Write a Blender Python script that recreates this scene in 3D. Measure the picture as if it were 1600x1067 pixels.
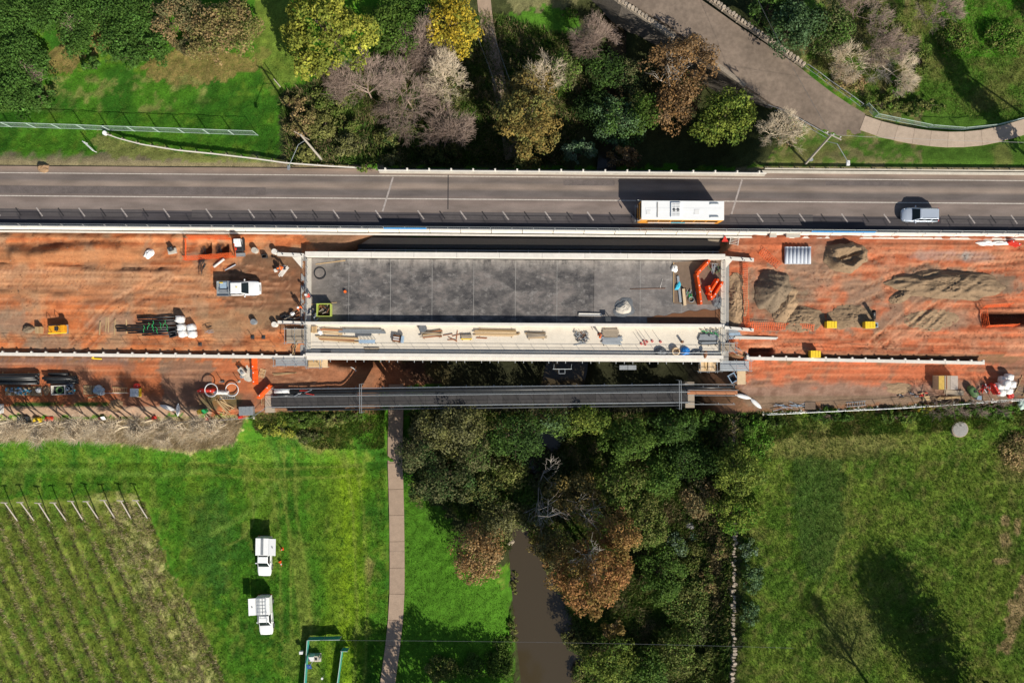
import bpy, math, random
import numpy as np
from mathutils import Vector, Matrix, Euler

# ------------------------------------------------------------------ camera, sky, sun, exposure
for o in list(bpy.data.objects): bpy.data.objects.remove(o)
sc = bpy.context.scene
COL = sc.collection
CAM_H, PPM = 90.0, 12.0          # drone height above the road (m); photo pixels per metre at road level
cam_d = bpy.data.cameras.new('camera'); cam = bpy.data.objects.new('camera', cam_d); COL.objects.link(cam)
cam.location = (0, 0, CAM_H); cam.rotation_euler = (0, 0, 0)
cam_d.sensor_width = 36; cam_d.sensor_fit = 'HORIZONTAL'; cam_d.lens = 36*CAM_H/(1600/PPM)
cam_d.clip_start = 1; cam_d.clip_end = 3000
sc.camera = cam
SUN_DIR = Vector((-0.57*1.38, 0.82*1.38, -1)).normalized()     # direction the light travels
elev = math.asin(-SUN_DIR.z)
w = bpy.data.worlds.new('World'); sc.world = w; w.use_nodes = True
nt = w.node_tree; bg = nt.nodes['Background']
sky = nt.nodes.new('ShaderNodeTexSky'); sky.sky_type = 'NISHITA'; sky.sun_disc = False
sky.sun_elevation = elev; sky.sun_rotation = math.atan2(-SUN_DIR.x, -SUN_DIR.y)
nt.links.new(sky.outputs[0], bg.inputs[0]); bg.inputs[1].default_value = 0.075
sl = bpy.data.lights.new('sun', 'SUN'); sl.energy = 5.0; sl.angle = math.radians(0.5); sl.color = (1, 0.93, 0.82)
so = bpy.data.objects.new('sun', sl); COL.objects.link(so); so.location = (60, -80, 80)
so.rotation_euler = SUN_DIR.to_track_quat('-Z', 'Y').to_euler()
sc.render.engine = 'CYCLES'
sc.view_settings.view_transform = 'Standard'; sc.view_settings.look = 'None'
sc.view_settings.exposure = 0.22; sc.view_settings.gamma = 1.0

random.seed(7); RNG = np.random.default_rng(7)
PI = math.pi
def rad(a): return math.radians(a)

# ------------------------------------------------------------------ pixels to places
def W(px, py, z=0.0):
    k = (CAM_H - z)/CAM_H/PPM
    return Vector(((px-800)*k, (533.5-py)*k, z))

# ------------------------------------------------------------------ numpy noise
_L = np.random.default_rng(3).random((256, 256))
def vn(x, y):
    xi = np.floor(x).astype(int); yi = np.floor(y).astype(int); fx = x-xi; fy = y-yi
    fx = fx*fx*(3-2*fx); fy = fy*fy*(3-2*fy)
    a = _L[xi & 255, yi & 255]; b = _L[(xi+1) & 255, yi & 255]; c = _L[xi & 255, (yi+1) & 255]; d = _L[(xi+1) & 255, (yi+1) & 255]
    return (a*(1-fx)+b*fx)*(1-fy)+(c*(1-fx)+d*fx)*fy
def fbm(x, y, o=4):
    s = 0; a = 0.5; t = 0
    for i in range(o):
        s = s+a*vn(x+17.3*i, y+9.1*i); t += a; a *= .5; x = x*2.03; y = y*2.03
    return s/t
def ss(a, b, x):
    t = np.clip((x-a)/(b-a), 0, 1); return t*t*(3-2*t)
def inpoly(x, y, poly):
    r = np.zeros(np.shape(x), bool); n = len(poly)
    for i in range(n):
        x0, y0 = poly[i]; x1, y1 = poly[(i+1) % n]
        if y0 == y1: continue
        r ^= ((y0 > y) != (y1 > y)) & (x < (x1-x0)*(y-y0)/(y1-y0)+x0)
    return r
def segdist(x, y, pts):
    d = np.full(np.shape(x), 1e9)
    for (x0, y0), (x1, y1) in zip(pts[:-1], pts[1:]):
        dx, dy = x1-x0, y1-y0; t = np.clip(((x-x0)*dx+(y-y0)*dy)/(dx*dx+dy*dy), 0, 1)
        d = np.minimum(d, np.hypot(x-x0-t*dx, y-y0-t*dy))
    return d

# ------------------------------------------------------------------ lie of the land (metres, from plan position)
ZL = ([-900, 60, 150, 215, 250, 360, 551, 557, 640, 652, 735, 3000], [-3, -2.2, -1.6, -.9, -.12, -.12, -.1, -1.2, -1.35, -1.9, -6, -6])
ZR = ([-900, 60, 150, 215, 250, 360, 556, 562, 622, 640, 715, 3000], [-3, -2.2, -1.8, -1.1, -.12, -.12, -.1, -.9, -1.1, -1.5, -3.2, -3.6])
TOPL = ([-900, 100, 200, 262, 360, 395, 402, 560, 575, 640, 720, 780, 3000], [440, 470, 500, 575, 575, 500, 478, 478, 520, 530, 560, 720, 760])
TOEL = ([-900, 100, 262, 360, 560, 640, 720, 780, 900, 3000], [690, 690, 690, 640, 590, 598, 628, 790, 795, 815])
TOER = ([-900, 0, 262, 560, 640, 760, 3000], [1130, 1110, 1090, 1060, 1070, 1080, 1080])
TOPR = ([-900, 0, 110, 200, 262, 402, 560, 640, 760, 3000], [1280, 1270, 1255, 1215, 1190, 1140, 1160, 1180, 1200, 1200])
CRK = ([-900, 60, 262, 640, 800, 905, 1000, 1150, 3000], [985, 980, 960, 880, 810, 832, 852, 880, 900])
def gz(x, y, detail=True):
    x = np.asarray(x, float); y = np.asarray(y, float)
    u = x*PPM+800; v = 533.5-y*PPM
    wob = (fbm(x*.12+5, y*.12+8, 3)-.5)
    uu = u+wob*30*ss(640, 760, v)+wob*30*ss(230, 150, v)
    zl = np.interp(v, *ZL); zr = np.interp(v, *ZR)
    tl = ss(0, 1, (uu-np.interp(v, *TOPL))/(np.interp(v, *TOEL)-np.interp(v, *TOPL)))
    tr = ss(0, 1, (np.interp(v, *TOPR)-uu)/(np.interp(v, *TOPR)-np.interp(v, *TOER)))
    zm = -7.6+wob*1.2
    z = np.where(u < 900, zl+(zm-zl)*tl, zr+(zm-zr)*tr)
    c = np.interp(v, *CRK); hw = np.interp(v, [-900, 262, 300, 700, 880, 1000, 1200, 3000], [14, 14, 34, 34, 30, 46, 62, 70])
    d = np.abs(u-c)
    z = z+(np.minimum(z, -9.9)-z)*ss(hw+16, hw-8, d)
    if detail:
        site = ((v > 366) & (v < 549) & ((u < 476) | (u > 1150)))
        bench = ((v > 562) & (v < 640) & ((u < 500) | (u > 1165)))
        n = fbm(x*.5, y*1.3, 4)-.5
        z = z+np.where(site, n*.28+(fbm(x*2.2+3, y*2.2, 3)-.5)*.16, np.where(bench, n*.2, 0))
        soft = 1-((v > 240) & (v < 366))
        z = z+soft*np.where(site | bench, 0, (fbm(x*.9+40, y*.9, 4)-.5)*.35)
        # spoil ridge beside the road works, left
        rv = 394+6*np.sin(u*.03); edge = ss(5, 30, u)*ss(225, 190, u)
        z = z+.95*edge*ss(20, 0, np.abs(v-rv))*(0.7+.6*fbm(x*.7, y*.7, 3))
        z = z+.5*ss(7, 0, np.abs(v-371))*((u < 455) | (u > 1160))*(.3+fbm(x*1.1, y*1.1, 3))
        # graded ledges, left
        for (c0, sl_, u0, u1, am) in ((412, .036, -400, 300, .34), (454, .05, -400, 135, .28), (470, .0, 20, 110, .2), (478, .02, 250, 330, .15)):
            dv = v-(c0+sl_*u+9*(fbm(u*.03, u*0+c0, 3)-.5)); z = z+am*ss(-2, 2, dv)*ss(34, 4, dv)*ss(u0-20, u0, u)*ss(u1, u1-50, u)*site*(.4+vn(u*.05, u*0+c0))
        for k, pts in enumerate(TRACKS):
            d = np.abs(segdist(u, v, pts)-9.5); z = z-(.07*ss(4, 1, d)-.04*ss(2.5, .5, np.abs(d-5)))*(site | bench)
        # pits and trench
        for (a0, a1, b0, b1, dep) in ((311, 328, 381, 400, 1.3), (334, 354, 381, 400, 1.3), (1538, 1700, 489, 506, 2.2), (1172, 1208, 545, 555, 1.6)):
            z = z-dep*ss(a0-3, a0+2, u)*ss(a1+3, a1-2, u)*ss(b0-3, b0+2, v)*ss(b1+3, b1-2, v)
        # vineyard rows
        vin = inpoly(u, v, VINE)
        z = z+np.where(vin, .12*np.cos(2*PI*((u-.44*(v-830))/29.0)), 0)
    return z
TRACKS = [[(-300, 440), (80, 436), (200, 440), (330, 452), (400, 470)], [(-300, 425), (100, 432), (260, 430), (360, 424), (440, 440)], [(-300, 485), (60, 482), (200, 478), (330, 470), (470, 462)], [(120, 545), (180, 480), (260, 440)], [(1165, 535), (1260, 540), (1400, 530), (1520, 534), (1900, 540)], [(1180, 430), (1290, 445), (1390, 432), (1500, 415), (1900, 405)], [(1230, 470), (1330, 470), (1400, 440), (1480, 412), (1600, 398)], [(1380, 530), (1430, 515), (1480, 470), (1600, 470), (1900, 475)], [(1290, 420), (1380, 390), (1500, 388), (1900, 396)], [(-300, 575), (100, 572), (250, 576), (400, 570), (480, 590)], [(1170, 590), (1280, 580), (1450, 582), (1900, 590)], [(1370, 540), (1440, 480), (1530, 425), (1620, 418)]]
VINE = [(-80, 845), (212, 835), (262, 960), (360, 1260), (-80, 1260)]
def gz1(x, y): return float(gz(np.array([x]), np.array([y]))[0])
def G(px, py, dz=0.0):
    z = -1.0
    for i in range(6):
        p = W(px, py, z); z = gz1(p.x, p.y)+dz
    return W(px, py, z)

# ------------------------------------------------------------------ materials
MAT = {}
def mat(name, col, rough=.8, var=.18, scale=2.5, bump=0.0, metal=0.0, fine=0.0, spec=.3, stretch=None, trans=None, rnd=0.0):
    if name in MAT: return MAT[name]
    m = bpy.data.materials.new(name); m.use_nodes = True; t = m.node_tree; N = t.nodes; Lk = t.links
    b = N['Principled BSDF']; b.inputs['Roughness'].default_value = rough; b.inputs['Metallic'].default_value = metal
    b.inputs['Specular IOR Level'].default_value = spec
    tc = N.new('ShaderNodeTexCoord'); vec = tc.outputs['Object']
    if stretch:
        mp = N.new('ShaderNodeMapping'); mp.inputs['Scale'].default_value = stretch; Lk.new(vec, mp.inputs[0]); vec = mp.outputs[0]
    no = N.new('ShaderNodeTexNoise'); no.inputs['Scale'].default_value = scale; no.inputs['Detail'].default_value = 6; no.inputs['Roughness'].default_value = .65
    Lk.new(vec, no.inputs['Vector'])
    mr = N.new('ShaderNodeMapRange'); mr.inputs[1].default_value = .25; mr.inputs[2].default_value = .75
    mr.inputs[3].default_value = 1-var; mr.inputs[4].default_value = 1+var; Lk.new(no.outputs['Fac'], mr.inputs[0])
    fac = mr.outputs[0]
    if fine:
        n2 = N.new('ShaderNodeTexNoise'); n2.inputs['Scale'].default_value = scale*9; n2.inputs['Detail'].default_value = 4; Lk.new(tc.outputs['Object'], n2.inputs['Vector'])
        m2 = N.new('ShaderNodeMapRange'); m2.inputs[1].default_value = .3; m2.inputs[2].default_value = .7; m2.inputs[3].default_value = 1-fine; m2.inputs[4].default_value = 1+fine
        Lk.new(n2.outputs['Fac'], m2.inputs[0])
        mu = N.new('ShaderNodeMath'); mu.operation = 'MULTIPLY'; Lk.new(fac, mu.inputs[0]); Lk.new(m2.outputs[0], mu.inputs[1]); fac = mu.outputs[0]
    if rnd:
        oi = N.new('ShaderNodeObjectInfo'); m3 = N.new('ShaderNodeMapRange'); m3.inputs[3].default_value = 1-rnd; m3.inputs[4].default_value = 1+rnd
        Lk.new(oi.outputs['Random'], m3.inputs[0]); mu = N.new('ShaderNodeMath'); mu.operation = 'MULTIPLY'; Lk.new(fac, mu.inputs[0]); Lk.new(m3.outputs[0], mu.inputs[1]); fac = mu.outputs[0]
    if col == 'attr':
        at = N.new('ShaderNodeVertexColor'); at.layer_name = 'Col'; src = at.outputs['Color']
    else:
        rg = N.new('ShaderNodeRGB'); rg.outputs[0].default_value = (*col, 1); src = rg.outputs[0]
    vm = N.new('ShaderNodeVectorMath'); vm.operation = 'SCALE'; Lk.new(src, vm.inputs[0]); Lk.new(fac, vm.inputs['Scale'])
    Lk.new(vm.outputs[0], b.inputs['Base Color'])
    if bump:
        bp = N.new('ShaderNodeBump'); bp.inputs['Strength'].default_value = bump; bp.inputs['Distance'].default_value = .06
        nb = N.new('ShaderNodeTexNoise'); nb.inputs['Scale'].default_value = scale*3; nb.inputs['Detail'].default_value = 5; Lk.new(vec, nb.inputs['Vector'])
        Lk.new(nb.outputs['Fac'], bp.inputs['Height']); Lk.new(bp.outputs[0], b.inputs['Normal'])
    if trans:
        tl = N.new('ShaderNodeBsdfTranslucent'); Lk.new(vm.outputs[0], tl.inputs['Color'])
        mx = N.new('ShaderNodeMixShader'); mx.inputs[0].default_value = trans
        Lk.new(b.outputs[0], mx.inputs[1]); Lk.new(tl.outputs[0], mx.inputs[2]); Lk.new(mx.outputs[0], N['Material Output'].inputs[0])
    MAT[name] = m; return m
def srgb(r, g, b, k=1.0):
    f = lambda c: (c/255/12.92 if c/255 <= .04045 else ((c/255+.055)/1.055)**2.4)*k
    return (f(r), f(g), f(b))
def ground_mat():
    m = bpy.data.materials.new('ground'); m.use_nodes = True; t = m.node_tree; N = t.nodes; Lk = t.links; b = N['Principled BSDF']; b.inputs['Roughness'].default_value = .95; b.inputs['Specular IOR Level'].default_value = .1
    at = N.new('ShaderNodeVertexColor'); at.layer_name = 'Col'; tc = N.new('ShaderNodeTexCoord')
    def nz(scale, det, lo, hi, st=None, rough=.6):
        n = N.new('ShaderNodeTexNoise'); n.inputs['Scale'].default_value = scale; n.inputs['Detail'].default_value = det; n.inputs['Roughness'].default_value = rough; v = tc.outputs['Object']
        if st: mp = N.new('ShaderNodeMapping'); mp.inputs['Scale'].default_value = st; Lk.new(v, mp.inputs[0]); v = mp.outputs[0]
        Lk.new(v, n.inputs['Vector']); r = N.new('ShaderNodeMapRange'); r.inputs[1].default_value = .3; r.inputs[2].default_value = .7; r.inputs[3].default_value = lo; r.inputs[4].default_value = hi; Lk.new(n.outputs['Fac'], r.inputs[0]); return n.outputs['Fac'], r.outputs[0]
    def mul(a, c): q = N.new('ShaderNodeMath'); q.operation = 'MULTIPLY'; Lk.new(a, q.inputs[0]); Lk.new(c, q.inputs[1]); return q.outputs[0]
    _, g1 = nz(.8, 6, .74, 1.26, None, .65); f2, g2 = nz(7.5, 4, .6, 1.4)
    f3, s1 = nz(1.0, 8, .80, 1.20, (.16, 1.5, 1), .7); f4, s2 = nz(3.4, 9, .74, 1.26, None, .8)
    mx = N.new('ShaderNodeMix'); mx.data_type = 'FLOAT'; Lk.new(at.outputs['Alpha'], mx.inputs[0]); Lk.new(mul(s1, s2), mx.inputs[2]); Lk.new(mul(g1, g2), mx.inputs[3])
    vm = N.new('ShaderNodeVectorMath'); vm.operation = 'SCALE'; Lk.new(at.outputs['Color'], vm.inputs[0]); Lk.new(mx.outputs[0], vm.inputs['Scale']); Lk.new(vm.outputs[0], b.inputs['Base Color'])
    hx = N.new('ShaderNodeMix'); hx.data_type = 'FLOAT'; Lk.new(at.outputs['Alpha'], hx.inputs[0]); Lk.new(mul(f3, f4), hx.inputs[2]); Lk.new(f2, hx.inputs[3])
    bp = N.new('ShaderNodeBump'); bp.inputs['Strength'].default_value = .9; bp.inputs['Distance'].default_value = .09; Lk.new(hx.outputs[0], bp.inputs['Height']); Lk.new(bp.outputs[0], b.inputs['Normal']); MAT['ground'] = m
ground_mat()
mat('foliage', 'attr', .65, .12, 1.5, trans=.22, spec=.12)
mat('blades', 'attr', .7, .15, 1.5, trans=.2, spec=.15)
mat('asphalt_patch', (.055, .052, .055), .85, .15, 1.2, .2, fine=.1)
mat('line_paint', (.50, .455, .40), .75, .35, 3, fine=.25)
mat('line_worn', (.34, .30, .275), .8, .35, 3, fine=.2)
mat('line_blacked', (.028, .026, .028), .85, .2, 4)
mat('concrete', (.50, .46, .39), .85, .16, 1.2, .15, fine=.08, rnd=.06)
mat('concrete_white', (.68, .64, .57), .85, .10, 1.5, .1, fine=.06, rnd=.04)
mat('concrete_grey', (.30, .29, .27), .9, .2, 1.4, .2, fine=.1)
mat('footway', (.66, .595, .49), .85, .10, .8, .1, fine=.07)
mat('galv', (.46, .49, .50), .45, .12, 6, metal=.6)
mat('steel', (.33, .35, .36), .5, .2, 5, metal=.5)
mat('dark_steel', (.05, .055, .06), .55, .25, 4, metal=.2)
mat('rust', (.20, .09, .045), .8, .3, 8)
mat('timber', (.48, .33, .17), .8, .25, 5, fine=.15, stretch=(1, 6, 6), rnd=.22)
mat('timber_red', (.36, .15, .07), .8, .25, 5, stretch=(1, 6, 6), rnd=.2)
mat('timber_grey', (.34, .28, .21), .85, .25, 5, stretch=(1, 6, 6), rnd=.15)
mat('ply', (.62, .46, .28), .75, .14, 4, rnd=.08)
mat('paint_white', (.80, .81, .80), .25, .03, 2, spec=.5)
mat('paint_silver', (.52, .58, .66), .25, .03, 2, metal=.35, spec=.5)
mat('paint_orange', (.75, .33, .05), .4, .06, 2)
mat('glass', (.012, .018, .020), .12, .1, 2, spec=.35)
mat('rubber', (.022, .022, .023), .8, .2, 5)
mat('rim', (.45, .46, .48), .35, .1, 5, metal=.7)
mat('red_light', (.55, .03, .02), .3, .1, 5)
mat('lamp_lens', (.75, .77, .78), .2, .05, 5)
mat('plastic_black', (.028, .029, .032), .55, .25, 4)
mat('pipe_black', (.018, .02, .022), .42, .3, 3, spec=.5)
mat('orange_plastic', (.78, .10, .015), .45, .10, 3, rnd=.05)
mat('orange_mesh', (.80, .13, .03), .7, .15, 5)
mat('red_plastic', (.62, .045, .03), .5, .12, 3)
mat('yellow_plastic', (.80, .55, .03), .5, .10, 3, fine=.06)
mat('yellow_steel', (.72, .32, .015), .5, .18, 3, fine=.1)
mat('green_plastic', (.03, .34, .10), .5, .1, 3)
mat('green_tank', (.10, .19, .07), .55, .15, 3)
mat('blue_tarp', (.02, .22, .62), .5, .2, 4)
mat('blue_cloth', (.05, .25, .55), .7, .15, 4)
mat('cyan_cloth', (.05, .45, .62), .7, .15, 4)
mat('white_cloth', (.78, .77, .74), .8, .08, 4, .2)
mat('white_plastic', (.72, .72, .70), .45, .08, 4)
mat('grey_cloth', (.13, .14, .15), .8, .3, 4)
mat('pipe_concrete', (.47, .50, .55), .8, .12, 3, .1, rnd=.05)
mat('pipe_white', (.66, .62, .57), .5, .1, 4)
mat('sand', (.33, .225, .135), .95, .22, 1.6, .8, fine=.22, spec=.1)
mat('sand_dark', (.205, .155, .105), .95, .25, 1.4, .9, fine=.25, spec=.1)
mat('sand_wet', (.25, .175, .108), .95, .22, 1.6, .9, fine=.24, spec=.1)
mat('mud', (.15, .065, .028), .7, .18, 1.2, .15)
mat('bark', (.14, .105, .075), .9, .3, 4, .4)
mat('bark_pale', (.40, .36, .31), .85, .25, 4)
mat('twig_grey', (.30, .225, .18), .85, .25, 2, rnd=.1)
mat('twig_pale', (.60, .50, .36), .85, .22, 2, rnd=.1)
mat('stone_dark', (.17, .145, .12), .9, .35, 3, .5, fine=.2, rnd=.25)
mat('stone_pale', (.36, .30, .23), .9, .3, 4, .5, fine=.2, rnd=.25)
mat('rock', (.28, .18, .10), .9, .25, 3, .5)
mat('teal', (.05, .36, .30), .5, .12, 4)
mat('fence_green', (.42, .53, .47), .6, .12, 4)
mat('skin', (.42, .25, .17), .6, .06, 6)
mat('navy', (.02, .025, .05), .85, .15, 6)
mat('hivis', (.85, .15, .02), .7, .08, 6)
mat('pink_marker', (.62, .22, .20), .6, .12, 4)
mat('pole_wood', (.40, .36, .30), .85, .2, 3, stretch=(6, 6, 1))
mat('wire', (.25, .25, .25), .5, .1, 2, metal=.5)
mat('solar', (.02, .06, .22), .2, .1, 4, spec=.6)

# ------------------------------------------------------------------ meshes and scene objects
class MB:
    def __init__(s): s.v = []; s.f = []
    def add(s, vs, fs):
        n = len(s.v); s.v += [tuple(p) for p in vs]; s.f += [tuple(i+n for i in f) for f in fs]; return s
    def box(s, c, d, rz=0, rx=0, ry=0, taper=(1, 1)):
        M = Euler((rx, ry, rz)).to_matrix(); c = Vector(c); vs = []
        for z in (-.5, .5):
            kx, ky = taper if z > 0 else (1, 1)
            for x, y in ((-.5, -.5), (.5, -.5), (.5, .5), (-.5, .5)): vs.append(c+M @ Vector((x*d[0]*kx, y*d[1]*ky, z*d[2])))
        return s.add(vs, [(3, 2, 1, 0), (4, 5, 6, 7), (0, 1, 5, 4), (1, 2, 6, 5), (2, 3, 7, 6), (3, 0, 4, 7)])
    def bar(s, p0, p1, wd, ht):                       # rectangular bar, width level
        p0 = Vector(p0); p1 = Vector(p1); d = p1-p0; L = d.length
        q = d.to_track_quat('X', 'Z').to_matrix(); c = (p0+p1)/2; vs = []
        for x, y, z in ((-.5, -.5, -.5), (.5, -.5, -.5), (.5, .5, -.5), (-.5, .5, -.5), (-.5, -.5, .5), (.5, -.5, .5), (.5, .5, .5), (-.5, .5, .5)):
            vs.append(c+q @ Vector((x*L, y*wd, z*ht)))
        return s.add(vs, [(3, 2, 1, 0), (4, 5, 6, 7), (0, 1, 5, 4), (1, 2, 6, 5), (2, 3, 7, 6), (3, 0, 4, 7)])
    def tube(s, p0, p1, r0, r1=None, n=8, cap=True):
        r1 = r0 if r1 is None else r1; p0 = Vector(p0); p1 = Vector(p1)
        q = (p1-p0).to_track_quat('Z', 'Y').to_matrix(); vs = []
        for p, r in ((p0, r0), (p1, r1)):
            for i in range(n): a = 2*PI*i/n; vs.append(p+q @ Vector((r*math.cos(a), r*math.sin(a), 0)))
        fs = [(i, (i+1) % n, n+(i+1) % n, n+i) for i in range(n)]
        if cap: fs += [tuple(range(n-1, -1, -1)), tuple(range(n, 2*n))]
        return s.add(vs, fs)
    def path(s, pts, r, n=6):
        for a, b in zip(pts[:-1], pts[1:]): s.tube(a, b, r, r, n)
        return s
    def pipe(s, p0, p1, r, th, n=16):                 # hollow
        p0 = Vector(p0); p1 = Vector(p1); q = (p1-p0).to_track_quat('Z', 'Y').to_matrix(); vs = []
        for p, rr in ((p0, r), (p1, r), (p1, r-th), (p0, r-th)):
            for i in range(n): a = 2*PI*i/n; vs.append(p+q @ Vector((rr*math.cos(a), rr*math.sin(a), 0)))
        fs = []
        for k in range(4):
            for i in range(n): fs.append((k*n+i, k*n+(i+1) % n, ((k+1) % 4)*n+(i+1) % n, ((k+1) % 4)*n+i))
        return s.add(vs, fs)
    def loft(s, rings, cap=True):
        n = len(rings[0]); vs = [p for r in rings for p in r]; fs = []
        for k in range(len(rings)-1):
            for i in range(n): fs.append((k*n+i, k*n+(i+1) % n, (k+1)*n+(i+1) % n, (k+1)*n+i))
        if cap: fs += [tuple(range(n-1, -1, -1)), tuple(range((len(rings)-1)*n, len(rings)*n))]
        return s.add(vs, fs)
    def prism(s, poly, z0, z1):
        n = len(poly); vs = [(x, y, z0) for x, y in poly]+[(x, y, z1) for x, y in poly]
        return s.add(vs, [tuple(range(n-1, -1, -1)), tuple(range(n, 2*n))]+[(i, (i+1) % n, n+(i+1) % n, n+i) for i in range(n)])
    def torus(s, c, R, r, n=28, m=8, rx=0):
        M = Euler((rx, 0, 0)).to_matrix(); vs = []; fs = []
        for i in range(n):
            a = 2*PI*i/n
            for j in range(m):
                b = 2*PI*j/m; vs.append(Vector(c)+M @ Vector(((R+r*math.cos(b))*math.cos(a), (R+r*math.cos(b))*math.sin(a), r*math.sin(b))))
        for i in range(n):
            for j in range(m): fs.append((i*m+j, ((i+1) % n)*m+j, ((i+1) % n)*m+(j+1) % m, i*m+(j+1) % m))
        return s.add(vs, fs)
    def quad(s, a, b, c, d): return s.add([a, b, c, d], [(0, 1, 2, 3)])
    def build(s, name, m, parent=None, smooth=False, bevel=0, kind=None, loc=None, rz=0):
        me = bpy.data.meshes.new(name); me.from_pydata(s.v, [], s.f); me.materials.append(MAT[m]); me.update()
        if smooth: me.polygons.foreach_set('use_smooth', [True]*len(me.polygons))
        o = bpy.data.objects.new(name, me); COL.objects.link(o); o.parent = parent
        if loc is not None: o.location = loc; o.rotation_euler = (0, 0, rz)
        if bevel:
            b = o.modifiers.new('bevel', 'BEVEL'); b.width = bevel; b.segments = 2; b.limit_method = 'ANGLE'; b.angle_limit = rad(30)
        if kind: o['kind'] = kind
        return o
def np_mesh(name, V, F, m, parent=None, col=None, kind=None, smooth=False):
    """V (n,3), F (k,3|4) arrays -> object; col (n,3) optional point colours"""
    me = bpy.data.meshes.new(name); V = np.ascontiguousarray(V, np.float32); F = np.ascontiguousarray(F, np.int32); k = F.shape[1]
    me.vertices.add(len(V)); me.vertices.foreach_set('co', V.ravel())
    me.loops.add(F.size); me.loops.foreach_set('vertex_index', F.ravel())
    me.polygons.add(len(F)); me.polygons.foreach_set('loop_start', np.arange(0, F.size, k, dtype=np.int32))
    me.polygons.foreach_set('loop_total', np.full(len(F), k, np.int32))
    me.polygons.foreach_set('use_smooth', np.full(len(F), smooth))
    if col is not None:
        a = me.color_attributes.new('Col', 'FLOAT_COLOR', 'POINT')
        a.data.foreach_set('color', (np.clip(col, 0, 1) if col.shape[1] == 4 else np.concatenate([np.clip(col, 0, 1), np.ones((len(V), 1))], 1)).astype(np.float32).ravel())
    me.materials.append(MAT[m]); me.update(calc_edges=True); me.validate()
    o = bpy.data.objects.new(name, me); COL.objects.link(o); o.parent = parent
    if kind: o['kind'] = kind
    return o
def tag(o, label, cat, group=None):
    o['label'] = label; o['category'] = cat
    if group: o['group'] = group
    return o
def thing(name, label, cat, loc=(0, 0, 0), deg=0, group=None):
    o = bpy.data.objects.new(name, None); COL.objects.link(o); o.location = loc; o.rotation_euler = (0, 0, rad(deg)); o.empty_display_size = .2
    return tag(o, label, cat, group)
def dup(o, parent=None):
    c = o.copy(); COL.objects.link(c); c.parent = parent
    for ch in list(o.children): dup(ch, c)
    return c
def D(px, py, z=0.0): return W(px, py, z)             # on a flat deck at height z
def tubes_np(P0, P1, R0, R1, n=3):
    P0 = np.asarray(P0, float); P1 = np.asarray(P1, float); R0 = np.asarray(R0, float); R1 = np.asarray(R1, float)
    d = P1-P0; d /= np.linalg.norm(d, axis=1, keepdims=True)+1e-9
    ref = np.where(np.abs(d[:, 2:3]) > .9, [[1., 0, 0]], [[0, 0, 1.]]); a = np.cross(d, ref); a /= np.linalg.norm(a, axis=1, keepdims=True)+1e-9; b = np.cross(d, a)
    k = len(P0); V = np.zeros((k, 2*n, 3))
    for i in range(n):
        t = 2*PI*i/n; o = a*math.cos(t)+b*math.sin(t)
        V[:, i] = P0+o*R0[:, None]; V[:, n+i] = P1+o*R1[:, None]
    F = np.zeros((k, n, 4), int); base = (np.arange(k)*2*n)[:, None]
    for i in range(n): F[:, i] = base+np.array([i, (i+1) % n, n+(i+1) % n, n+i])
    return V.reshape(-1, 3), F.reshape(-1, 4)
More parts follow.
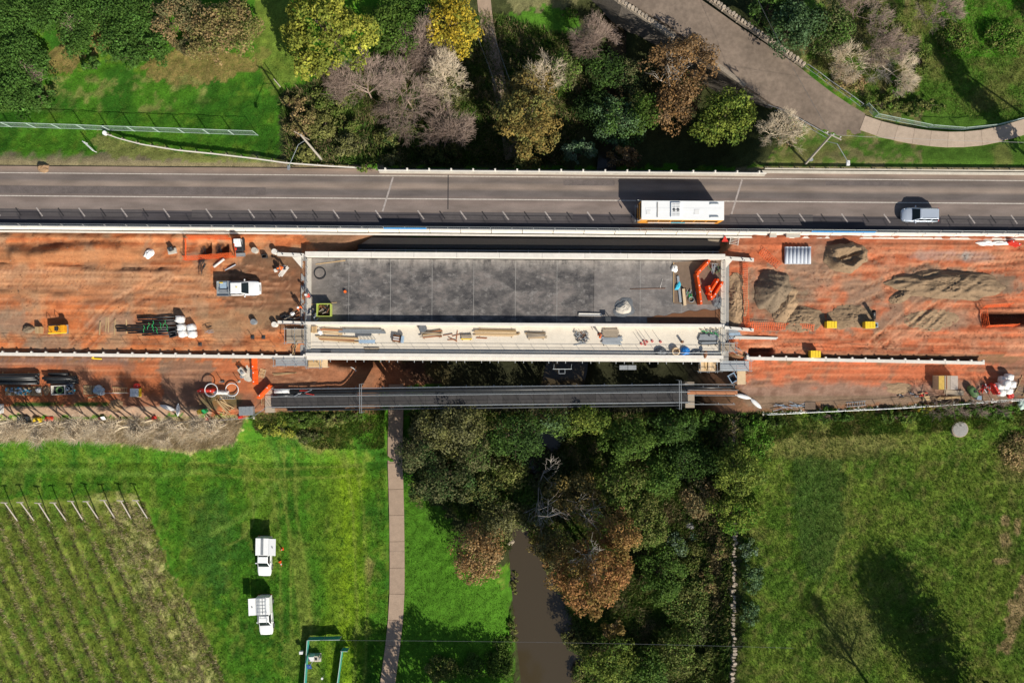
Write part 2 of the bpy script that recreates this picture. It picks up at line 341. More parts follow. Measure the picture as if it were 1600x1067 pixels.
# ================================================================== GROUND
def axis(lo, hi, step, far):
    a = np.arange(lo, hi+1e-6, step); g = [hi]; s = step
    while g[-1] < far: s *= 1.35; g.append(g[-1]+s)
    h = [lo]; s = step
    while h[-1] > -far: s *= 1.35; h.append(h[-1]-s)
    return np.concatenate([np.array(h[:0:-1]), a, np.array(g[1:])])
ax = axis(-78, 78, .29, 420); ay = axis(-56, 56, .29, 420)
GX, GY = np.meshgrid(ax, ay, indexing='ij'); GZ = gz(GX, GY)
def lerp3(a, b, t): return a+(np.array(b)-a)*t[..., None]
def ground_colour(x, y, z):
    k = CAM_H/(CAM_H-z)*PPM; p = 800+x*k; q = 533.5-y*k
    n1 = fbm(x*.25, y*.25, 4); n2 = fbm(x*1.1+50, y*1.1+20, 4); n3 = fbm(x*4+9, y*4+70, 3)
    jp = p+(n2-.5)*26; jq = q+(fbm(x*1.1+90, y*1.1+60, 4)-.5)*26
    def poly(pts): return inpoly(jp, jq, pts).astype(float)
    def blob(cx, cy, rx, ry, soft=.5): return ss(1, 1-soft, np.hypot((p-cx)/rx, (q-cy)/ry)+(n2-.5)*.9)
    C = np.zeros(x.shape+(3,))+np.array((.050, .125, .012))
    C = lerp3(C, (.028, .085, .010), ss(.45, .7, n1)); C = lerp3(C, (.105, .145, .020), ss(.52, .75, n2)*.7)
    # lower-left meadow: paler mown bands, along the path
    st = fbm(p*.03+n2*.6, q*.006+n2*.4, 3); low = ss(676, 722, jq)*(p < 800)
    C = lerp3(C, (.155, .215, .014), low*ss(46, 5, np.abs(p-537+30*(n1-.5)))*.9*ss(690, 740, q))
    C = lerp3(C, (.10, .15, .018), low*ss(.5, .7, st)*.6); C = lerp3(C, (.15, .16, .04), low*ss(.56, .72, fbm(x*.7+33, y*.35+3, 4))*.55); C = lerp3(C, (.022, .065, .008), low*ss(.56, .74, fbm(x*1.6+3, y*1.1+31, 4))*.6)
    C = lerp3(C, (.17, .165, .045), low*ss(20, 4, np.abs(p-468-(q-880)*.12))*ss(820, 860, q)*.55)
    C = lerp3(C, (.028, .075, .018), low*blob(330, 850, 46, 110)*.6)
    for pts in ([(330, 700), (420, 690), (440, 745), (390, 800), (330, 835)], [(0, 735), (120, 735), (250, 742), (330, 735)]):
        C = lerp3(C, (.14, .20, .045), low*ss(7, 2, segdist(p, q, pts))*.5)
    # faint curved wheel marks in the meadow
    C = lerp3(C, (.16, .17, .05), low*ss(2.4, .8, np.abs(np.hypot(p-345, q-800)-52))*(p > 350)*(q > 770)*.6)
    # bank grass below the works
    C = lerp3(C, (.36, .28, .165), poly([(-200, 655), (250, 655), (380, 650), (372, 690), (300, 708), (200, 690), (90, 680), (-200, 690)])*(.6+.4*n3))
    C = lerp3(C, (.13, .13, .035), poly([(380, 640), (520, 640), (560, 650), (545, 690), (500, 705), (440, 680), (400, 670)])*.9)
    C = lerp3(C, (.20, .15, .07), blob(500, 685, 40, 26)*.6+blob(577, 890, 9, 26)*.8)
    # vineyard
    vin = inpoly(p+(n2-.5)*34, q+(n1-.5)*24, [(-80, 782), (215, 770), (228, 800), (262, 880), (330, 1010), (365, 1120), (-80, 1120)]).astype(float)
    row = ((p-.44*(q-800)-10)/27.0); fr = row-np.floor(row)
    vc = np.zeros_like(C)+np.array((.125, .145, .028)); vc = lerp3(vc, (.075, .125, .018), ss(.45, .7, n2))
    vc = lerp3(vc, (.22, .19, .07), ss(.16, .30, fr)*ss(.62, .46, fr)*ss(.35, .6, n3)*.55)
    vc = lerp3(vc, (.075, .06, .03), ss(.11, .04, np.abs(fr-.12+.12*(n2-.5)))*.7*ss(.3, .5, n3+.1))
    dry = ss(4.6, 6.5, row)*ss(.42, .62, n2+.05)
    vc = lerp3(vc, (.36, .29, .16), dry*.7); vc = lerp3(vc, (.06, .08, .02), ss(.56, .7, n3)*.5)
    C = C*(1-vin[..., None])+vc*vin[..., None]
    # right-hand rough paddock
    rp = poly([(1175, 640), (2400, 620), (2400, 1500), (1150, 1500), (1160, 900)])
    rc = np.zeros_like(C)+np.array((.11, .135, .024)); rc = lerp3(rc, (.045, .095, .012), ss(.42, .62, n1)*.7)
    rc = lerp3(rc, (.16, .13, .05), ss(.5, .72, n2)*.65); rc = lerp3(rc, (.09, .15, .018), ss(.5, .7, n3)*.5)
    rc = lerp3(rc, (.16, .11, .055), blob(1300, 690, 150, 36)*.6+blob(1590, 720, 40, 45)*.7+blob(1570, 850, 22, 40)*.3)
    rc = lerp3(rc, (.13, .10, .05), blob(1330, 990, 60, 70)*.5)
    rc = lerp3(rc, (.20, .18, .06), ss(7, 2, segdist(p, q, [(1330, 745), (1318, 830), (1290, 905), (1270, 945)]))*.5)
    rc = lerp3(rc, (.045, .075, .02), poly([(1235, 715), (1320, 720), (1318, 830), (1280, 910), (1258, 900), (1240, 800)])*.7)
    for b in ((1570, 812, 8, 10), (1570, 845, 10, 16), (1563, 876, 14, 6), (1590, 820, 6, 18)):
        rc = lerp3(rc, (.26, .17, .10), blob(*b, .3))
    rc = lerp3(rc, (.28, .18, .11), poly([(1610, 880), (1570, 955), (1562, 1020), (1580, 1022), (1600, 960), (1650, 880)]))
    C = C*(1-rp[..., None])+rc*rp[..., None]
    # the creek valley: litter, mud and dark scrub soil
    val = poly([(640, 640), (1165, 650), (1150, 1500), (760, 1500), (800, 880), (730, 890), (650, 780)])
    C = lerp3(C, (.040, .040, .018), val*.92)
    C = lerp3(C, (.05, .12, .012), poly([(632, 750), (690, 800), (800, 930), (806, 1100), (620, 1100), (625, 900)]))
    C = lerp3(C, (.13, .11, .06), val*blob(1100, 900, 60, 120)*.5)
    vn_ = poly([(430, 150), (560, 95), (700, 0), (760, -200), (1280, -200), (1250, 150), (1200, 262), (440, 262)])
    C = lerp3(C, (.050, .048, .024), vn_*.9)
    C = lerp3(C, (.07, .165, .018), poly([(800, 25), (880, 8), (910, 30), (900, 60), (830, 85), (800, 60)]))
    C = lerp3(C, (.20, .18, .09), poly([(770, -60), (940, -60), (905, 5), (800, 22)])*.8)
    # rough ground beyond the stone bridge
    tr = poly([(1260, -300), (2400, -300), (2400, 262), (1200, 262), (1240, 180), (1345, 160), (1250, 100)])
    tc = np.zeros_like(C)+np.array((.06, .11, .018)); tc = lerp3(tc, (.17, .125, .075), ss(.42, .6, n2)*(p < 1440)*.8)
    tc = lerp3(tc, (.13, .115, .045), ss(.5, .7, n1)*.7); tc = lerp3(tc, (.05, .14, .012), (p > 1470)*(q < 90)*ss(.4, .6, n2))
    C = C*(1-tr[..., None])+tc*tr[..., None]
    # top left: bare earth below the shrubs, mown strip
    C = lerp3(C, (.21, .125, .065), np.clip(poly([(62, 78), (105, 70), (135, 88), (122, 108), (80, 118)])+poly([(85, 20), (110, 22), (112, 62), (92, 64)])+poly([(138, 30), (168, 32), (172, 80), (146, 96), (140, 60)])
        +poly([(228, 96), (300, 70), (390, 90), (420, 70), (412, 108), (312, 136), (230, 122)]), 0, 1)*(.45+.55*n3))
    C = lerp3(C, (.13, .14, .035), poly([(400, -50), (450, -50), (470, 120), (425, 150), (392, 80)])*.6)
    C = lerp3(C, (.16, .15, .06), (q < 175)*(q > 118)*(p < 330)*ss(.5, .7, n2)*.8)
    C = lerp3(C, (.022, .075, .008), (q > 150)*(q < 235)*(p < 445)*ss(.35, .6, n1)*.7)
    # verge of the road
    ver = ss(0, 12, jq-(238-.006*p))*(q < 300)*(p < 640)
    C = lerp3(C, (.17, .125, .095), ver*ss(470, 330, p)); C = lerp3(C, (.105, .082, .072), ver*ss(.45, .6, vn(p*.012, q*.3))*ss(300, 230, p)*.8)
    C = lerp3(C, (.15, .145, .055), poly([(150, 205), (230, 228), (430, 256), (430, 262), (280, 252), (175, 246), (140, 228)]))
    C = lerp3(C, (.19, .14, .10), (np.abs(q-(259+.0078*p)) < 7)*(p < 600))
    C = lerp3(C, (.16, .115, .09), (q > 262)*(q < 372)*(z > -2))
    mid = (q > 362)*(q < 646+6*(n2-.5))*(z > -6.5)
    C = lerp3(C, (.22, .115, .065), mid*(.75+.5*n3).clip(0, 1))
    # works: red earth
    sR = inpoly(p, q, [(-2000, 362), (470, 364), (500, 398), (480, 404), (480, 552), (-2000, 546)]).astype(float)
    st2 = fbm(p*.02, q*.16, 4); st3 = fbm(p*.035+30, q*.035, 4)
    e = np.zeros_like(C)+np.array((.50, .158, .056)); e = lerp3(e, (.52, .235, .105), ss(.42, .62, st2)*.85)
    e = lerp3(e, (.29, .085, .035), ss(.5, .7, n2)*.6); e = lerp3(e, (.20, .065, .03), ss(.60, .66, fbm(p*.012+7, q*.11+3, 4))*.55); e = lerp3(e, (.50, .26, .13), ss(.58, .70, fbm(p*.05+2, q*.05+9, 4))*.5); e = lerp3(e, (.33, .21, .125), ss(.52, .7, st3)*(p < 1000)*.7)
    e = lerp3(e, (.42, .225, .115), (p < 330)*ss(412, 425, q)*ss(478, 455, q)*.55)
    e = lerp3(e, (.38, .17, .075), (p < 220)*ss(385, 395, q)*ss(415, 408, q)*.8)
    e = lerp3(e, (.15, .085, .05), poly([(362, 415), (400, 395), (478, 400), (478, 520), (420, 512), (340, 470)])*.8)
    e = lerp3(e, (.30, .19, .105), blob(370, 500, 75, 28)*.7)
    e = lerp3(e, (.24, .18, .125), np.clip(blob(75, 535, 55, 14)+blob(180, 505, 60, 22)+blob(310, 400, 35, 10)+blob(20, 505, 40, 25), 0, 1)*.75)
    C = C*(1-sR[..., None])+e*sR[..., None]
    sS = inpoly(p, q, [(1128, 398), (1160, 364), (3400, 378), (3400, 566), (1130, 552)]).astype(float)
    f = np.zeros_like(C)+np.array((.52, .150, .066)); f = lerp3(f, (.53, .225, .12), ss(.45, .65, st2)*.8)
    f = lerp3(f, (.30, .085, .04), ss(.52, .72, n2)*.6); f = lerp3(f, (.20, .065, .035), ss(.60, .66, fbm(p*.014+17, q*.10+5, 4))*.55); f = lerp3(f, (.50, .25, .15), ss(.58, .70, fbm(p*.05+12, q*.05+3, 4))*.5)
    f = lerp3(f, (.27, .185, .125), np.clip(poly([(1160, 425), (1250, 405), (1420, 415), (1600, 430), (1600, 455), (1450, 470), (1400, 520), (1180, 515)])*ss(.30, .5, st3)+blob(1470, 500, 75, 22)*.8+blob(1300, 395, 60, 34)*.8, 0, 1)*.85)
    f = lerp3(f, (.36, .29, .25), blob(1470, 400, 60, 10)*.6+blob(1530, 402, 40, 10)*.6)
    f = lerp3(f, (.17, .135, .09), np.clip(blob(1490, 447, 108, 26)+blob(1215, 465, 60, 40), 0, 1)*.75)
    f = lerp3(f, (.20, .06, .03), (q < 382)*.6)
    C = C*(1-sS[..., None])+f*sS[..., None]
    # lower bench, left and right
    bl = poly([(-2000, 557), (520, 560), (660, 566), (690, 600), (600, 612), (440, 622), (380, 650), (-2000, 655)])
    b = np.zeros_like(C)+np.array((.36, .118, .052)); b = lerp3(b, (.45, .145, .058), ss(.45, .62, n2)*.8); b = lerp3(b, (.18, .11, .075), ss(.48, .64, st3)*.6)
    b = lerp3(b, (.36, .27, .19), (q > 634)*.8*(p < 330)); b = lerp3(b, (.05, .10, .02), ss(5, 2, np.abs(q-632))*(p < 180)*ss(.3, .5, n2)*(p > 10))
    b = lerp3(b, (.17, .13, .095), poly([(250, 562), (330, 562), (335, 640), (255, 640)])*.7)
    b = lerp3(b, (.09, .10, .04), blob(345, 625, 45, 16)*.7)
    b = lerp3(b, (.13, .12, .11), ss(575, 563, q)*(p < 200)*.7); b = lerp3(b, (.27, .13, .07), (p > 400)*.7)
    C = C*(1-bl[..., None])+b*bl[..., None]
    br = poly([(1150, 562), (3400, 570), (3400, 612), (1600, 624), (1180, 640), (1150, 610)])
    c = np.zeros_like(C)+np.array((.48, .140, .064)); c = lerp3(c, (.30, .185, .13), ss(588, 606, q+(n2-.5)*30)); c = lerp3(c, (.17, .09, .06), ss(.5, .7, n2)*.6)
    c = lerp3(c, (.12, .10, .06), (q > 618)*.5); c = lerp3(c, (.13, .115, .085), (p > 1560)*.6)
    C = C*(1-br[..., None])+c*br[..., None]
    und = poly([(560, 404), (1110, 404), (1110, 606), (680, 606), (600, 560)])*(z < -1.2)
    C = lerp3(C, (.10, .055, .035), und*.9); C = lerp3(C, (.026, .024, .016), ss(640, 720, p+(n2-.5)*60)*ss(1130, 1080, p)*(q > 362)*(q < 645)*(z < -1.5))  # wet scrubby creek ground, also coloured darker for the shade around the decks
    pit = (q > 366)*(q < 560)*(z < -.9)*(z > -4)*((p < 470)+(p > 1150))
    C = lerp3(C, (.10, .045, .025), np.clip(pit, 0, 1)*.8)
    for pts in TRACKS:
        d = np.abs(segdist(p, q, pts)-9.5); tread = .55+.45*np.sign(np.sin((p+q*.6)*.9)); C = lerp3(C, (.19, .08, .042), ss(3.2, 1.4, d)*np.clip(sR+sS+bl+br, 0, 1)*(.15+.85*n2)*tread*.8); C = lerp3(C, (.56, .30, .17), ss(1.6, .6, np.abs(d-4.6))*np.clip(sR+sS+bl+br, 0, 1)*n2*.6)
    for pts in ([(452, 700), (455, 800), (470, 900), (480, 990)], [(545, 700), (560, 800), (566, 950), (560, 1100)], [(380, 720), (430, 760), (445, 830), (448, 1000)], [(300, 730), (410, 742), (560, 735)]):
        d = np.abs(segdist(p, q, pts)-8); C = lerp3(C, (.19, .20, .05), low*ss(3, 1, d)*(.2+.6*n2))
    grassy = (1-np.clip(sR+sS+bl+br+mid+val*.8+vn_*.6, 0, 1))[..., None]; k_ = np.array((1.32, 1.50, 1.1))*(1-rp[..., None])+np.array((1.2, 1.38, 1.1))*rp[..., None]; C = C*(1-grassy)+C*k_*grassy
    soil = np.clip(sR+sS+bl+br+mid*(p < 1e9), 0, 1)
    C = C*np.where(soil > .5, .92+.16*n3, .82+.36*n3)[..., None]
    return np.concatenate([C, (1-soil)[..., None]], -1)
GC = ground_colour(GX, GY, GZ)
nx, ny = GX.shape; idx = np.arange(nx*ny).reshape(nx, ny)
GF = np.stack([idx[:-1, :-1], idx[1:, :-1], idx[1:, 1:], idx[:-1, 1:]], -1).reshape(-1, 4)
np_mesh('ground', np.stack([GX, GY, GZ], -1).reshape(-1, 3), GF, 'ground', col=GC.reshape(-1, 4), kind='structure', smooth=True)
del GX, GY, GZ, GC, GF

# ------------------------------------------------------------------ creek water
m = bpy.data.materials.new('water'); m.use_nodes = True; b = m.node_tree.nodes['Principled BSDF']
b.inputs['Base Color'].default_value = (.055, .042, .024, 1); b.inputs['Roughness'].default_value = .10; b.inputs['Specular IOR Level'].default_value = .5
nb = m.node_tree.nodes.new('ShaderNodeTexNoise'); nb.inputs['Scale'].default_value = 1.2; bp = m.node_tree.nodes.new('ShaderNodeBump'); bp.inputs['Strength'].default_value = .12
m.node_tree.links.new(nb.outputs['Fac'], bp.inputs['Height']); m.node_tree.links.new(bp.outputs[0], b.inputs['Normal']); MAT['water'] = m
mb = MB(); vs = np.arange(-800, 2000, 20.)
for i in range(len(vs)-1):
    c0, c1 = np.interp(vs[i], *CRK), np.interp(vs[i+1], *CRK)
    f = lambda u, v: ((u-800)/PPM, (533.5-v)/PPM, -8.9)
    mb.quad(f(c0-110, vs[i]), f(c1-110, vs[i+1]), f(c1+110, vs[i+1]), f(c0+110, vs[i]))
mb.build('creek_water', 'water', kind='structure')

# ================================================================== ROAD
SL = .0078                                              # fall of the road across the picture
def RY(v0, px): return v0+SL*px
ang = -math.atan(SL)
rc = W(800, RY(310, 800)); road_e = bpy.data.objects.new('road', None); COL.objects.link(road_e); road_e.location = rc; road_e.rotation_euler = (0, 0, ang); road_e['kind'] = 'structure'
def rl(v0): return (310-v0)/PPM                         # local across-road coordinate
m = bpy.data.materials.new('asphalt'); m.use_nodes = True; t = m.node_tree; N = t.nodes; Lk = t.links; b = N['Principled BSDF']; b.inputs['Roughness'].default_value = .85; b.inputs['Specular IOR Level'].default_value = .25
tc = N.new('ShaderNodeTexCoord'); sp = N.new('ShaderNodeSeparateXYZ'); Lk.new(tc.outputs['Object'], sp.inputs[0])
mr = N.new('ShaderNodeMapRange'); mr.inputs[1].default_value = rl(352); mr.inputs[2].default_value = rl(258)
nz0 = N.new('ShaderNodeTexNoise'); nz0.inputs['Scale'].default_value = .5; mp0 = N.new('ShaderNodeMapping'); mp0.inputs['Scale'].default_value = (.12, 1, 1); Lk.new(tc.outputs['Object'], mp0.inputs[0]); Lk.new(mp0.outputs[0], nz0.inputs['Vector'])
ad = N.new('ShaderNodeMath'); ad.operation = 'MULTIPLY_ADD'; Lk.new(nz0.outputs['Fac'], ad.inputs[0]); ad.inputs[1].default_value = .35; Lk.new(sp.outputs['Y'], ad.inputs[2])
Lk.new(ad.outputs[0], mr.inputs[0])
cr = N.new('ShaderNodeValToRGB'); Lk.new(mr.outputs[0], cr.inputs[0]); E = cr.color_ramp.elements
def cpos(v0): return (352-v0)/(352-258)
stops = [(352, (.056, .050, .053)), (326, (.062, .055, .058)), (324.5, (.19, .152, .132)), (317, (.195, .158, .138)), (310, (.21, .165, .142)), (303, (.175, .138, .12)), (297, (.13, .110, .102)), (291, (.135, .114, .103)), (286, (.25, .195, .158)), (281, (.215, .172, .142)), (277, (.145, .121, .108)), (271, (.155, .126, .11)), (266, (.215, .168, .138)), (260, (.26, .19, .145))]
stops = stops[::1]
E[0].position = 0; E[0].color = (*stops[0][1], 1); E[1].position = 1; E[1].color = (*stops[-1][1], 1)
for v0, c in stops[1:-1]:
    e = E.new(cpos(v0)); e.color = (*c, 1)
n1 = N.new('ShaderNodeTexNoise'); n1.inputs['Scale'].default_value = .8; n1.inputs['Detail'].default_value = 8; mp = N.new('ShaderNodeMapping'); mp.inputs['Scale'].default_value = (.25, 1, 1); Lk.new(tc.outputs['Object'], mp.inputs[0]); Lk.new(mp.outputs[0], n1.inputs['Vector'])
m1 = N.new('ShaderNodeMapRange'); m1.inputs[1].default_value = .3; m1.inputs[2].default_value = .7; m1.inputs[3].default_value = .76; m1.inputs[4].default_value = 1.24; Lk.new(n1.outputs['Fac'], m1.inputs[0])
n2 = N.new('ShaderNodeTexNoise'); n2.inputs['Scale'].default_value = 14; n2.inputs['Detail'].default_value = 3; Lk.new(tc.outputs['Object'], n2.inputs['Vector'])
m2 = N.new('ShaderNodeMapRange'); m2.inputs[1].default_value = .3; m2.inputs[2].default_value = .7; m2.inputs[3].default_value = .9; m2.inputs[4].default_value = 1.1; Lk.new(n2.outputs['Fac'], m2.inputs[0])
mu = N.new('ShaderNodeMath'); mu.operation = 'MULTIPLY'; Lk.new(m1.outputs[0], mu.inputs[0]); Lk.new(m2.outputs[0], mu.inputs[1])
vm = N.new('ShaderNodeVectorMath'); vm.operation = 'SCALE'; Lk.new(cr.outputs[0], vm.inputs[0]); Lk.new(mu.outputs[0], vm.inputs['Scale']); Lk.new(vm.outputs[0], b.inputs['Base Color'])
MAT['asphalt'] = m
RW = 230.0
def strip(name, x0, x1, va, vb, z, m, parent=road_e):
    mb = MB(); n = max(1, int((x1-x0)/20)); xs = [x0+(x1-x0)*i/n for i in range(n+1)]
    for a, c in zip(xs[:-1], xs[1:]): mb.quad((a, rl(vb), z), (c, rl(vb), z), (c, rl(va), z), (a, rl(va), z))
    return mb.build(name, m, parent)
strip('carriageway', -RW, RW, 259.5, 352, .030, 'asphalt')
X = lambda px: (px-800)/PPM
strip('edge_line', -RW, RW, 269.6, 270.8, .034, 'line_paint'); strip('centre_line', -RW, RW, 305.2, 306.7, .034, 'line_paint')
# overlay patches, seams across the bridge ends
for a, c, va, vb, mm in ((-30, 30, 326, 338, 'asphalt_old'), (64, 222, 326, 337, 'asphalt_old'), (300, 520, 326, 337, 'asphalt_old'), (692, 895, 326, 338, 'asphalt_old'), (1140, 1270, 326, 338, 'asphalt_old'), (1470, 1650, 326, 338, 'asphalt_old'), (-120, 230, 326.5, 352, None)):
    if mm:
        mat('asphalt_old', (.085, .075, .074), .85, .15, 1.2, .2, fine=.1); strip('asphalt_patch', X(a), X(c), va, vb, .0335, mm)
mat('asphalt_worn', (.125, .104, .096), .85, .25, .8, .2, fine=.15); mat('asphalt_repair', (.085, .075, .074), .85, .22, 1.0, .2, fine=.15)
strip('asphalt_patch', X(-300), X(415), 290, 302, .0325, 'asphalt_worn')
for a, c, va, vb in ((880, 960, 274, 283), (1290, 1420, 273, 280)): strip('asphalt_patch', X(a), X(c), va, vb, .0328, 'asphalt_worn')
def slant(name, px0, v0, px1, v1, wd, z, m):
    a = Vector((X(px0), rl(v0), z)); c = Vector((X(px1), rl(v1), z)); d = (c-a).normalized(); n = Vector((-d.y, d.x, 0))*wd/2
    return MB().quad(a-n, c-n, c+n, a+n).build(name, m, road_e)
for k in range(-6, 32):
    x = 57+66.2*k
    slant('lane_tick', x, 324, x+10, 337.5, .17, .039, 'line_worn')
    if not 3 <= k <= 4 and k not in (8, 15, 16, 20): slant('blacked_out_tick', x+34, 324.5, x+43, 337, .16, .037, 'line_blacked')
for x in (598, 1143): slant('joint_seam', x, 326, x+16, 272, .22, .036, 'line_worn')
slant('joint_seam', 700, 322, 700, 268, .12, .036, 'line_blacked')
# the old road bridge under it
ob = thing('road_bridge', 'older concrete road bridge carrying the asphalt road with the bus', 'bridge', W(893, RY(310, 893)), math.degrees(ang))
LB = 600/PPM
MB().box((0, rl(306), -.42), (LB, 94/PPM, .86)).build('deck_slab', 'concrete_grey', ob)
for s in (-1, 1):
    for yy in (-2.6, -.9, .9, 2.6): pass
for yy in (-3, -1, 1, 3): MB().box((0, yy, -1.45), (LB-.6, .5, 1.2)).build('girder', 'concrete_grey', ob)
for xx in (-12, 0, 12):
    MB().box((xx, .2, -2.35), (1.0, 7.6, .6)).build('pier_cap', 'concrete_grey', ob, bevel=.05)
    for yy in (-2.4, 2.8): MB().tube((xx, yy, -2.6), (xx, yy, -10), .45, .45, 14).build('pier_column', 'concrete_grey', ob, smooth=False)
MB().box((0, rl(264.5), .30), (LB, .34, .56)).build('north_kerb', 'concrete', ob, bevel=.03)
for k in range(18):
    x = -LB/2+.9+k*2.83
    MB().box((x, rl(262.7), .62), (.2, .26, 1.24)).build('rail_post', 'concrete_white', ob, bevel=.02)
MB().box((0, rl(264.4), .90), (LB, .14, .16)).build('rail', 'concrete_white', ob)
# guard rails
def guardrail(name, label, pts, h=.72, step=2.0, group=None, end=True, m='galv'):
    P = [Vector(p) for p in pts]; t = thing(name, label, 'guard rail', P[0], 0, group); o = P[0]
    L = [0]
    for a, c in zip(P[:-1], P[1:]): L.append(L[-1]+(c-a).length)
    def at(s):
        for i in range(len(P)-1):
            if s <= L[i+1] or i == len(P)-2: return P[i].lerp(P[i+1], (s-L[i])/(L[i+1]-L[i])), (P[i+1]-P[i]).normalized()
    mb = MB(); n = int(L[-1]/1.0)
    for i in range(n):
        a, d = at(L[-1]*i/n); c, _ = at(L[-1]*(i+1)/n)
        for dz, wd in ((.02, .1), (-.16, .1)):
            mb.bar(a-o+Vector((0, 0, h+dz)), c-o+Vector((0, 0, h+dz)), wd, .13)
        mb.bar(a-o+Vector((0, 0, h-.07)), c-o+Vector((0, 0, h-.07)), .04, .1)
    mb.build('w_beam', m, t)
    s = .3
    while s < L[-1]:
        a, d = at(s); nrm = Vector((-d.y, d.x, 0))
        MB().box(a-o+nrm*.16+Vector((0, 0, h/2-.1)), (.1, .14, h+.25), math.atan2(d.y, d.x)).build('post', 'timber_grey', t); s += step
    if end:
        a, d = at(0); MB().tube(a-o+Vector((-.1, .1, h-.25)), a-o+Vector((-.1, .1, h+.12)), .28, .28, 10).build('end_cap', 'paint_white', t)
    return t
def gp(px, py): return G(px, py)
guardrail('guard_rail', 'curved white guard rail ending in the verge left of the road bridge', [gp(x, y) for x, y in ((170, 212), (190, 219), (225, 228), (280, 237), (340, 243), (400, 250), (450, 257), (520, 262), (592, 266))], m='concrete_white')
guardrail('guard_rail', 'straight guard rail along the verge between road and curved footpath', [gp(x, RY(256.5, x)) for x in (1192, 1300, 1450, 1650, 1900)], end=False, m='concrete')
kb = MB()
for a, c in ((1190, 1400), (1400, 1700), (1700, 2000)):
    kb.bar(W(a, RY(259.5, a), .06), W(c, RY(259.5, c), .06), .35, .16)
kb.build('kerb', 'concrete', kind='structure')
# concrete barrier units between road and works, with a screen fence on top
ub = MB(); pr = [(-.30, 0), (.30, 0), (.30, .08), (.14, .30), (.10, .82), (-.10, .82), (-.14, .30), (-.30, .08)]
ub.loft([[(x, y, z) for y, z in pr] for x in (-1.97, 1.97)])
first = None
for k in range(-14, 50):
    px = 24+48*k
    loc = W(px, RY(355, px), 0) + Vector((0, 0, .032))
    if first is None:
        o = ub.build('concrete_barrier', 'concrete_white', bevel=.03); first = o
        o2 = MB().tube((-1.99, 0, .3), (1.99, 0, .3), .05).build('link_pin', 'steel', o)
    else: o = dup(first)
    o.location = loc; o.rotation_euler = (0, 0, ang+rad(random.uniform(-.25, .25)))
    tag(o, 'pale precast concrete barrier unit in the row between road and earthworks', 'barrier', 'concrete barriers along the road')
def panel_fence(px0, py0, px1, py1, label, h, base=None, seg=2.4, m='galv', cloth=None, name='temporary_fence', dens=.3, lean=0, group=None, feet=True, th=.022):
    A = W(px0, py0, base) if base is not None else G(px0, py0); B = W(px1, py1, base) if base is not None else G(px1, py1)
    t = thing(name, label, 'fence', A, 0, group); L = (B-A).length; n = max(1, round(L/seg)); up = Vector((0, lean, h)); d = (B-A)/n
    for i in range(n):
        a = d*i; c = d*(i+1)
        if base is None:
            pa = A+a; pc = A+c; a = Vector((a.x, a.y, gz1(pa.x, pa.y)-A.z)); c = Vector((c.x, c.y, gz1(pc.x, pc.y)-A.z))
        e = (c-a)*.015
        fr = MB(); fr.path([a+e, a+e+up, c-e+up, c-e], th, 5); fr.tube(a+e+up*.08, c-e+up*.08, th*.7, None, 5)
        p = fr.build('panel', m, t)
        if dens:
            k = int((c-a).length/dens); ms = MB()
            for j in range(1, k): q = a+(c-a)*j/k; ms.tube(q+up*.08, q+up, .006, None, 3, False)
            for j in range(1, int(h/dens)): ms.tube(a+up*(j*dens/h), c+up*(j*dens/h), .006, None, 3, False)
            ms.build('mesh', m, p)
        if cloth and i in cloth:
            cb = MB(); o = Vector((0, -.03, 0)); cb.box((0, 0, 0), (1, 1, 1)); cb.v = []; cb.f = []
            cb.add([a+o+up*.1, c+o+up*.1, c+o+up*.6, a+o+up*.6, a+o*1.5+up*.1, c+o*1.5+up*.1, c+o*1.5+up*.6, a+o*1.5+up*.6], [(0, 1, 2, 3), (7, 6, 5, 4), (3, 2, 6, 7), (0, 3, 7, 4), (1, 5, 6, 2)]); cb.build('shade_cloth', cloth[i], p)
        if feet: MB().box(a+Vector((0, 0, .06)), (.22, .6, .12)).build('foot_block', 'concrete', t)
    return t
panel_fence(-300, RY(353.2, -300), 1900, RY(353.2, 1900), 'light mesh screen fence fixed along the road side barriers', .75, .86, 2.75, cloth={27: 'blue_cloth', 28: 'blue_cloth', 48: 'blue_cloth', 49: 'blue_cloth', 47: 'blue_cloth'}, dens=.25, lean=.22, feet=False)
# inner kerb beam behind the barrier
for a, c in ((-300, 470), (470, 1150), (1150, 1900)):
    MB().bar(W(a, RY(361.5, a), .10)-W(a, RY(361.5, a), .10), W(c, RY(361.5, c), .10)-W(a, RY(361.5, a), .10), .22, .24).build('edge_kerb', 'concrete_white', kind='structure', loc=W(a, RY(361.5, a), .08))
# ================================================================== NEW BRIDGE
DS = 4/650.                                             # its own slight skew in the picture
def DY(v0, px): return v0+DS*(px-480)
nb_ = thing('new_bridge', 'new concrete bridge with dark bare deck and pale footway, works stacked on it', 'bridge', W(805, DY(452, 805)), math.degrees(-math.atan(DS)))
def nl(v0): return (452-v0)/PPM
XL, XR = (480-805)/PPM, (1129-805)/PPM; LEN = XR-XL
m = bpy.data.materials.new('deck_membrane'); m.use_nodes = True; t = m.node_tree; N = t.nodes; Lk = t.links; b = N['Principled BSDF']; b.inputs['Roughness'].default_value = .8; b.inputs['Specular IOR Level'].default_value = .2
tc = N.new('ShaderNodeTexCoord')
def nz(scale, det, st=None, rough=.6):
    n = N.new('ShaderNodeTexNoise'); n.inputs['Scale'].default_value = scale; n.inputs['Detail'].default_value = det; n.inputs['Roughness'].default_value = rough
    if st:
        mp = N.new('ShaderNodeMapping'); mp.inputs['Scale'].default_value = st; Lk.new(tc.outputs['Object'], mp.inputs[0]); Lk.new(mp.outputs[0], n.inputs['Vector'])
    else: Lk.new(tc.outputs['Object'], n.inputs['Vector'])
    return n.outputs['Fac']
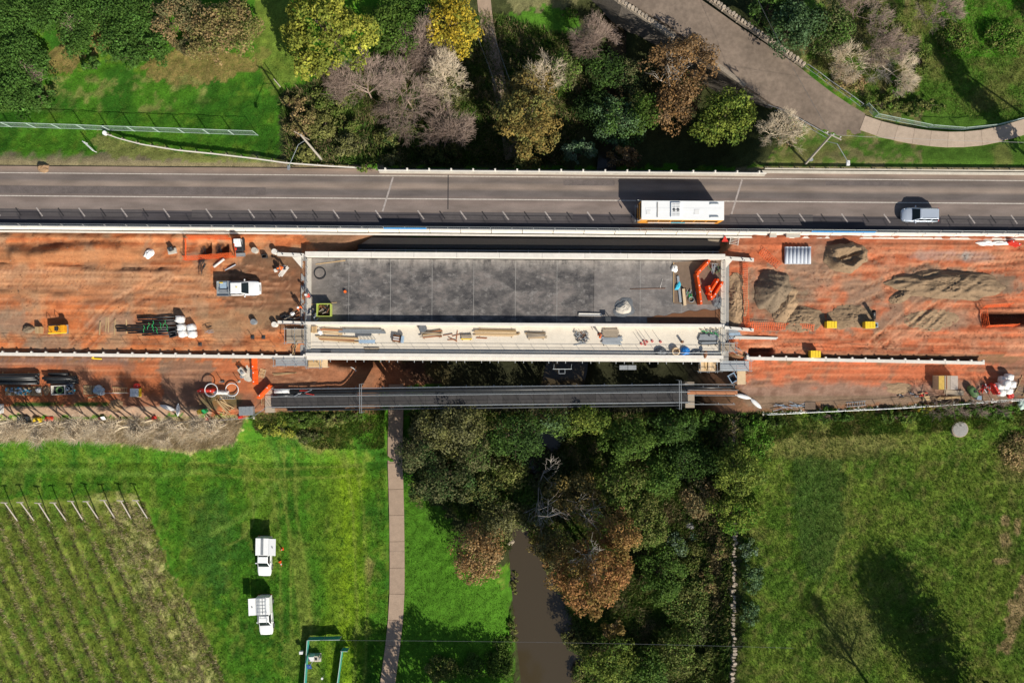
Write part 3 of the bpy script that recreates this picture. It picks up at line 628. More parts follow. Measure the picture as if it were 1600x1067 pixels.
r1 = N.new('ShaderNodeValToRGB'); Lk.new(nz(.30, 9, (.8, 1.3, 1), .75), r1.inputs[0]); E = r1.color_ramp.elements
E[0].position = .40; E[0].color = (.050, .048, .050, 1); E[1].position = .62; E[1].color = (.20, .175, .16, 1); e = E.new(.5); e.color = (.105, .098, .094, 1)
r2 = N.new('ShaderNodeValToRGB'); Lk.new(nz(.9, 9, (.7, 1.0, 1), .8), r2.inputs[0]); E = r2.color_ramp.elements; E[0].position = .52; E[0].color = (0, 0, 0, 1); E[1].position = .70; E[1].color = (1, 1, 1, 1)
mx = N.new('ShaderNodeMix'); mx.data_type = 'RGBA'; Lk.new(r2.outputs[0], mx.inputs[0]); Lk.new(r1.outputs[0], mx.inputs[6]); mx.inputs[7].default_value = (.30, .28, .26, 1)
sp = N.new('ShaderNodeSeparateXYZ'); Lk.new(tc.outputs['Object'], sp.inputs[0])
# bleached streaks along the north parapet, paler last bay
ed = N.new('ShaderNodeMapRange'); ed.inputs[1].default_value = nl(424); ed.inputs[2].default_value = nl(405); Lk.new(sp.outputs['Y'], ed.inputs[0])
st = N.new('ShaderNodeValToRGB'); Lk.new(nz(.55, 7, (1.3, .5, 1), .75), st.inputs[0]); E = st.color_ramp.elements; E[0].position = .40; E[1].position = .62
mm = N.new('ShaderNodeMath'); mm.operation = 'MULTIPLY'; Lk.new(ed.outputs[0], mm.inputs[0]); Lk.new(st.outputs[0], mm.inputs[1])
mx2 = N.new('ShaderNodeMix'); mx2.data_type = 'RGBA'; Lk.new(mm.outputs[0], mx2.inputs[0]); Lk.new(mx.outputs[2], mx2.inputs[6]); mx2.inputs[7].default_value = (.36, .33, .30, 1)
lb = N.new('ShaderNodeMapRange'); lb.inputs[1].default_value = XL+.5; lb.inputs[2].default_value = XL+5.5; lb.inputs[3].default_value = .55; lb.inputs[4].default_value = 0; Lk.new(sp.outputs['X'], lb.inputs[0])
mx3 = N.new('ShaderNodeMix'); mx3.data_type = 'RGBA'; Lk.new(lb.outputs[0], mx3.inputs[0]); Lk.new(mx2.outputs[2], mx3.inputs[6]); mx3.inputs[7].default_value = (.26, .225, .19, 1)
Lk.new(mx3.outputs[2], b.inputs['Base Color']); MAT['deck_membrane'] = m
m2 = m.copy(); m2.name = 'deck_membrane_pale'; MAT['deck_pale'] = m2
for n in m2.node_tree.nodes:
    if n.type == 'VALTORGB' and abs(n.color_ramp.elements[0].color[0]-.050) < .01:
        for e, c in zip(n.color_ramp.elements, ((.12, .112, .108), (.165, .15, .14), (.25, .225, .205))): e.color = (*c, 1)
XJ = (928-805)/PPM
def nbx(name, x0, x1, va, vb, z0, z1, m, bevel=0, par=nb_):
    return MB().box(((x0+x1)/2, nl((va+vb)/2), (z0+z1)/2), (x1-x0, abs(vb-va)/PPM, z1-z0)).build(name, m, par, bevel=bevel)
nbx('deck_slab', XL, XJ-.02, 404, 503, -.35, 0, 'deck_membrane'); nbx('deck_slab', XJ+.02, XR, 404, 503, -.35, 0, 'deck_pale')
for k in range(1, 10):
    x = XL+5.42*k
    if abs(x-XJ) > 1: MB().box((x, nl(453.5), .003), (.05, 97/PPM, .006)).build('pour_joint', 'concrete_grey', nb_)
nbx('footway_slab', XL, XR, 507, 552, -.35, .004, 'footway')
nbx('median_upstand', XL, XR, 502.6, 507.2, -.35, .86, 'concrete_white', .03)
np_ = nbx('north_parapet', XL, XR, 394.5, 402.5, -.5, 1.05, 'concrete_white', .03)
for k in range(9): nbx('parapet_joint', XL+5.5*k+3, XL+5.5*k+3.04, 394.4, 402.6, .98, 1.056, 'concrete_grey', par=np_)
nbx('south_parapet', XL, XR, 551, 556.5, -.5, .55, 'concrete_white', .03)
nbx('south_fascia', XL, XR, 556.7, 561.8, -.9, .22, 'concrete_white', .03)
for k in range(50):
    x = XL+.7+k*1.1
    if k % 4 != 3: nbx('soffit_bracket', x, x+.08, 561.9, 565.5, -.6, -.45, 'steel')
for v0 in (412, 438, 464, 490, 518, 544): nbx('beam', XL+.3, XR-.3, v0-7, v0+7, -1.75, -.36, 'concrete_grey')
for px in (690, 905):
    x = (px-805)/PPM; nbx('crosshead', x-.7, x+.7, 400, 556, -2.6, -1.76, 'concrete_grey', .05)
    for v0 in (420, 478, 536): MB().tube((x, nl(v0), -2.7), (x, nl(v0), -10), .6, .6, 16).build('column', 'concrete_grey', nb_)
for s, px in ((-1, 480), (1, 1129)):
    x = (px-805)/PPM+s*.45; nbx('abutment', x-.42, x+.42, 398, 560, -5.5, -.1, 'concrete_grey')
# deck edge walkway planks and edge protection at each end
for px, lab in ((480, 'left'), (1127, 'right')):
    x = (px-805)/PPM
    e = nbx('end_beam', x-.1, x+.55, 403.5, 550, .008, .10, 'concrete')
    for k in range(13):
        v0 = 407+k*11.4; MB().tube((x+.1, nl(v0), 0), (x+.1, nl(v0), 1.15), .03, None, 6).build('edge_post', 'galv', nb_)
    for z in (.55, 1.12): MB().tube((x+.1, nl(405), z), (x+.1, nl(549), z), .028, None, 6).build('edge_rail', 'galv', nb_)
# footway guard rail
for k in range(28):
    x = XL+.6+k*1.95; MB().tube((x, nl(547.5), 0), (x, nl(547.5), .95), .02, None, 5).build('guard_post', 'galv', nb_)
for z in (.5, .95): MB().tube((XL+.5, nl(547.5), z), (XR-.5, nl(547.5), z), .022, None, 5).build('guard_wire', 'rust' if z < .9 else 'galv', nb_)
# wing walls
def wing(px0, py0, px1, py1, wd, h0, h1, label, m='concrete_white', zb=-1.5):
    a = W(px0, py0); c = W(px1, py1); d = c-a; t = thing('wing_wall', label, 'wall', ((a+c)/2).to_tuple(), math.degrees(math.atan2(d.y, d.x)))
    L = d.length; MB().loft([[(-L/2, -wd/2, zb), (-L/2, wd/2, zb), (-L/2, wd/2, h0), (-L/2, -wd/2, h0)], [(L/2, -wd/2, zb), (L/2, wd/2, zb), (L/2, wd/2, h1), (L/2, -wd/2, h1)]]).build('wall_stem', 'concrete_grey', t)
    hm = (h0+h1)/2; MB().loft([[(-L/2, -wd/2-.05, h0), (-L/2, wd/2+.05, h0), (-L/2, wd/2+.05, h0+.12), (-L/2, -wd/2-.05, h0+.12)], [(L/2, -wd/2-.05, h1), (L/2, wd/2+.05, h1), (L/2, wd/2+.05, h1+.12), (L/2, -wd/2-.05, h1+.12)]]).build('coping', m, t)
    for k in (-.3, .1, .4): MB().tube((L*k, 0, hm+.1), (L*k, 0, hm+.3), .07, None, 8).build('dowel', 'dark_steel', t)
wing(436, 398, 478, 400, .36, .55, .55, 'short white wing wall running back from the left end of the dark deck')
wing(1131, 404, 1176, 407, .36, .5, .35, 'short white wing wall running back beside the orange mesh, dark deck end')
wing(436, 503.5, 478, 505, .3, .4, .4, 'low wing wall between red earth and the left end of the footway')
wing(1131, 512, 1176, 516, .3, .35, .3, 'low wing wall beside steel sheets at the footway end')
for px, py, d in ((466, 409, 0), (1136, 413, 1)):
    o = MB(); s = 1 if d == 0 else -1
    o.prism([(-s*.75, .6), (s*.55, .6), (s*.55, -.9)], .0, .16)
    o = o.build('splay_slab', 'concrete_white', loc=G(px, py, .03)); tag(o, 'white triangular concrete splay at the %s of the dark deck' % ('ute end' if d == 0 else 'sand heap end'), 'slab')
# retaining walls in line with the south parapet
def retwall(px0, px1, v0, v1, label, n, zb):
    a = W(px0, v0); c = W(px1, v1); d = c-a; L = d.length
    t = thing('retaining_wall', label, 'wall', a, math.degrees(math.atan2(d.y, d.x)))
    for k in range(n):
        MB().box(((k+.5)*L/n, 0, (zb+.35)/2), (L/n-.03, .42, .35-zb)).build('wall_panel', 'concrete_white', t, bevel=.02)
    for k in range(n*3+1):
        x = min(max(k*L/n/3, .15), L-.15)
        MB().tube((x, .27, .06), (x, .27, .345), .14, .14, 10).build('lifting_boss', 'concrete_white', t)
    return t
retwall(-330, 478, 549.5, 558, 'long pale retaining wall holding the red earth left of the new bridge', 12, -1.6)
retwall(1165, 1536, 559.5, 567, 'pale retaining wall ending near the stacked drums right of the new bridge', 6, -1.4)
def edge_rail(pts, label, h=1.0, step=2.0):
    P = [Vector(p) for p in pts]; t = thing('edge_railing', label, 'railing', P[0]); o = P[0]
    for a, c in zip(P[:-1], P[1:]):
        n = max(1, int((c-a).length/step))
        for k in range(n+1): q = a.lerp(c, k/n)-o; MB().tube(q+Vector((0, 0, -.1)), q+Vector((0, 0, h)), .022, None, 5).build('post', 'galv', t)
        for z in (.5, .97): MB().tube(a-o+Vector((0, 0, h*z)), c-o+Vector((0, 0, h*z)), .016, None, 5).build('wire_rail', 'rust', t)
edge_rail([G(-120, 533), G(120, 535), G(430, 541)], 'thin wire edge railing along the left retaining wall')
edge_rail([G(1215, 546), G(1535, 556)], 'thin wire edge railing along the right retaining wall')
# services girder in the gap between the bridges
g = thing('service_pipe', 'dark service main running in the shaded gap between the two bridges', 'pipe', W(560, 385, -1.4))
e = W(1140, 388, -1.4)-W(560, 385, -1.4)
MB().tube((0, 0, -.1), (e.x, e.y, -.1), .34, None, 14).build('main', 'dark_steel', g, smooth=True)
MB().bar((0, -.5, .1), (e.x, e.y-.5, .1), .12, .3).build('edge_beam', 'steel', g)
MB().bar((0, .75, -.05), (e.x, e.y+.75, -.05), .9, .12).build('walkway', 'timber_grey', g)
for k in range(12): MB().box((e.x*(k+.5)/12, e.y*k/12, -.55), (.15, 2.0, .14)).build('hanger', 'steel', g)
for k in range(2): MB().box((e.x*(k+.0), e.y*k, -1.1), (.6, 1.8, 1.1)).build('bearing_block', 'concrete_grey', g)
# ------------------------------------------------------------------ footbridge
FZ = -.9
fa, fb = W(424, 627, FZ), W(1075, 619.5, FZ); d = fb-fa; FL = d.length
fbr = thing('footbridge', 'narrow footbridge with steel handrails and black main beside the new bridge', 'bridge', fa, math.degrees(math.atan2(d.y, d.x)))
for k in range(27): MB().box(((k+.5)*FL/27, 0, -.08), (FL/27-.03, 1.22, .16)).build('deck_plank', 'deck_board', fbr) if 'deck_board' in MAT else (mat('deck_board', (.048, .045, .044), .9, .25, 1.5, .2, fine=.15, rnd=.15), MB().box(((k+.5)*FL/27, 0, -.08), (FL/27-.03, 1.22, .16)).build('deck_plank', 'deck_board', fbr))
for y in (-.8, .8): MB().box((FL/2, y, -.32), (FL, .2, .5)).build('girder', 'dark_steel', fbr)
for s in (-1, 1):
    y = .68*s
    for z in (.5, 1.1): MB().tube((0, y, z), (FL, y, z), .014 if z < 1 else .04, None, 6).build('handrail', 'galv', fbr)
    for k in range(31): MB().tube((k*FL/30, y, -.1), (k*FL/30, y, 1.1), .02, None, 6).build('baluster', 'galv', fbr)
MB().tube((.2, 1.25, -.15), (FL-1, 1.2, -.15), .26, None, 14).build('water_main', 'pipe_black', fbr, smooth=True)
MB().tube((2, -1.2, -.3), (FL-1, -1.15, -.3), .12, None, 10).build('conduit', 'dark_steel', fbr, smooth=True)
MB().bar((0, 1.62, .12), (FL, 1.62, .12), .09, .2).build('outer_rail', 'galv', fbr)
for k in range(16): MB().tube((k*FL/15+.05, 1.62, -.5), (k*FL/15+.05, 1.62, .1), .035, None, 6).build('outer_post', 'galv', fbr); MB().box((k*FL/15+.05, .7, -.55), (.12, 2.2, .12)).build('cross_bearer', 'steel', fbr)
for x in (FL*.22, FL*.975):
    for dx in (-.12, .12): MB().path([(x+dx, -1.5, -.4), (x+dx, -1.5, 1.5), (x+dx, 2.2, 1.5), (x+dx, 2.2, -.4)], .035, 6).build('portal_frame', 'galv', fbr)
for x in (FL*.3, FL*.66):
    for y in (-.6, .6): MB().tube((x, y, -.4), (x, y, -9.5), .28, None, 12).build('pier', 'concrete_grey', fbr)
for x in (-.3, FL+.3): MB().box((x, .2, -1.2), (1.2, 3.4, 2.0)).build('seat_block', 'timber_grey', fbr)
MB().tube((FL-1, 1.2, -.15), (FL+6.2, 1.15, -.15), .2, None, 12).build('water_main', 'pipe_black', fbr, smooth=True)
for y in (1.62, -1.0): MB().tube((FL, y, .1), (FL+6.2, y-.1, .0), .035, None, 6).build('outer_rail', 'galv', fbr)
for k in range(1, 4):
    for y in (1.3, -.95): MB().tube((FL+2*k, y, -4.5), (FL+2*k, y, .05), .05, None, 6).build('trestle_leg', 'galv', fbr)
rs = W(1074, 613, FZ+.05); re_ = W(1152, 613.5, FZ+.05)
gw = thing('gangway', 'narrow timber gangway carrying on from the footbridge towards the right bank', 'gangway', rs)
dd = re_-rs
MB().bar((0, 0, 0), dd, .5, .1).build('boards', 'timber_red', gw)
for y in (-.35, .35): MB().tube((0, y, .5), dd+Vector((0, y, .5)), .03, None, 6).build('handrail', 'galv', gw)
for k in range(6):
    for y in (-.35, .35): q = dd*(k/5); MB().tube(q+Vector((0, y, -.05)), q+Vector((0, y, .5)), .025, None, 5).build('post', 'galv', gw)
for k in range(1, 6): q = dd*(k/5); MB().tube(q+Vector((0, 0, -3.5)), q, .05, None, 6).build('prop', 'galv', gw)

# ================================================================== PATHS AND THE OLD STONE BRIDGE
def ribbon(cl, wd, seg):
    """cl: list of (px,py) centre line -> stations (left, right) on the ground"""
    P = [G(*p) for p in cl]; out = []; acc = [0]
    for a, c in zip(P[:-1], P[1:]): acc.append(acc[-1]+(c-a).length)
    n = int(acc[-1]/seg)
    for i in range(n+1):
        s = acc[-1]*i/n
        j = max(k for k in range(len(P)-1) if acc[k] <= s+1e-6); t = (s-acc[j])/(acc[j+1]-acc[j]); p = P[j].lerp(P[j+1], t)
        d = (P[min(j+1, len(P)-1)]-P[max(j-(t < .5), 0)]); d.z = 0; d.normalize(); nn = Vector((-d.y, d.x, 0))*wd/2
        out.append((p+nn, p-nn))
    return out
mat('path_concrete', (.34, .25, .18), .9, .14, 1.2, .15, fine=.1, rnd=.07)
mat('path_pale', (.42, .33, .25), .9, .14, 1.2, .15, fine=.1, rnd=.07)
def slab_path(name, cl, wd, seg, m, lift=.15):
    R = ribbon(cl, wd, seg); e = bpy.data.objects.new(name, None); COL.objects.link(e); e['kind'] = 'structure'; e.location = (R[0][0]+R[0][1])/2; o = e.location.copy()
    for (a, b_), (c, d_) in zip(R[:-1], R[1:]):
        zz = max(gz1(q.x, q.y) for q in (a, b_, (a+b_)/2)); z2 = max(gz1(q.x, q.y) for q in (c, d_, (c+d_)/2)); g = (c-a)*.006
        v = [Vector((a.x, a.y, zz+lift))+g, Vector((b_.x, b_.y, zz+lift))+g, Vector((d_.x, d_.y, z2+lift))-g, Vector((c.x, c.y, z2+lift))-g]
        v = [q-o for q in v]; lo = [q-Vector((0, 0, .35)) for q in v]
        MB().add(v+lo, [(0, 1, 2, 3), (7, 6, 5, 4), (0, 4, 5, 1), (1, 5, 6, 2), (2, 6, 7, 3), (3, 7, 4, 0)]).build('slab', m, e)
slab_path('footpath', [(619, 600), (619, 700), (620, 800), (621, 900), (620, 950), (615, 1000), (606, 1066), (598, 1130)], 2.05, 3.6, 'path_concrete')
slab_path('footpath', [(752, -60), (756, 10), (764, 60), (779, 128), (790, 180), (800, 250)], 1.9, 3.6, 'path_concrete')
slab_path('footpath', [(1346, 193), (1380, 205), (1420, 214), (1470, 220), (1520, 219), (1560, 211), (1600, 199), (1680, 175)], 2.0, 2.2, 'path_pale')
SZ = -1.2
def SW(px, py, z=SZ): return W(px, py, z)
top_l = [(880, -90), (975, 0), (1045, 40), (1110, 90), (1155, 128), (1210, 165), (1260, 195), (1310, 212), (1344, 210)]
top_r = [(1020, -90), (1096, 0), (1150, 38), (1205, 75), (1245, 102), (1270, 122), (1300, 145), (1330, 165), (1352, 178)]
mat('old_road', (.205, .158, .12), .9, .34, .22, .25, fine=.16)
orb = MB(); n = len(top_l)
tl = [SW(*p) for p in top_l]; trr = [SW(*p) for p in top_r]
for i in range(n-1):
    za = 0
    orb.add([tl[i], trr[i], trr[i+1], tl[i+1]]+[q-Vector((0, 0, .5)) for q in (tl[i], trr[i], trr[i+1], tl[i+1])], [(3, 2, 1, 0), (0, 1, 5, 4), (4, 5, 6, 7), (1, 2, 6, 5), (3, 0, 4, 7), (2, 3, 7, 6)])
orb.build('old_road', 'old_road', kind='structure')
osb = thing('stone_bridge', 'old stone bridge with rough parapets carrying a disused gravel road', 'bridge', SW(1080, 50))
o0 = osb.location.copy()
def stones(parent, pts, wd, h, z, size, m, name='stone', lift=0, jit=.05, var=.14):
    o = parent.matrix_basis.to_translation() if parent else Vector(); P = [W(x, y, z) if z is not None else G(x, y) for x, y in pts]
    proto = []
    for k in range(6):
        mb = MB(); r = random.Random(k+11); vs = []
        for zz in (-.5, .5):
            for a in range(7):
                t = 2*PI*a/7; q = .5*(r.uniform(.8, 1.08)); vs.append((q*math.cos(t)*(1.1 if zz < 0 else .95), q*math.sin(t)*(1.1 if zz < 0 else .95), zz*r.uniform(.85, 1.05)))
        mb.add(vs, [tuple(range(6, -1, -1)), tuple(range(7, 14))]+[(i, (i+1) % 7, 7+(i+1) % 7, 7+i) for i in range(7)])
        ob_ = mb.build(name, m, parent); proto.append(ob_)
    used = [False]*6; cnt = 0
    for a, c in zip(P[:-1], P[1:]):
        n = max(1, int((c-a).length/size)); d = (c-a)/n
        for i in range(n):
            k = random.randrange(6); q = a+d*(i+.5)
            if not used[k]: ob_ = proto[k]; used[k] = True
            else: ob_ = proto[k].copy(); COL.objects.link(ob_)
            zz = gz1(q.x, q.y) if z is None else z
            ob_.location = Vector((q.x, q.y, zz))-o+Vector((random.uniform(-jit, jit), random.uniform(-jit*.6, jit*.6), h/2+lift-.05))
            ob_.rotation_euler = (random.uniform(-.1, .1), random.uniform(-.1, .1), math.atan2(d.y, d.x)+random.uniform(-.25, .25))
            ob_.scale = (size*random.uniform(1-var, 1+var), wd*random.uniform(1-var, 1+var), h*random.uniform(.95-var, 1+var)); cnt += 1
    for k in range(6):
        if not used[k]: bpy.data.objects.remove(proto[k])
    return cnt
for pts in ([(1090, -14), (1150, 30), (1205, 68), (1256, 104)], [(935, -20), (985, 14), (1035, 48), (1052, 62)], [(1112, 98), (1150, 126), (1163, 136)]):
    mb = MB(); q = [SW(*p)-o0 for p in pts]
    for a, c in zip(q[:-1], q[1:]): mb.bar(a+Vector((0, 0, .18)), c+Vector((0, 0, .18)), .55, .5)
    mb.build('parapet_core', 'stone_pale', osb)
stones(osb, [(1090, -14), (1150, 30), (1205, 68), (1256, 104)], .62, .75, SZ, .48, 'stone_pale', 'parapet_stone')
stones(osb, [(935, -20), (985, 14), (1035, 48), (1052, 62)], .6, .7, SZ, .48, 'stone_pale', 'parapet_stone')
stones(osb, [(1112, 98), (1150, 126), (1163, 136)], .5, .4, SZ, .62, 'stone_pale', 'parapet_stone')
for side in (top_l, top_r):
    ps = [SW(*p)-o0 for p in side[:6]]; mb = MB()
    for a, c in zip(ps[:-1], ps[1:]): mb.bar(a+Vector((0, 0, -3.6)), c+Vector((0, 0, -3.6)), .5, 6.2)
    mb.build('spandrel_wall', 'stone_dark', osb)
# dry stone wall by the creek bank
sw = thing('stone_wall', 'broken line of a low dry stone wall between creek scrub and rough paddock', 'wall', G(1146, 820))
stones(sw, [(1146, 655), (1147, 690), (1148, 740)], .55, .45, None, .45, 'stone_dark', jit=.16, var=.4)
stones(sw, [(1147, 815), (1146, 880), (1145, 960), (1144, 1067), (1143, 1120)], .62, .5, None, .40, 'stone_pale', jit=.16, var=.42)
o = thing('manhole_cover', 'round weathered concrete manhole cover in the rough paddock', 'manhole', G(1498, 670, .0))
MB().tube((0, 0, -.1), (0, 0, .3), 1.12, 1.08, 28).build('riser_ring', 'path_pale', o); MB().tube((0, 0, .302), (0, 0, .36), .98, .98, 28).build('lid', 'concrete_grey', o)
MB().box((.0, .5, .37), (.3, .08, .03)).build('lifting_eye', 'dark_steel', o)
# ================================================================== VEHICLES (local +x is forward)
def wheel(root, x, y, r, wd):
    t = MB().tube((x, y-wd/2, r), (x, y+wd/2, r), r, None, 20).build('wheel', 'rubber', root, bevel=.03)
    s = 1 if y > 0 else -1
    MB().tube((x, y+s*(wd/2-.02), r), (x, y+s*(wd/2+.015), r), r*.62, None, 14).build('rim', 'rim', t)
def body_loft(st, ztop=None):
    """stations: x, half width, z bottom, z shoulder, z top, half width top"""
    rings = []
    for x, w_, z0, zs, zt, wt in st:
        rings.append([(x, -w_*.94, z0), (x, -w_, z0+.15), (x, -w_, zs), (x, -wt, zt-.03), (x, -wt*.8, zt), (x, 0, zt+.02), (x, wt*.8, zt), (x, wt, zt-.03), (x, w_, zs), (x, w_, z0+.15), (x, w_*.94, z0)])
    return MB().loft(rings)
def cabin(root, xf0, xf1, xr1, xr0, w0, w1, zb, zt, m, split=(.5,), rear=True, roof_m=None):
    B = [(xf0, -w0, zb), (xf0, w0, zb), (xr0, w0, zb), (xr0, -w0, zb)]; T = [(xf1, -w1, zt), (xf1, w1, zt), (xr1, w1, zt), (xr1, -w1, zt)]
    c = MB().add(B+T, [(0, 1, 5, 4), (1, 2, 6, 5), (2, 3, 7, 6), (3, 0, 4, 7), (4, 5, 6, 7)]).build('cabin', m, root, bevel=.09)
    c.modifiers['bevel'].segments = 3
    def win(name, a, b_, d, e, i0, i1, j0, j1, off=.012, par=c):
        a, b_, d, e = map(Vector, (a, b_, d, e)); n = (b_-a).cross(e-a).normalized()*off
        f = lambda s, t: (a.lerp(b_, s)).lerp(e.lerp(d, s), t)+n
        q = [f(i0, j0), f(i1, j0), f(i1, j1), f(i0, j1)]; bk = [p-n*.8 for p in q]
        MB().add(q+bk, [(0, 1, 2, 3), (0, 4, 5, 1), (1, 5, 6, 2), (2, 6, 7, 3), (3, 7, 4, 0)]).build(name, 'glass', par)
    win('windscreen', B[0], B[1], T[1], T[0], .06, .94, .03, .93)
    if rear: win('rear_window', B[2], B[3], T[3], T[2], .1, .9, .2, .9)
    cuts = [0]+list(split)+[1]
    for i in range(len(cuts)-1):
        g = .03
        win('side_window', B[1], B[2], T[2], T[1], cuts[i]+g+(.04 if i == 0 else 0), cuts[i+1]-g, .18, .9); win('side_window', B[3], B[0], T[0], T[3], 1-cuts[i+1]+g, 1-cuts[i]-g-(.04 if i == 0 else 0), .18, .9)
    return c
def lights(root, xf, yf, zf, xr, yr, zr, sz=(.12, .36, .18), szr=(.08, .22, .3)):
    for s in (-1, 1):
        MB().box((xf, s*yf, zf), sz, -s*.35).build('headlight', 'lamp_lens', root, bevel=.03)
        MB().box((xr, s*yr, zr), szr).build('tail_light', 'red_light', root, bevel=.02)
def mirrors(root, x, y, z, m):
    for s in (-1, 1): MB().box((x, s*(y+.12), z), (.14, .24, .16)).build('wing_mirror', m, root, bevel=.04)
def suv(loc, deg, label):
    t = thing('car', label, 'car', loc, deg)
    body_loft([(-2.3, .72, .45, .8, .98, .66), (-2.22, .88, .32, .9, 1.02, .8), (-1.4, .92, .25, .92, 1.03, .84), (0, .92, .25, .9, 1.02, .84), (.9, .92, .25, .88, 1.0, .84), (1.7, .89, .25, .80, .93, .78), (2.12, .80, .3, .70, .82, .62), (2.32, .55, .38, .62, .70, .40)]).build('body', 'paint_silver', t, smooth=True, bevel=.02)
    cabin(t, 1.15, .38, -1.95, -2.24, .84, .66, 1.0, 1.62, 'paint_silver', (.36, .68))
    for s in (-1, 1): MB().tube((.1, s*.6, 1.67), (-1.7, s*.6, 1.67), .025, None, 6).build('roof_rail', 'galv', t)
    for x in (-1.4, 1.42):
        for s in (-1, 1): wheel(t, x, s*.82, .35, .22)
    lights(t, 2.0, .62, .72, -2.22, .74, .95); mirrors(t, .75, .9, 1.05, 'paint_silver')
    MB().box((2.26, 0, .55), (.08, .8, .16)).build('grille', 'plastic_black', t); MB().box((-2.3, 0, .75), (.03, .5, .12)).build('number_plate', 'paint_white', t)
    MB().box((2.28, 0, .40), (.03, .45, .11)).build('number_plate', 'paint_white', t)
    return t
suv(D(1432, 337.5, .03), 179.6, 'silver estate car driving on the asphalt road behind the bus')
def ute_front(t, x0):
    """bonnet, guards from cab base x0 forward 1.75"""
    body_loft([(x0-.05, .92, .35, .95, 1.08, .86), (x0+.5, .92, .35, .95, 1.08, .84), (x0+1.1, .91, .35, .92, 1.05, .80), (x0+1.5, .86, .38, .82, .98, .70), (x0+1.72, .70, .42, .72, .84, .50)]).build('bonnet', 'paint_white', t, smooth=True, bevel=.02)
    MB().box((x0+1.70, 0, .52), (.16, 1.5, .26)).build('bumper', 'paint_white', t, bevel=.05); MB().box((x0+1.72, 0, .78), (.08, .8, .16)).build('grille', 'plastic_black', t)
    for s in (-1, 1): MB().box((x0+1.50, s*.62, .84), (.3, .34, .16), -s*.4).build('headlight', 'lamp_lens', t, bevel=.03)
def dual_cab(loc, deg, label):
    t = thing('utility_truck', label, 'utility truck', loc, deg); x0 = .95
    ute_front(t, x0)
    body_loft([(-.95, .92, .35, .95, 1.1, .88), (.95, .92, .35, .95, 1.1, .88)]).build('cab_body', 'paint_white', t, bevel=.03)
    cabin(t, 1.35, .55, -.80, -.95, .86, .70, 1.08, 1.72, 'paint_white', (.52,))
    tray = MB().box((-1.85, 0, .92), (1.75, 1.92, .08)).build('tray_floor', 'galv', t)
    for s in (-1, 1): MB().box((-1.85, s*.94, 1.08), (1.75, .04, .28)).build('drop_side', 'galv', t, bevel=.01)
    MB().box((-2.73, 0, 1.08), (.04, 1.9, .28)).build('tail_gate', 'galv', t, bevel=.01)
    MB().path([(-1.0, -.85, .95), (-1.0, -.85, 1.75), (-1.0, .85, 1.75), (-1.0, .85, .95)], .035, 6).build('headboard_frame', 'galv', t)
    for k in range(7): MB().tube((-1.0, -.75+k*.25, .97), (-1.0, -.75+k*.25, 1.75), .012, None, 5).build('headboard_bar', 'galv', t)
    MB().box((-1.75, -.35, 1.12), (1.3, .5, .3)).build('toolbox', 'steel', t, bevel=.02)
    MB().box((-1.9, .45, 1.08), (.9, .8, .22)).build('water_tub', 'blue_grey', t, bevel=.04)
    for k in range(3): MB().tube((-2.3+.15*k, .75, .97), (-2.3+.15*k, .75, 1.3), .09, .07, 8).build('jerry_can', 'yellow_plastic', t)
    for x in (-1.75, 1.6):
        for s in (-1, 1): wheel(t, x, s*.82, .38, .25)
    MB().box((-.5, 0, .6), (4.4, .8, .3)).build('chassis', 'dark_steel', t)
    mirrors(t, .85, .93, 1.15, 'paint_white'); MB().tube((0, .1, 1.73), (0, .1, 1.8), .09, .07, 10).build('roof_beacon', 'yellow_plastic', t)
    for s in (-1, 1): MB().box((-2.74, s*.8, .85), (.05, .25, .12)).build('tail_light', 'red_light', t)
mat('blue_grey', (.30, .40, .50), .6, .3, 6)
dual_cab(G(377.5, 451.5), 1, 'white dual cab utility with loaded metal tray on the red earth')
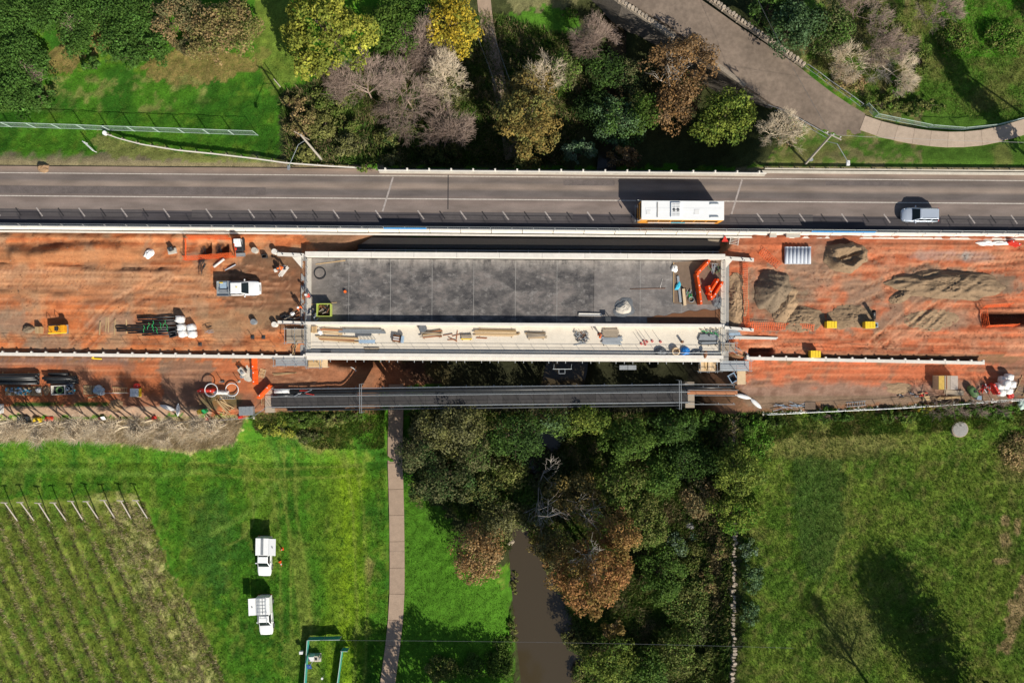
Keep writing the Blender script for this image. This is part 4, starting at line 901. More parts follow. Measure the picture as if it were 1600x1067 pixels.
def service_ute(loc, deg, label, side, ladder):
    t = thing('utility_truck', label, 'utility truck', loc, deg); x0 = .95
    ute_front(t, x0); body_loft([(-.35, .90, .35, .95, 1.08, .88), (.95, .92, .35, .95, 1.1, .88)]).build('cab_body', 'paint_white', t, bevel=.03)
    cabin(t, 1.35, .62, -.20, -.32, .86, .70, 1.08, 1.70, 'paint_white', ())
    bx = MB(); bx.box((-1.62, 0, 1.30), (2.35, 1.86, 1.2)); c = bx.build('canopy', 'paint_white', t, bevel=.04)
    MB().box((-1.62, 0, 1.93), (2.2, .36 if not ladder else .1, .03)).build('roof_channel', 'steel', c, bevel=.01)
    # raised side hatch, standing level like a wing
    y0 = side*.93; hw = .95
    h = MB().box((-1.62, y0+side*hw/2, 1.98), (2.3, hw, .05), 0, side*.10).build('raised_hatch', 'paint_white', t, bevel=.01)
    MB().box((-1.62, y0+side*hw*.5, 2.03), (.25, .16, .03), .4).build('latch', 'steel', h)
    for x in (-2.6, -.65): MB().tube((x, y0, 1.3), (x, y0+side*.8, 1.95), .02, None, 5).build('gas_strut', 'dark_steel', h)
    MB().box((-1.62, side*.935, 1.3), (2.1, .02, .95)).build('hatch_opening', 'plastic_black', c)
    if ladder:
        for y in (-.62, .55): MB().tube((-2.95, y, 2.18), (.65, y, 2.18), .03, None, 6).build('rack_rail', 'galv', t)
        for k in range(7): MB().tube((-2.85+k*.46, -.62, 2.18), (-2.85+k*.46, .55, 2.18), .028, None, 6).build('rack_bar', 'galv', t)
        for x in (-2.5, -.8, .3):
            for y in (-.62, .55): MB().tube((x, y, 1.7), (x, y, 2.18), .025, None, 5).build('rack_post', 'galv', t)
        for y in (-.42, -.22): MB().tube((-2.85, y, 2.24), (-.1, y, 2.24), .03, None, 6).build('ladder_stile', 'galv', t)
    for x in (-1.75, 1.6):
        for s in (-1, 1): wheel(t, x, s*.82, .38, .25)
    MB().box((-.7, 0, .6), (4.2, .8, .3)).build('chassis', 'dark_steel', t); mirrors(t, .85, .93, 1.15, 'paint_white')
    for s in (-1, 1): MB().box((-2.81, s*.8, .85), (.05, .25, .12)).build('tail_light', 'red_light', t)
service_ute(G(417, 866), -91, 'white service truck with closed canopy roof and side hatch raised beside two cones', 1, False)
service_ute(G(418.5, 957), -88, 'white service truck with ladder rack and hatch raised, on the meadow', -1, True)
# ------------------------------------------------------------------ bus
bus = thing('bus', 'white roofed city bus with orange trim driving left along the asphalt road', 'bus', Vector((*W(1066.5, 328.5, 3.05).xy, .032)), 179.55); bus.scale = (.935, 1, 1)
BL, BW = 11.3, 2.46
rings = []
for x, k, zt in ((-5.65, .97, 2.9), (-5.55, 1, 3.0), (5.35, 1, 3.0), (5.62, .94, 2.85)):
    w_ = BW/2*k; rings.append([(x, -w_, .32), (x, -w_, zt-.18), (x, -w_+.16, zt), (x, w_-.16, zt), (x, w_, zt-.18), (x, w_, .32)])
body = MB().loft(rings).build('body', 'paint_orange', bus, bevel=.05)
MB().box((-.02, .03, 3.03), (11.12, 2.38, .1)).build('roof_panel', 'paint_white', bus, bevel=.03)
MB().box((-.1, 0, 3.085), (10.2, .5, .02)).build('roof_spine', 'paint_white', bus)
ac = MB().box((.95, 0, 3.17), (1.4, 1.9, .2), taper=(.92, .95)).build('roof_unit', 'paint_white', bus, bevel=.03)
for dx in (-.26, .26):
    MB().tube((.95+dx, 0, 3.27), (.95+dx, 0, 3.30), .2, None, 16).build('fan', 'plastic_black', ac); MB().tube((.95+dx, 0, 3.30), (.95+dx, 0, 3.32), .08, None, 10).build('fan_hub', 'galv', ac)
    for k in (-3, -2, -1, 1, 2, 3): MB().box((.95+dx, k*.2+(.2 if k > 0 else -.2)*.6, 3.28), (.44, .05, .03)).build('vent_slot', 'steel', ac)
MB().box((3.4, 0, 3.11), (.14, 1.9, .10)).build('roof_rib', 'concrete_grey', bus, bevel=.03)
MB().box((-1.9, .25, 3.1), (.75, .7, .05)).build('roof_hatch', 'white_plastic', bus, bevel=.03); MB().box((4.6, .35, 3.1), (.6, .6, .05)).build('roof_hatch', 'white_plastic', bus, bevel=.03)
for s in (-1, 1): MB().box((-4.2, s*.82, 3.14), (1.3, .26, .16), 0, 0, 0, (.8, .8)).build('intake', 'galv', bus, bevel=.03)
MB().quad((5.632, 1.08, 1.05), (5.632, -1.08, 1.05), (5.60, -1.06, 2.62), (5.60, 1.06, 2.62)).build('windscreen', 'glass', bus)
MB().box((5.60, 0, 2.78), (.06, 1.7, .22)).build('destination_sign', 'plastic_black', bus)
for s in (-1, 1):
    for k in range(6): MB().box((-4.3+k*1.62, s*(BW/2+.004), 1.95), (1.5, .02, .95)).build('side_window', 'glass', bus)
    MB().box((-.4, s*(BW/2+.006), .85), (9.2, .02, .5)).build('skirt_stripe', 'paint_white', bus)
    MB().box((.1, s*(BW/2+.012), .95), (1.9, .02, .55)).build('side_panel', 'cyan_cloth', bus)
    MB().path([(5.5, s*1.2, 2.75), (5.95, s*1.32, 2.7), (6.0, s*1.34, 2.35)], .03, 6).build('mirror_arm', 'concrete_white', bus)
    MB().box((6.0, s*1.34, 2.15), (.1, .22, .42)).build('mirror', 'plastic_black', bus, bevel=.03)
    MB().box((5.64, s*.85, .72), (.06, .36, .22)).build('headlight', 'lamp_lens', bus, bevel=.02); MB().box((-5.66, s*1.0, 1.0), (.05, .2, .5)).build('tail_light', 'red_light', bus)
    for x in (3.0, -2.9): wheel(bus, x, s*1.08, .48, .28)
MB().box((5.9, 0, .5), (.06, 2.2, .06)).build('bike_rack_bar', 'galv', bus)
for s in (-1, 1): MB().tube((5.5, s*.9, .5), (5.95, s*.9, .5), .03, None, 6).build('bike_rack_arm', 'galv', bus)
# ------------------------------------------------------------------ small loader beside the pit
t = thing('mini_loader', 'small white and black compact loader parked by the orange fenced pits', 'loader', G(376, 382), 92)
MB().box((.1, 0, .75), (1.0, .8, .7)).build('engine_housing', 'paint_white', t, bevel=.08); MB().box((.25, .05, 1.3), (.7, .66, .5), taper=(.8, .85)).build('cab', 'paint_white', t, bevel=.06)
MB().box((.2, .41, 1.3), (.5, .02, .36)).build('side_window', 'glass', t); MB().box((-.75, 0, .6), (.55, .9, .4), taper=(.8, 1)).build('rear_frame', 'plastic_black', t, bevel=.04)
for s in (-1, 1):
    MB().box((-.05, s*.52, .3), (1.7, .24, .5)).build('track', 'rubber', t, bevel=.12); MB().bar((.4, s*.46, 1.05), (-1.1, s*.46, .45), .08, .12).build('lift_arm', 'dark_steel', t)
MB().add([(-1.2, -.6, .08), (-1.2, .6, .08), (-1.2, .6, .55), (-1.2, -.6, .55), (-1.6, -.6, .06), (-1.6, .6, .06)], [(0, 1, 2, 3), (0, 4, 5, 1)]).build('bucket', 'steel', t)
MB().box((-.7, .3, .86), (.3, .2, .1)).build('seat', 'red_plastic', t, bevel=.03)

# ================================================================== PEOPLE
def skin_obj(name, m, parent, J, E, root=0, sub=2):
    me = bpy.data.meshes.new(name); me.from_pydata([j[0] for j in J], E, []); me.materials.append(MAT[m])
    o = bpy.data.objects.new(name, me); COL.objects.link(o); o.parent = parent
    s = o.modifiers.new('skin', 'SKIN'); s.use_smooth_shade = True
    for i, j in enumerate(J):
        sv = me.skin_vertices[0].data[i]; r = j[1]; sv.radius = r if isinstance(r, tuple) else (r, r); sv.use_root = (i == root)
    ss_ = o.modifiers.new('sub', 'SUBSURF'); ss_.levels = 1; ss_.render_levels = sub
    return o
def person(loc, deg, label, top='hivis', hat='paint_white', bend=0.0, reach=.25):
    t = thing('person', label, 'person', loc, deg)
    def B(x, y, z):                                     # lean forward from the hips
        if z > .95: c, s = math.cos(bend), math.sin(bend); dz = z-.95; return (x*c+dz*s, y, .95+dz*c-x*s)
        return (x, y, z)
    J = [((0, 0, .95), (.13, .16)), (B(0, 0, 1.2), (.11, .15)), (B(0, 0, 1.42), (.10, .16)), (B(.01, 0, 1.52), .055), (B(.03, 0, 1.62), (.085, .07)), (B(.03, 0, 1.72), (.08, .07))]
    E = [(0, 1), (1, 2), (2, 3), (3, 4), (4, 5)]
    for s in (-1, 1):
        i = len(J); J += [(B(0, s*.2, 1.42), .06), (B(.06, s*.26, 1.15), .045), (B(.06+reach, s*.22, 1.02), .036), (B(.12+reach, s*.21, .99), (.03, .042)), (B(.20+reach, s*.22, .97), (.012, .012)), (B(.15+reach, s*.17, .97), .012)]
        E += [(2, i), (i, i+1), (i+1, i+2), (i+2, i+3), (i+3, i+4), (i+3, i+5)]
        for f in (-.02, .02): J.append((B(.195+reach, s*(.215+f*1.4), .965), .011)); E.append((i+3, len(J)-1))
        i = len(J); J += [((.0, s*.1, .88), .09), ((.04+s*.05, s*.11, .48), .062), ((-.02+s*.06, s*.11, .09), .045), ((.13+s*.06, s*.12, .05), (.045, .035))]
        E += [(0, i), (i, i+1), (i+1, i+2), (i+2, i+3)]
    skin_obj('body', 'skin', t, J, E)
    K = [((0, 0, .93), (.15, .18)), (B(0, 0, 1.2), (.135, .175)), (B(0, 0, 1.44), (.12, .18))]; F = [(0, 1), (1, 2)]
    for s in (-1, 1): i = len(K); K += [(B(0, s*.2, 1.43), .085), (B(.06, s*.26, 1.15), .065), (B(.04+reach, s*.225, 1.03), .052)]; F += [(2, i), (i, i+1), (i+1, i+2)]
    skin_obj('jacket', top, t, K, F)
    K = [((0, 0, .95), (.14, .165))]; F = []
    for s in (-1, 1): i = len(K); K += [((0, s*.1, .86), .105), ((.04+s*.05, s*.11, .48), .078), ((-.02+s*.06, s*.11, .12), .062)]; F += [(0, i), (i, i+1), (i+1, i+2)]
    skin_obj('trousers', 'navy', t, K, F)
    h = Vector(B(.03, 0, 1.74)); rings = []
    for k, (r, z) in enumerate(((.155, -.03), (.15, 0), (.125, .01), (.12, .05), (.09, .10), (.03, .125))): rings.append([h+Vector((r*math.cos(a)*1.12, r*math.sin(a), z)) for a in np.linspace(0, 2*PI, 14, endpoint=False)])
    MB().loft(rings).build('helmet', hat, t, smooth=True)
    for s in (-1, 1):
        MB().box((.05+s*.06, s*.12, .05), (.29, .11, .1)).build('boot', 'plastic_black', t, bevel=.03)
        MB().tube(Vector(B(.108, s*.03, 1.66)), Vector(B(.118, s*.03, 1.66)), .012, None, 6).build('eye', 'plastic_black', t)
    MB().tube(Vector(B(.10, 0, 1.64)), Vector(B(.13, 0, 1.615)), .012, .018, 6).build('nose', 'skin', t)
    return t
person(G(471.5, 481), -60, 'worker in orange high visibility jacket standing just off the left end of the deck')
person(D(487, 464), 150, 'worker in red and white top leaning by the deck end railing', 'red_plastic', 'paint_white', .5)
person(G(446, 419), 200, 'worker in orange bending over white boards near the wing wall', 'hivis', 'hivis', .7)
person(D(936, 521), -100, 'worker in orange bending beside the stacked steel panels on the footway', 'hivis', 'hivis', .6)
# ================================================================== SITE CLUTTER: builders
def planks(loc, deg, label, rows, L, wd=.15, th=.05, name='timber_stack', cat='timber stack', m='timber', bearers=2, jit=.12, group=None, gap=.02, messy=2.0, lens=None):
    """rows: list of plank counts per layer"""
    t = thing(name, label, cat, loc, deg, group); z = .0; tot = max(rows)*(wd+gap)
    if bearers:
        for k in range(bearers): MB().box(((k/(bearers-1)-.5)*L*.7 if bearers > 1 else 0, 0, .045), (.09, tot+.35, .09)).build('bearer', 'timber_grey', t)
        z = .09
    for r in rows:
        for k in range(r):
            l = L*random.uniform(.78, 1.0); mm = m if isinstance(m, str) else random.choice(m)
            MB().box((random.uniform(-jit, jit)*L*.5, (k-(r-1)/2)*(wd+gap), z+th/2), (l, wd, th), rad(random.uniform(-messy, messy))).build('plank', mm, t)
        z += th+.004
    return t
def pallet(loc, deg, label, load=None, s=(1.2, 1.1), group=None):
    t = thing('pallet', label, 'pallet', loc, deg, group)
    for y in (-.48, 0, .48): MB().box((0, y*s[1], .06), (s[0], .09, .10)).build('bearer', 'timber_grey', t)
    for k in range(7): MB().box(((k/6-.5)*(s[0]-.1), 0, .13), (.11, s[1], .025)).build('slat', 'timber', t)
    return t
def bag_mesh(sx, sy, sz, seed):
    r = random.Random(seed); rings = []
    for k, (z, q) in enumerate(((0, .82), (.12, 1.0), (.5, 1.06), (.85, .98), (1.0, .78), (1.05, .35))):
        ring = []
        for i in range(16):
            a = 2*PI*i/16; c, s = math.cos(a), math.sin(a); e = (abs(c)**4+abs(s)**4)**-.25*.98
            ring.append((sx/2*c*e*q*r.uniform(.93, 1.07), sy/2*s*e*q*r.uniform(.93, 1.07), sz*z*r.uniform(.97, 1.03)+(0 if k else 0)))
        rings.append(ring)
    return MB().loft(rings)
def bulk_bag(loc, label, group, s=(1.0, .95, .95), m='white_cloth', seed=0):
    t = thing('bulk_bag', label, 'bag', loc, random.uniform(-20, 20), group)
    b = bag_mesh(*s, seed).build('sack', m, t, smooth=True)
    for sx in (-1, 1):
        for sy in (-1, 1): MB().path([(sx*s[0]*.34, sy*s[1]*.34, s[2]*.85), (sx*s[0]*.42, sy*s[1]*.28, s[2]*1.12), (sx*s[0]*.28, sy*s[1]*.42, s[2]*.85)], .022, 5).build('lifting_loop', m, t)
    return t
def crumple(name, label, cat, loc, sx, sy, h, m, deg=0, seed=1, n=22, group=None, edge=True):
    g = np.linspace(-1, 1, n); X_, Y_ = np.meshgrid(g, g, indexing='ij'); R_ = np.hypot(X_, Y_)
    wob = .8+.45*vn(np.arctan2(Y_, X_)*1.5+seed*7, X_*0+seed); lim = np.clip(1/np.maximum(R_, 1e-3), 0, 1)
    px_ = X_*wob*sx/2*np.where(R_ > 1, lim*1.08, 1); py_ = Y_*wob*sy/2*np.where(R_ > 1, lim*1.08, 1)
    Z_ = h*(np.clip(1-R_**2, 0, 1)**.6)*(.55+.9*fbm(X_*2.5+seed*3, Y_*2.5+seed, 3))+.04*fbm(X_*6+seed, Y_*6, 2)+.015
    I = np.arange(n*n).reshape(n, n); F = np.stack([I[:-1, :-1], I[1:, :-1], I[1:, 1:], I[:-1, 1:]], -1).reshape(-1, 4)
    o = np_mesh(name, np.stack([px_, py_, Z_], -1).reshape(-1, 3), F, m, smooth=False); o.location = loc; o.rotation_euler = (0, 0, rad(deg)); return tag(o, label, cat, group)
def drum(loc, label, r=.29, h=.88, m='plastic_black', group=None, cat='drum'):
    t = thing('drum', label, cat, loc, 0, group); MB().tube((0, 0, 0), (0, 0, h), r, None, 18).build('shell', m, t, bevel=.02)
    for z in (.02, h*.35, h*.66, h-.02): MB().torus((0, 0, z), r, .02, 18, 5).build('hoop', m, t)
    MB().tube((r*.5, 0, h), (r*.5, 0, h+.03), .05, None, 8).build('bung', 'galv', t); return t
def water_barrier(loc, deg, label, n, m='orange_plastic', group=None, L=1.95):
    """string of hollow plastic barrier units, each its own object"""
    out = []
    pr = [(-.30, 0), (.30, 0), (.30, .12), (.20, .45), (.14, .95), (-.14, .95), (-.20, .45), (-.30, .12)]
    for k in range(n):
        c = Vector(loc)+Vector((math.cos(rad(deg)), math.sin(rad(deg)), 0))*L*1.02*(k-(n-1)/2)
        t = thing('water_barrier', label, 'barrier', c, deg+random.uniform(-2.5, 2.5), group)
        rings = []
        for x, q in ((-.5, .86), (-.46, 1), (-.2, 1), (-.17, .9), (-.11, .9), (-.08, 1), (.08, 1), (.11, .9), (.17, .9), (.2, 1), (.46, 1), (.5, .86)): rings.append([(x*L, y*q, z if z == 0 else z*(.9+.1*q)) for y, z in pr])
        MB().loft(rings).build('shell', m, t, bevel=.02)
        for x in (-.3, .3): MB().tube((x*L, 0, .94), (x*L, 0, .985), .07, None, 10).build('filler_cap', 'white_plastic', t)
        out.append(t)
    return out
def coil(loc, label, R_, r, turns, m, cat='hose', name='hose_coil', group=None):
    t = thing(name, label, cat, loc, 0, group)
    for k in range(turns): MB().torus((random.uniform(-.05, .05)*R_, random.uniform(-.05, .05)*R_, r+k*r*1.6), R_*random.uniform(.93, 1.05), r, 30, 6).build('loop', m, t, smooth=True)
    return t
def ladder(loc, deg, label, L, wd, m='galv', n=None, tilt=.0):
    t = thing('ladder', label, 'ladder', loc, deg); n = n or int(L/.3)
    for s in (-1, 1): MB().box((0, s*wd/2, .08), (L, .06, .09)).build('stile', m, t)
    for k in range(n): MB().tube((-L/2+(k+.5)*L/n, -wd/2, .08), (-L/2+(k+.5)*L/n, wd/2, .08), .025, None, 6).build('rung', m, t)
    return t
def tub(loc, deg, label, sx, sy, h, m, name='storage_box', cat='box', lid=True, inner='plastic_black', contents=None):
    t = thing(name, label, cat, loc, deg); th = .06
    for x, y, a, b_ in ((0, sy/2-th/2, sx, th), (0, -sy/2+th/2, sx, th), (sx/2-th/2, 0, th, sy-2*th), (-sx/2+th/2, 0, th, sy-2*th)): MB().box((x, y, h/2+.08), (a, b_, h)).build('side_wall', m, t)
    MB().box((0, 0, .12), (sx-.02, sy-.02, .06)).build('floor', inner, t)
    for s in (-1, 1): MB().box((s*sx*.32, 0, .04), (.12, sy, .08)).build('skid', 'dark_steel', t)
    if lid:
        l = MB().box((0, 0, h+.11), (sx+.06, sy+.06, .06), 0, 0, rad(1.5)).build('lid', m, t, bevel=.02)
        for k in range(3): MB().box(((k-1)*sx*.3, 0, h+.15), (.07, sy*.9, .03)).build('lid_rib', m, l)
    else:
        for x, y, a, b_ in ((0, sy/2, sx+.12, .08), (0, -sy/2, sx+.12, .08), (sx/2, 0, .08, sy-.09), (-sx/2, 0, .08, sy-.09)): MB().box((x, y, h+.10), (a, b_, .05)).build('rim', m, t)
    return t
def pipe_run(loc, deg, label, L, r, th, m, group=None, n=1, dz=0):
    t = thing('pipe', label, 'pipe', Vector(loc)+Vector((0, 0, r+dz)), deg, group); MB().pipe((-L/2, 0, 0), (L/2, 0, 0), r, th, 18).build('barrel', m, t, smooth=True)
    MB().pipe((L/2-.14, 0, 0), (L/2, 0, 0), r*1.08, th, 18).build('collar', m, t, smooth=True); return t
def mesh_barrier(pts, label, h=1.0, sag=.12, fallen=False):
    """orange safety mesh on pickets"""
    P = [G(*p) for p in pts]; t = thing('safety_mesh', label, 'mesh fence', P[0]); o = P[0]
    for i, (a, c) in enumerate(zip(P[:-1], P[1:])):
        a = a-o; c = c-o; L = (c-a).length; n = max(4, int(L/.28)); d = (c-a).normalized(); nr = Vector((-d.y, d.x, 0)); mb = MB(); prev = None
        lean = random.uniform(.25, .45) if not fallen else .9
        for k in range(n+1):
            q = a.lerp(c, k/n); s = sag*math.sin(PI*k/n); cols = []
            for j in range(5):
                f = j/4; hh = h*(1-s)*f*(.35 if fallen else 1); cols.append(q+nr*(lean*h*f+random.uniform(-.03, .03))+Vector((0, 0, hh+.03)))
            if prev:
                for j in range(5): mb.bar(prev[j], cols[j], .05, .015)
            for j in range(4): mb.bar(cols[j], cols[j+1], .05, .015)
            prev = cols
        mb.build('mesh_strip', 'orange_mesh', t)
        for k in range(int(L/2.0)+1): q = a.lerp(c, k/max(1, int(L/2.0))); MB().tube(q+Vector((0, 0, -.1)), q+Vector((0, 0, 1.05*(.4 if fallen else 1))), .03, None, 5).build('picket', 'orange_plastic', t)
    return t
def mound(label, px, py, rx, ry, h, m, deg=0, seed=0, crater=0, ridge=None, n=64, nr=26, rough=.25, name='sand_heap', cat='heap', flat=0.0):
    """irregular heap of loose material (rx, ry in metres)"""
    c = G(px, py); A, R_ = np.meshgrid(np.linspace(0, 2*PI, n, endpoint=False), np.linspace(0, 1, nr)); A = A.ravel(); R_ = R_.ravel()
    wob = .74+.3*vn(np.cos(A)*1.6+seed*5., np.sin(A)*1.6+seed*3.)+.22*vn(np.cos(A)*4.5+seed, np.sin(A)*4.5+seed*2.)
    x = rx*R_*np.cos(A)*wob; y = ry*R_*np.sin(A)*wob; ca, sa = math.cos(rad(deg)), math.sin(rad(deg)); X_ = x*ca-y*sa; Y_ = x*sa+y*ca
    if crater: prof = (np.exp(-((R_-.62)/.22)**2)+.2*(1-R_))*(.5+1.0*vn(np.cos(A)*1.2+seed, np.sin(A)*1.2+9.))
    else: prof = np.clip(1-R_**1.15, 0, 1)
    if flat: prof = np.minimum(prof, flat)/flat
    n1 = fbm(X_*.9+seed*9, Y_*.9+seed, 4)-.5; rg = 1-2*np.abs(fbm(X_*2.6+seed*3, Y_*2.6+seed*2, 4)-.5)*2.2
    z = h*prof*(1+rough*n1*1.6)+rough*(rg-.5)*.26*np.clip(1.15-R_, 0, 1)
    Z_ = gz(c.x+X_, c.y+Y_)-c.z+np.maximum(z, -.05)+np.where(R_ < .99, 0, -.2)
    I = np.arange(n*nr).reshape(nr, n); J = np.roll(I, -1, 1); F = np.stack([I[:-1], J[:-1], J[1:], I[1:]], -1).reshape(-1, 4)[:, ::-1]
    o = np_mesh(name, np.stack([X_, Y_, Z_], 1), F, m, smooth=True); o.location = c; tag(o, label, cat)
    q = np.random.default_rng(seed+5); cl = MB()
    for k in q.choice(n*nr, 50):
        if R_[k] > .35: s = q.uniform(.05, .13); cl.box((X_[k]*1.02, Y_[k]*1.02, Z_[k]+s*.2+(0 if R_[k] < .99 else .2)), (s, s*.8, s*.7), q.uniform(0, 3), q.uniform(-.5, .5), q.uniform(-.5, .5))
    cl.build('clods', m, o, kind='stuff')
    return o
def rubble(name, label, cat, loc, n, sx, sy, L, m, h=.25, deg=0, seed=0, r=.03, children='bar', group=None, spread=30):
    t = thing(name, label, cat, loc, deg, group); q = random.Random(seed)
    for k in range(n):
        a = rad(q.uniform(-spread, spread)); l = L*q.uniform(.6, 1); c = Vector((q.uniform(-.5, .5)*sx, q.uniform(-.5, .5)*sy, q.uniform(r*1.2, h))); d = Vector((math.cos(a), math.sin(a), q.uniform(-.03, .03)))*l/2
        MB().bar(c-d, c+d, r*2, r*2).build(children, m if isinstance(m, str) else q.choice(m), t)
    return t
def cone(loc, label, group, deg=0, lying=False):
    t = thing('traffic_cone', label, 'cone', loc, deg, group)
    if lying: t.rotation_euler = (rad(75), 0, rad(deg)); t.location.z += .18
    MB().box((0, 0, .025), (.42, .42, .05)).build('base', 'orange_plastic', t, bevel=.02); MB().tube((0, 0, .05), (0, 0, .75), .16, .03, 16).build('body', 'orange_plastic', t)
    MB().tube((0, 0, .38), (0, 0, .55), .108, .075, 16).build('band', 'white_plastic', t); return t

# ------------------------------------------------------------------ left side of the works
mesh_barrier([(291, 374), (291, 406)], 'orange mesh on the left side of the two small pits'); mesh_barrier([(291, 407), (366, 402)], 'orange mesh strung below the two small pits')
mesh_barrier([(297, 374), (360, 374)], 'orange mesh strung above the two small pits'); mesh_barrier([(364, 374), (368, 402)], 'orange mesh between the two small pits and the compact loader')
for k, (px, py) in enumerate(((320, 392), (345, 390))):
    rubble('rebar_cage', 'bundle of steel starter bars standing in the %s small pit' % ('left hand' if k == 0 else 'right hand'), 'rebar', G(px, py), 14, 1.0, .8, 1.1, 'dark_steel', .9, 90, k, .02)
pipe_run(G(343, 411), 38, 'white pipe length lying just below the fenced pits', 1.7, .16, .02, 'pipe_white')
pipe_run(G(360, 418), 28, 'thin grey pipe lying across the shadow of the dual cab utility', 1.6, .07, .012, 'pipe_concrete')
rubble('rebar_bundle', 'rusty short rebar bundle on pale ground below the left pit', 'rebar', G(316, 414), 22, 1.5, .7, 1.1, ['rust', 'dark_steel'], .3, 80, 4, .025)
crumple('plastic_sheet', 'crumpled white plastic sheet on the red earth left of the pits', 'sheet', G(233, 397), 1.3, .95, .35, 'white_cloth', 20, 3)
t = thing('survey_block', 'grey concrete block with dark fittings between white sheet and pits', 'block', G(270, 391), 10)
MB().box((0, -.15, .15), (1.1, .7, .3)).build('footing', 'concrete', t, bevel=.03); MB().box((0, .1, .5), (.6, .5, .45), .3).build('cover', 'dark_steel', t, bevel=.03); MB().tube((.2, .1, .5), (.2, .1, 1.0), .04).build('spindle', 'galv', t)
for lab, (px, py) in (('left of the barrel post', (400, 392)), ('between the compact loader and the short wing wall', (412, 399))):
    pass
drum(G(400, 392), 'grey concrete bollard drum standing on the earth right of the loader', .36, .7, 'concrete', cat='bollard'); drum(G(431, 394), 'round concrete cap at the tip of the upper left wing wall', .34, .7, 'concrete_white', cat='bollard')
drum(G(431, 507), 'round concrete cap at the tip of the lower left wing wall', .34, .7, 'concrete_white', cat='bollard'); drum(G(398, 503), 'dark steel drum beside tumbled hoses on the earth', .36, .6, 'steel')
t = thing('sand_bin', 'small dark metal bin next to the grey bollard drum', 'bin', G(415, 401), 5)
for x, y, a, b_ in ((0, .2, .6, .04), (0, -.2, .6, .04), (.28, 0, .04, .36), (-.28, 0, .04, .36)): MB().box((x, y, .3), (a, b_, .6)).build('side_wall', 'dark_steel', t)
planks(G(443, 424), 60, 'white painted boards laid by the bending worker', [3], 1.8, .2, .06, m='concrete_white', bearers=0, messy=12)
t = thing('cement_mixer', 'small dark mixer beside the white boards', 'mixer', G(437, 420), 20)
MB().loft([[(.30*q*math.cos(a), .30*q*math.sin(a), z) for a in np.linspace(0, 2*PI, 14, endpoint=False)] for q, z in ((.5, .3), (1, .5), (1, .75), (.6, 1.0))]).build('drum', 'dark_steel', t)
for x, y in ((-.35, -.3), (-.35, .3), (.35, 0)): MB().tube((x, y, 0), (0, 0, .5), .03).build('leg', 'orange_plastic', t)
MB().box((-.45, -.1, .35), (.4, .4, .35)).build('motor_box', 'concrete_white', t, bevel=.03)
rubble('debris_heap', 'heap of dark offcuts and hoses beside the lower left wing wall', 'debris', G(455, 494), 26, 2.2, .8, 1.0, ['plastic_black', 'dark_steel', 'timber_grey', 'rust'], .5, 10, 8, .05)
crumple('plastic_sheet', 'small white plastic scrap lying on the dark offcut heap', 'sheet', G(457, 490, .45), .5, .4, .15, 'white_cloth', 0, 5)
# orange plant item
t = thing('trench_roller', 'orange steel trench roller parked alone left of the pipe racks', 'roller', G(96, 515), 2)
MB().box((0, .05, .75), (2.2, .95, .45)).build('deck', 'yellow_steel', t, bevel=.06); MB().box((-.1, -.42, .55), (2.3, .22, .5)).build('side_frame', 'yellow_plastic', t, bevel=.04)
for x in (-.75, .75): MB().tube((x, -.55, .38), (x, .6, .38), .38, None, 18).build('drum', 'steel', t)
MB().box((.95, .15, 1.15), (.5, .8, .4)).build('engine_cover', 'yellow_steel', t, bevel=.05); MB().path([(.6, -.3, .9), (.6, -.3, 1.9), (.6, .5, 1.9), (.6, .5, .9)], .035).build('roll_bar', 'dark_steel', t)
MB().path([(-.6, -.3, .9), (-.6, -.3, 1.7), (-.6, .5, 1.7), (-.6, .5, .9)], .035).build('roll_bar', 'dark_steel', t); MB().box((0, .1, 1.0), (.5, .5, .1)).build('seat', 'plastic_black', t, bevel=.03)
planks(G(64, 516), 90, 'short stack of pale blocks left of the orange roller', [3, 3, 2, 2], .9, .22, .2, m='timber', bearers=0)
crumple('spoil_heap', 'small dark clod heap at the far left of the earthworks', 'heap', G(45, 514), 1.4, 1.0, .4, 'sand_dark', 0, 9)
# pipe rack with bearers
for k, (px, py, l) in enumerate(((156.5, 513, 26), (166, 508, 27), (170, 508, 26), (180, 511, 26), (198, 510, 26))):
    planks(G(px, py), 88+random.uniform(-3, 3), 'single pale timber bearer laid on the ground for the black pipes', [1], 2.15, .13, .10, 'timber_bearer', 'bearer', 'timber', 0, 0, 'bearers under the black pipes')
for k, (px, py, L) in enumerate(((246, 496, 5.0), (248, 500, 5.2), (252, 504, 4.6), (247, 507, 5.4), (230, 511.5, 8.0), (232, 515.5, 8.0), (240, 519, 6.4), (250, 522.5, 4.4))):
    pipe_run(G(px, py), 1.5+random.uniform(-1.5, 1.5), 'slim black pipe in the loose row beside the white bulk bags', L, .10, .02, 'pipe_black', 'slim black pipes', dz=.10)
for k, (px, py) in enumerate(((233, 509), (240, 506), (252, 508), (246, 515), (226, 513), (258, 505), (240, 512), (262, 511))):
    t = thing('strap', 'bright green strap tied round the slim black pipes', 'strap', G(px, py, .3), random.uniform(60, 110), 'green pipe straps'); MB().path([(-.5, 0, .1), (-.2, .06, .16), (.1, -.05, .12), (.4, .1, .18)], .035, 5).build('webbing', 'green_plastic', t)
for k, (px, py) in enumerate(((284.5, 499), (287, 512), (288.5, 521), (302, 512), (303.5, 522))):
    bulk_bag(G(px, py), 'white bulk bag in the cluster at the end of the slim black pipes', 'bulk bags by the slim pipes', (.98, .95, .95), seed=k)
tub(G(273, 522), 15, 'small dark open crate at the foot of the bulk bags', .9, .7, .5, 'dark_steel', 'crate', 'crate', False)
rubble('site_stand', 'thin steel stand with wires casting a lattice shadow right of the bulk bags', 'stand', G(331, 518), 9, .9, .4, .8, 'galv', .9, 0, 3, .02)
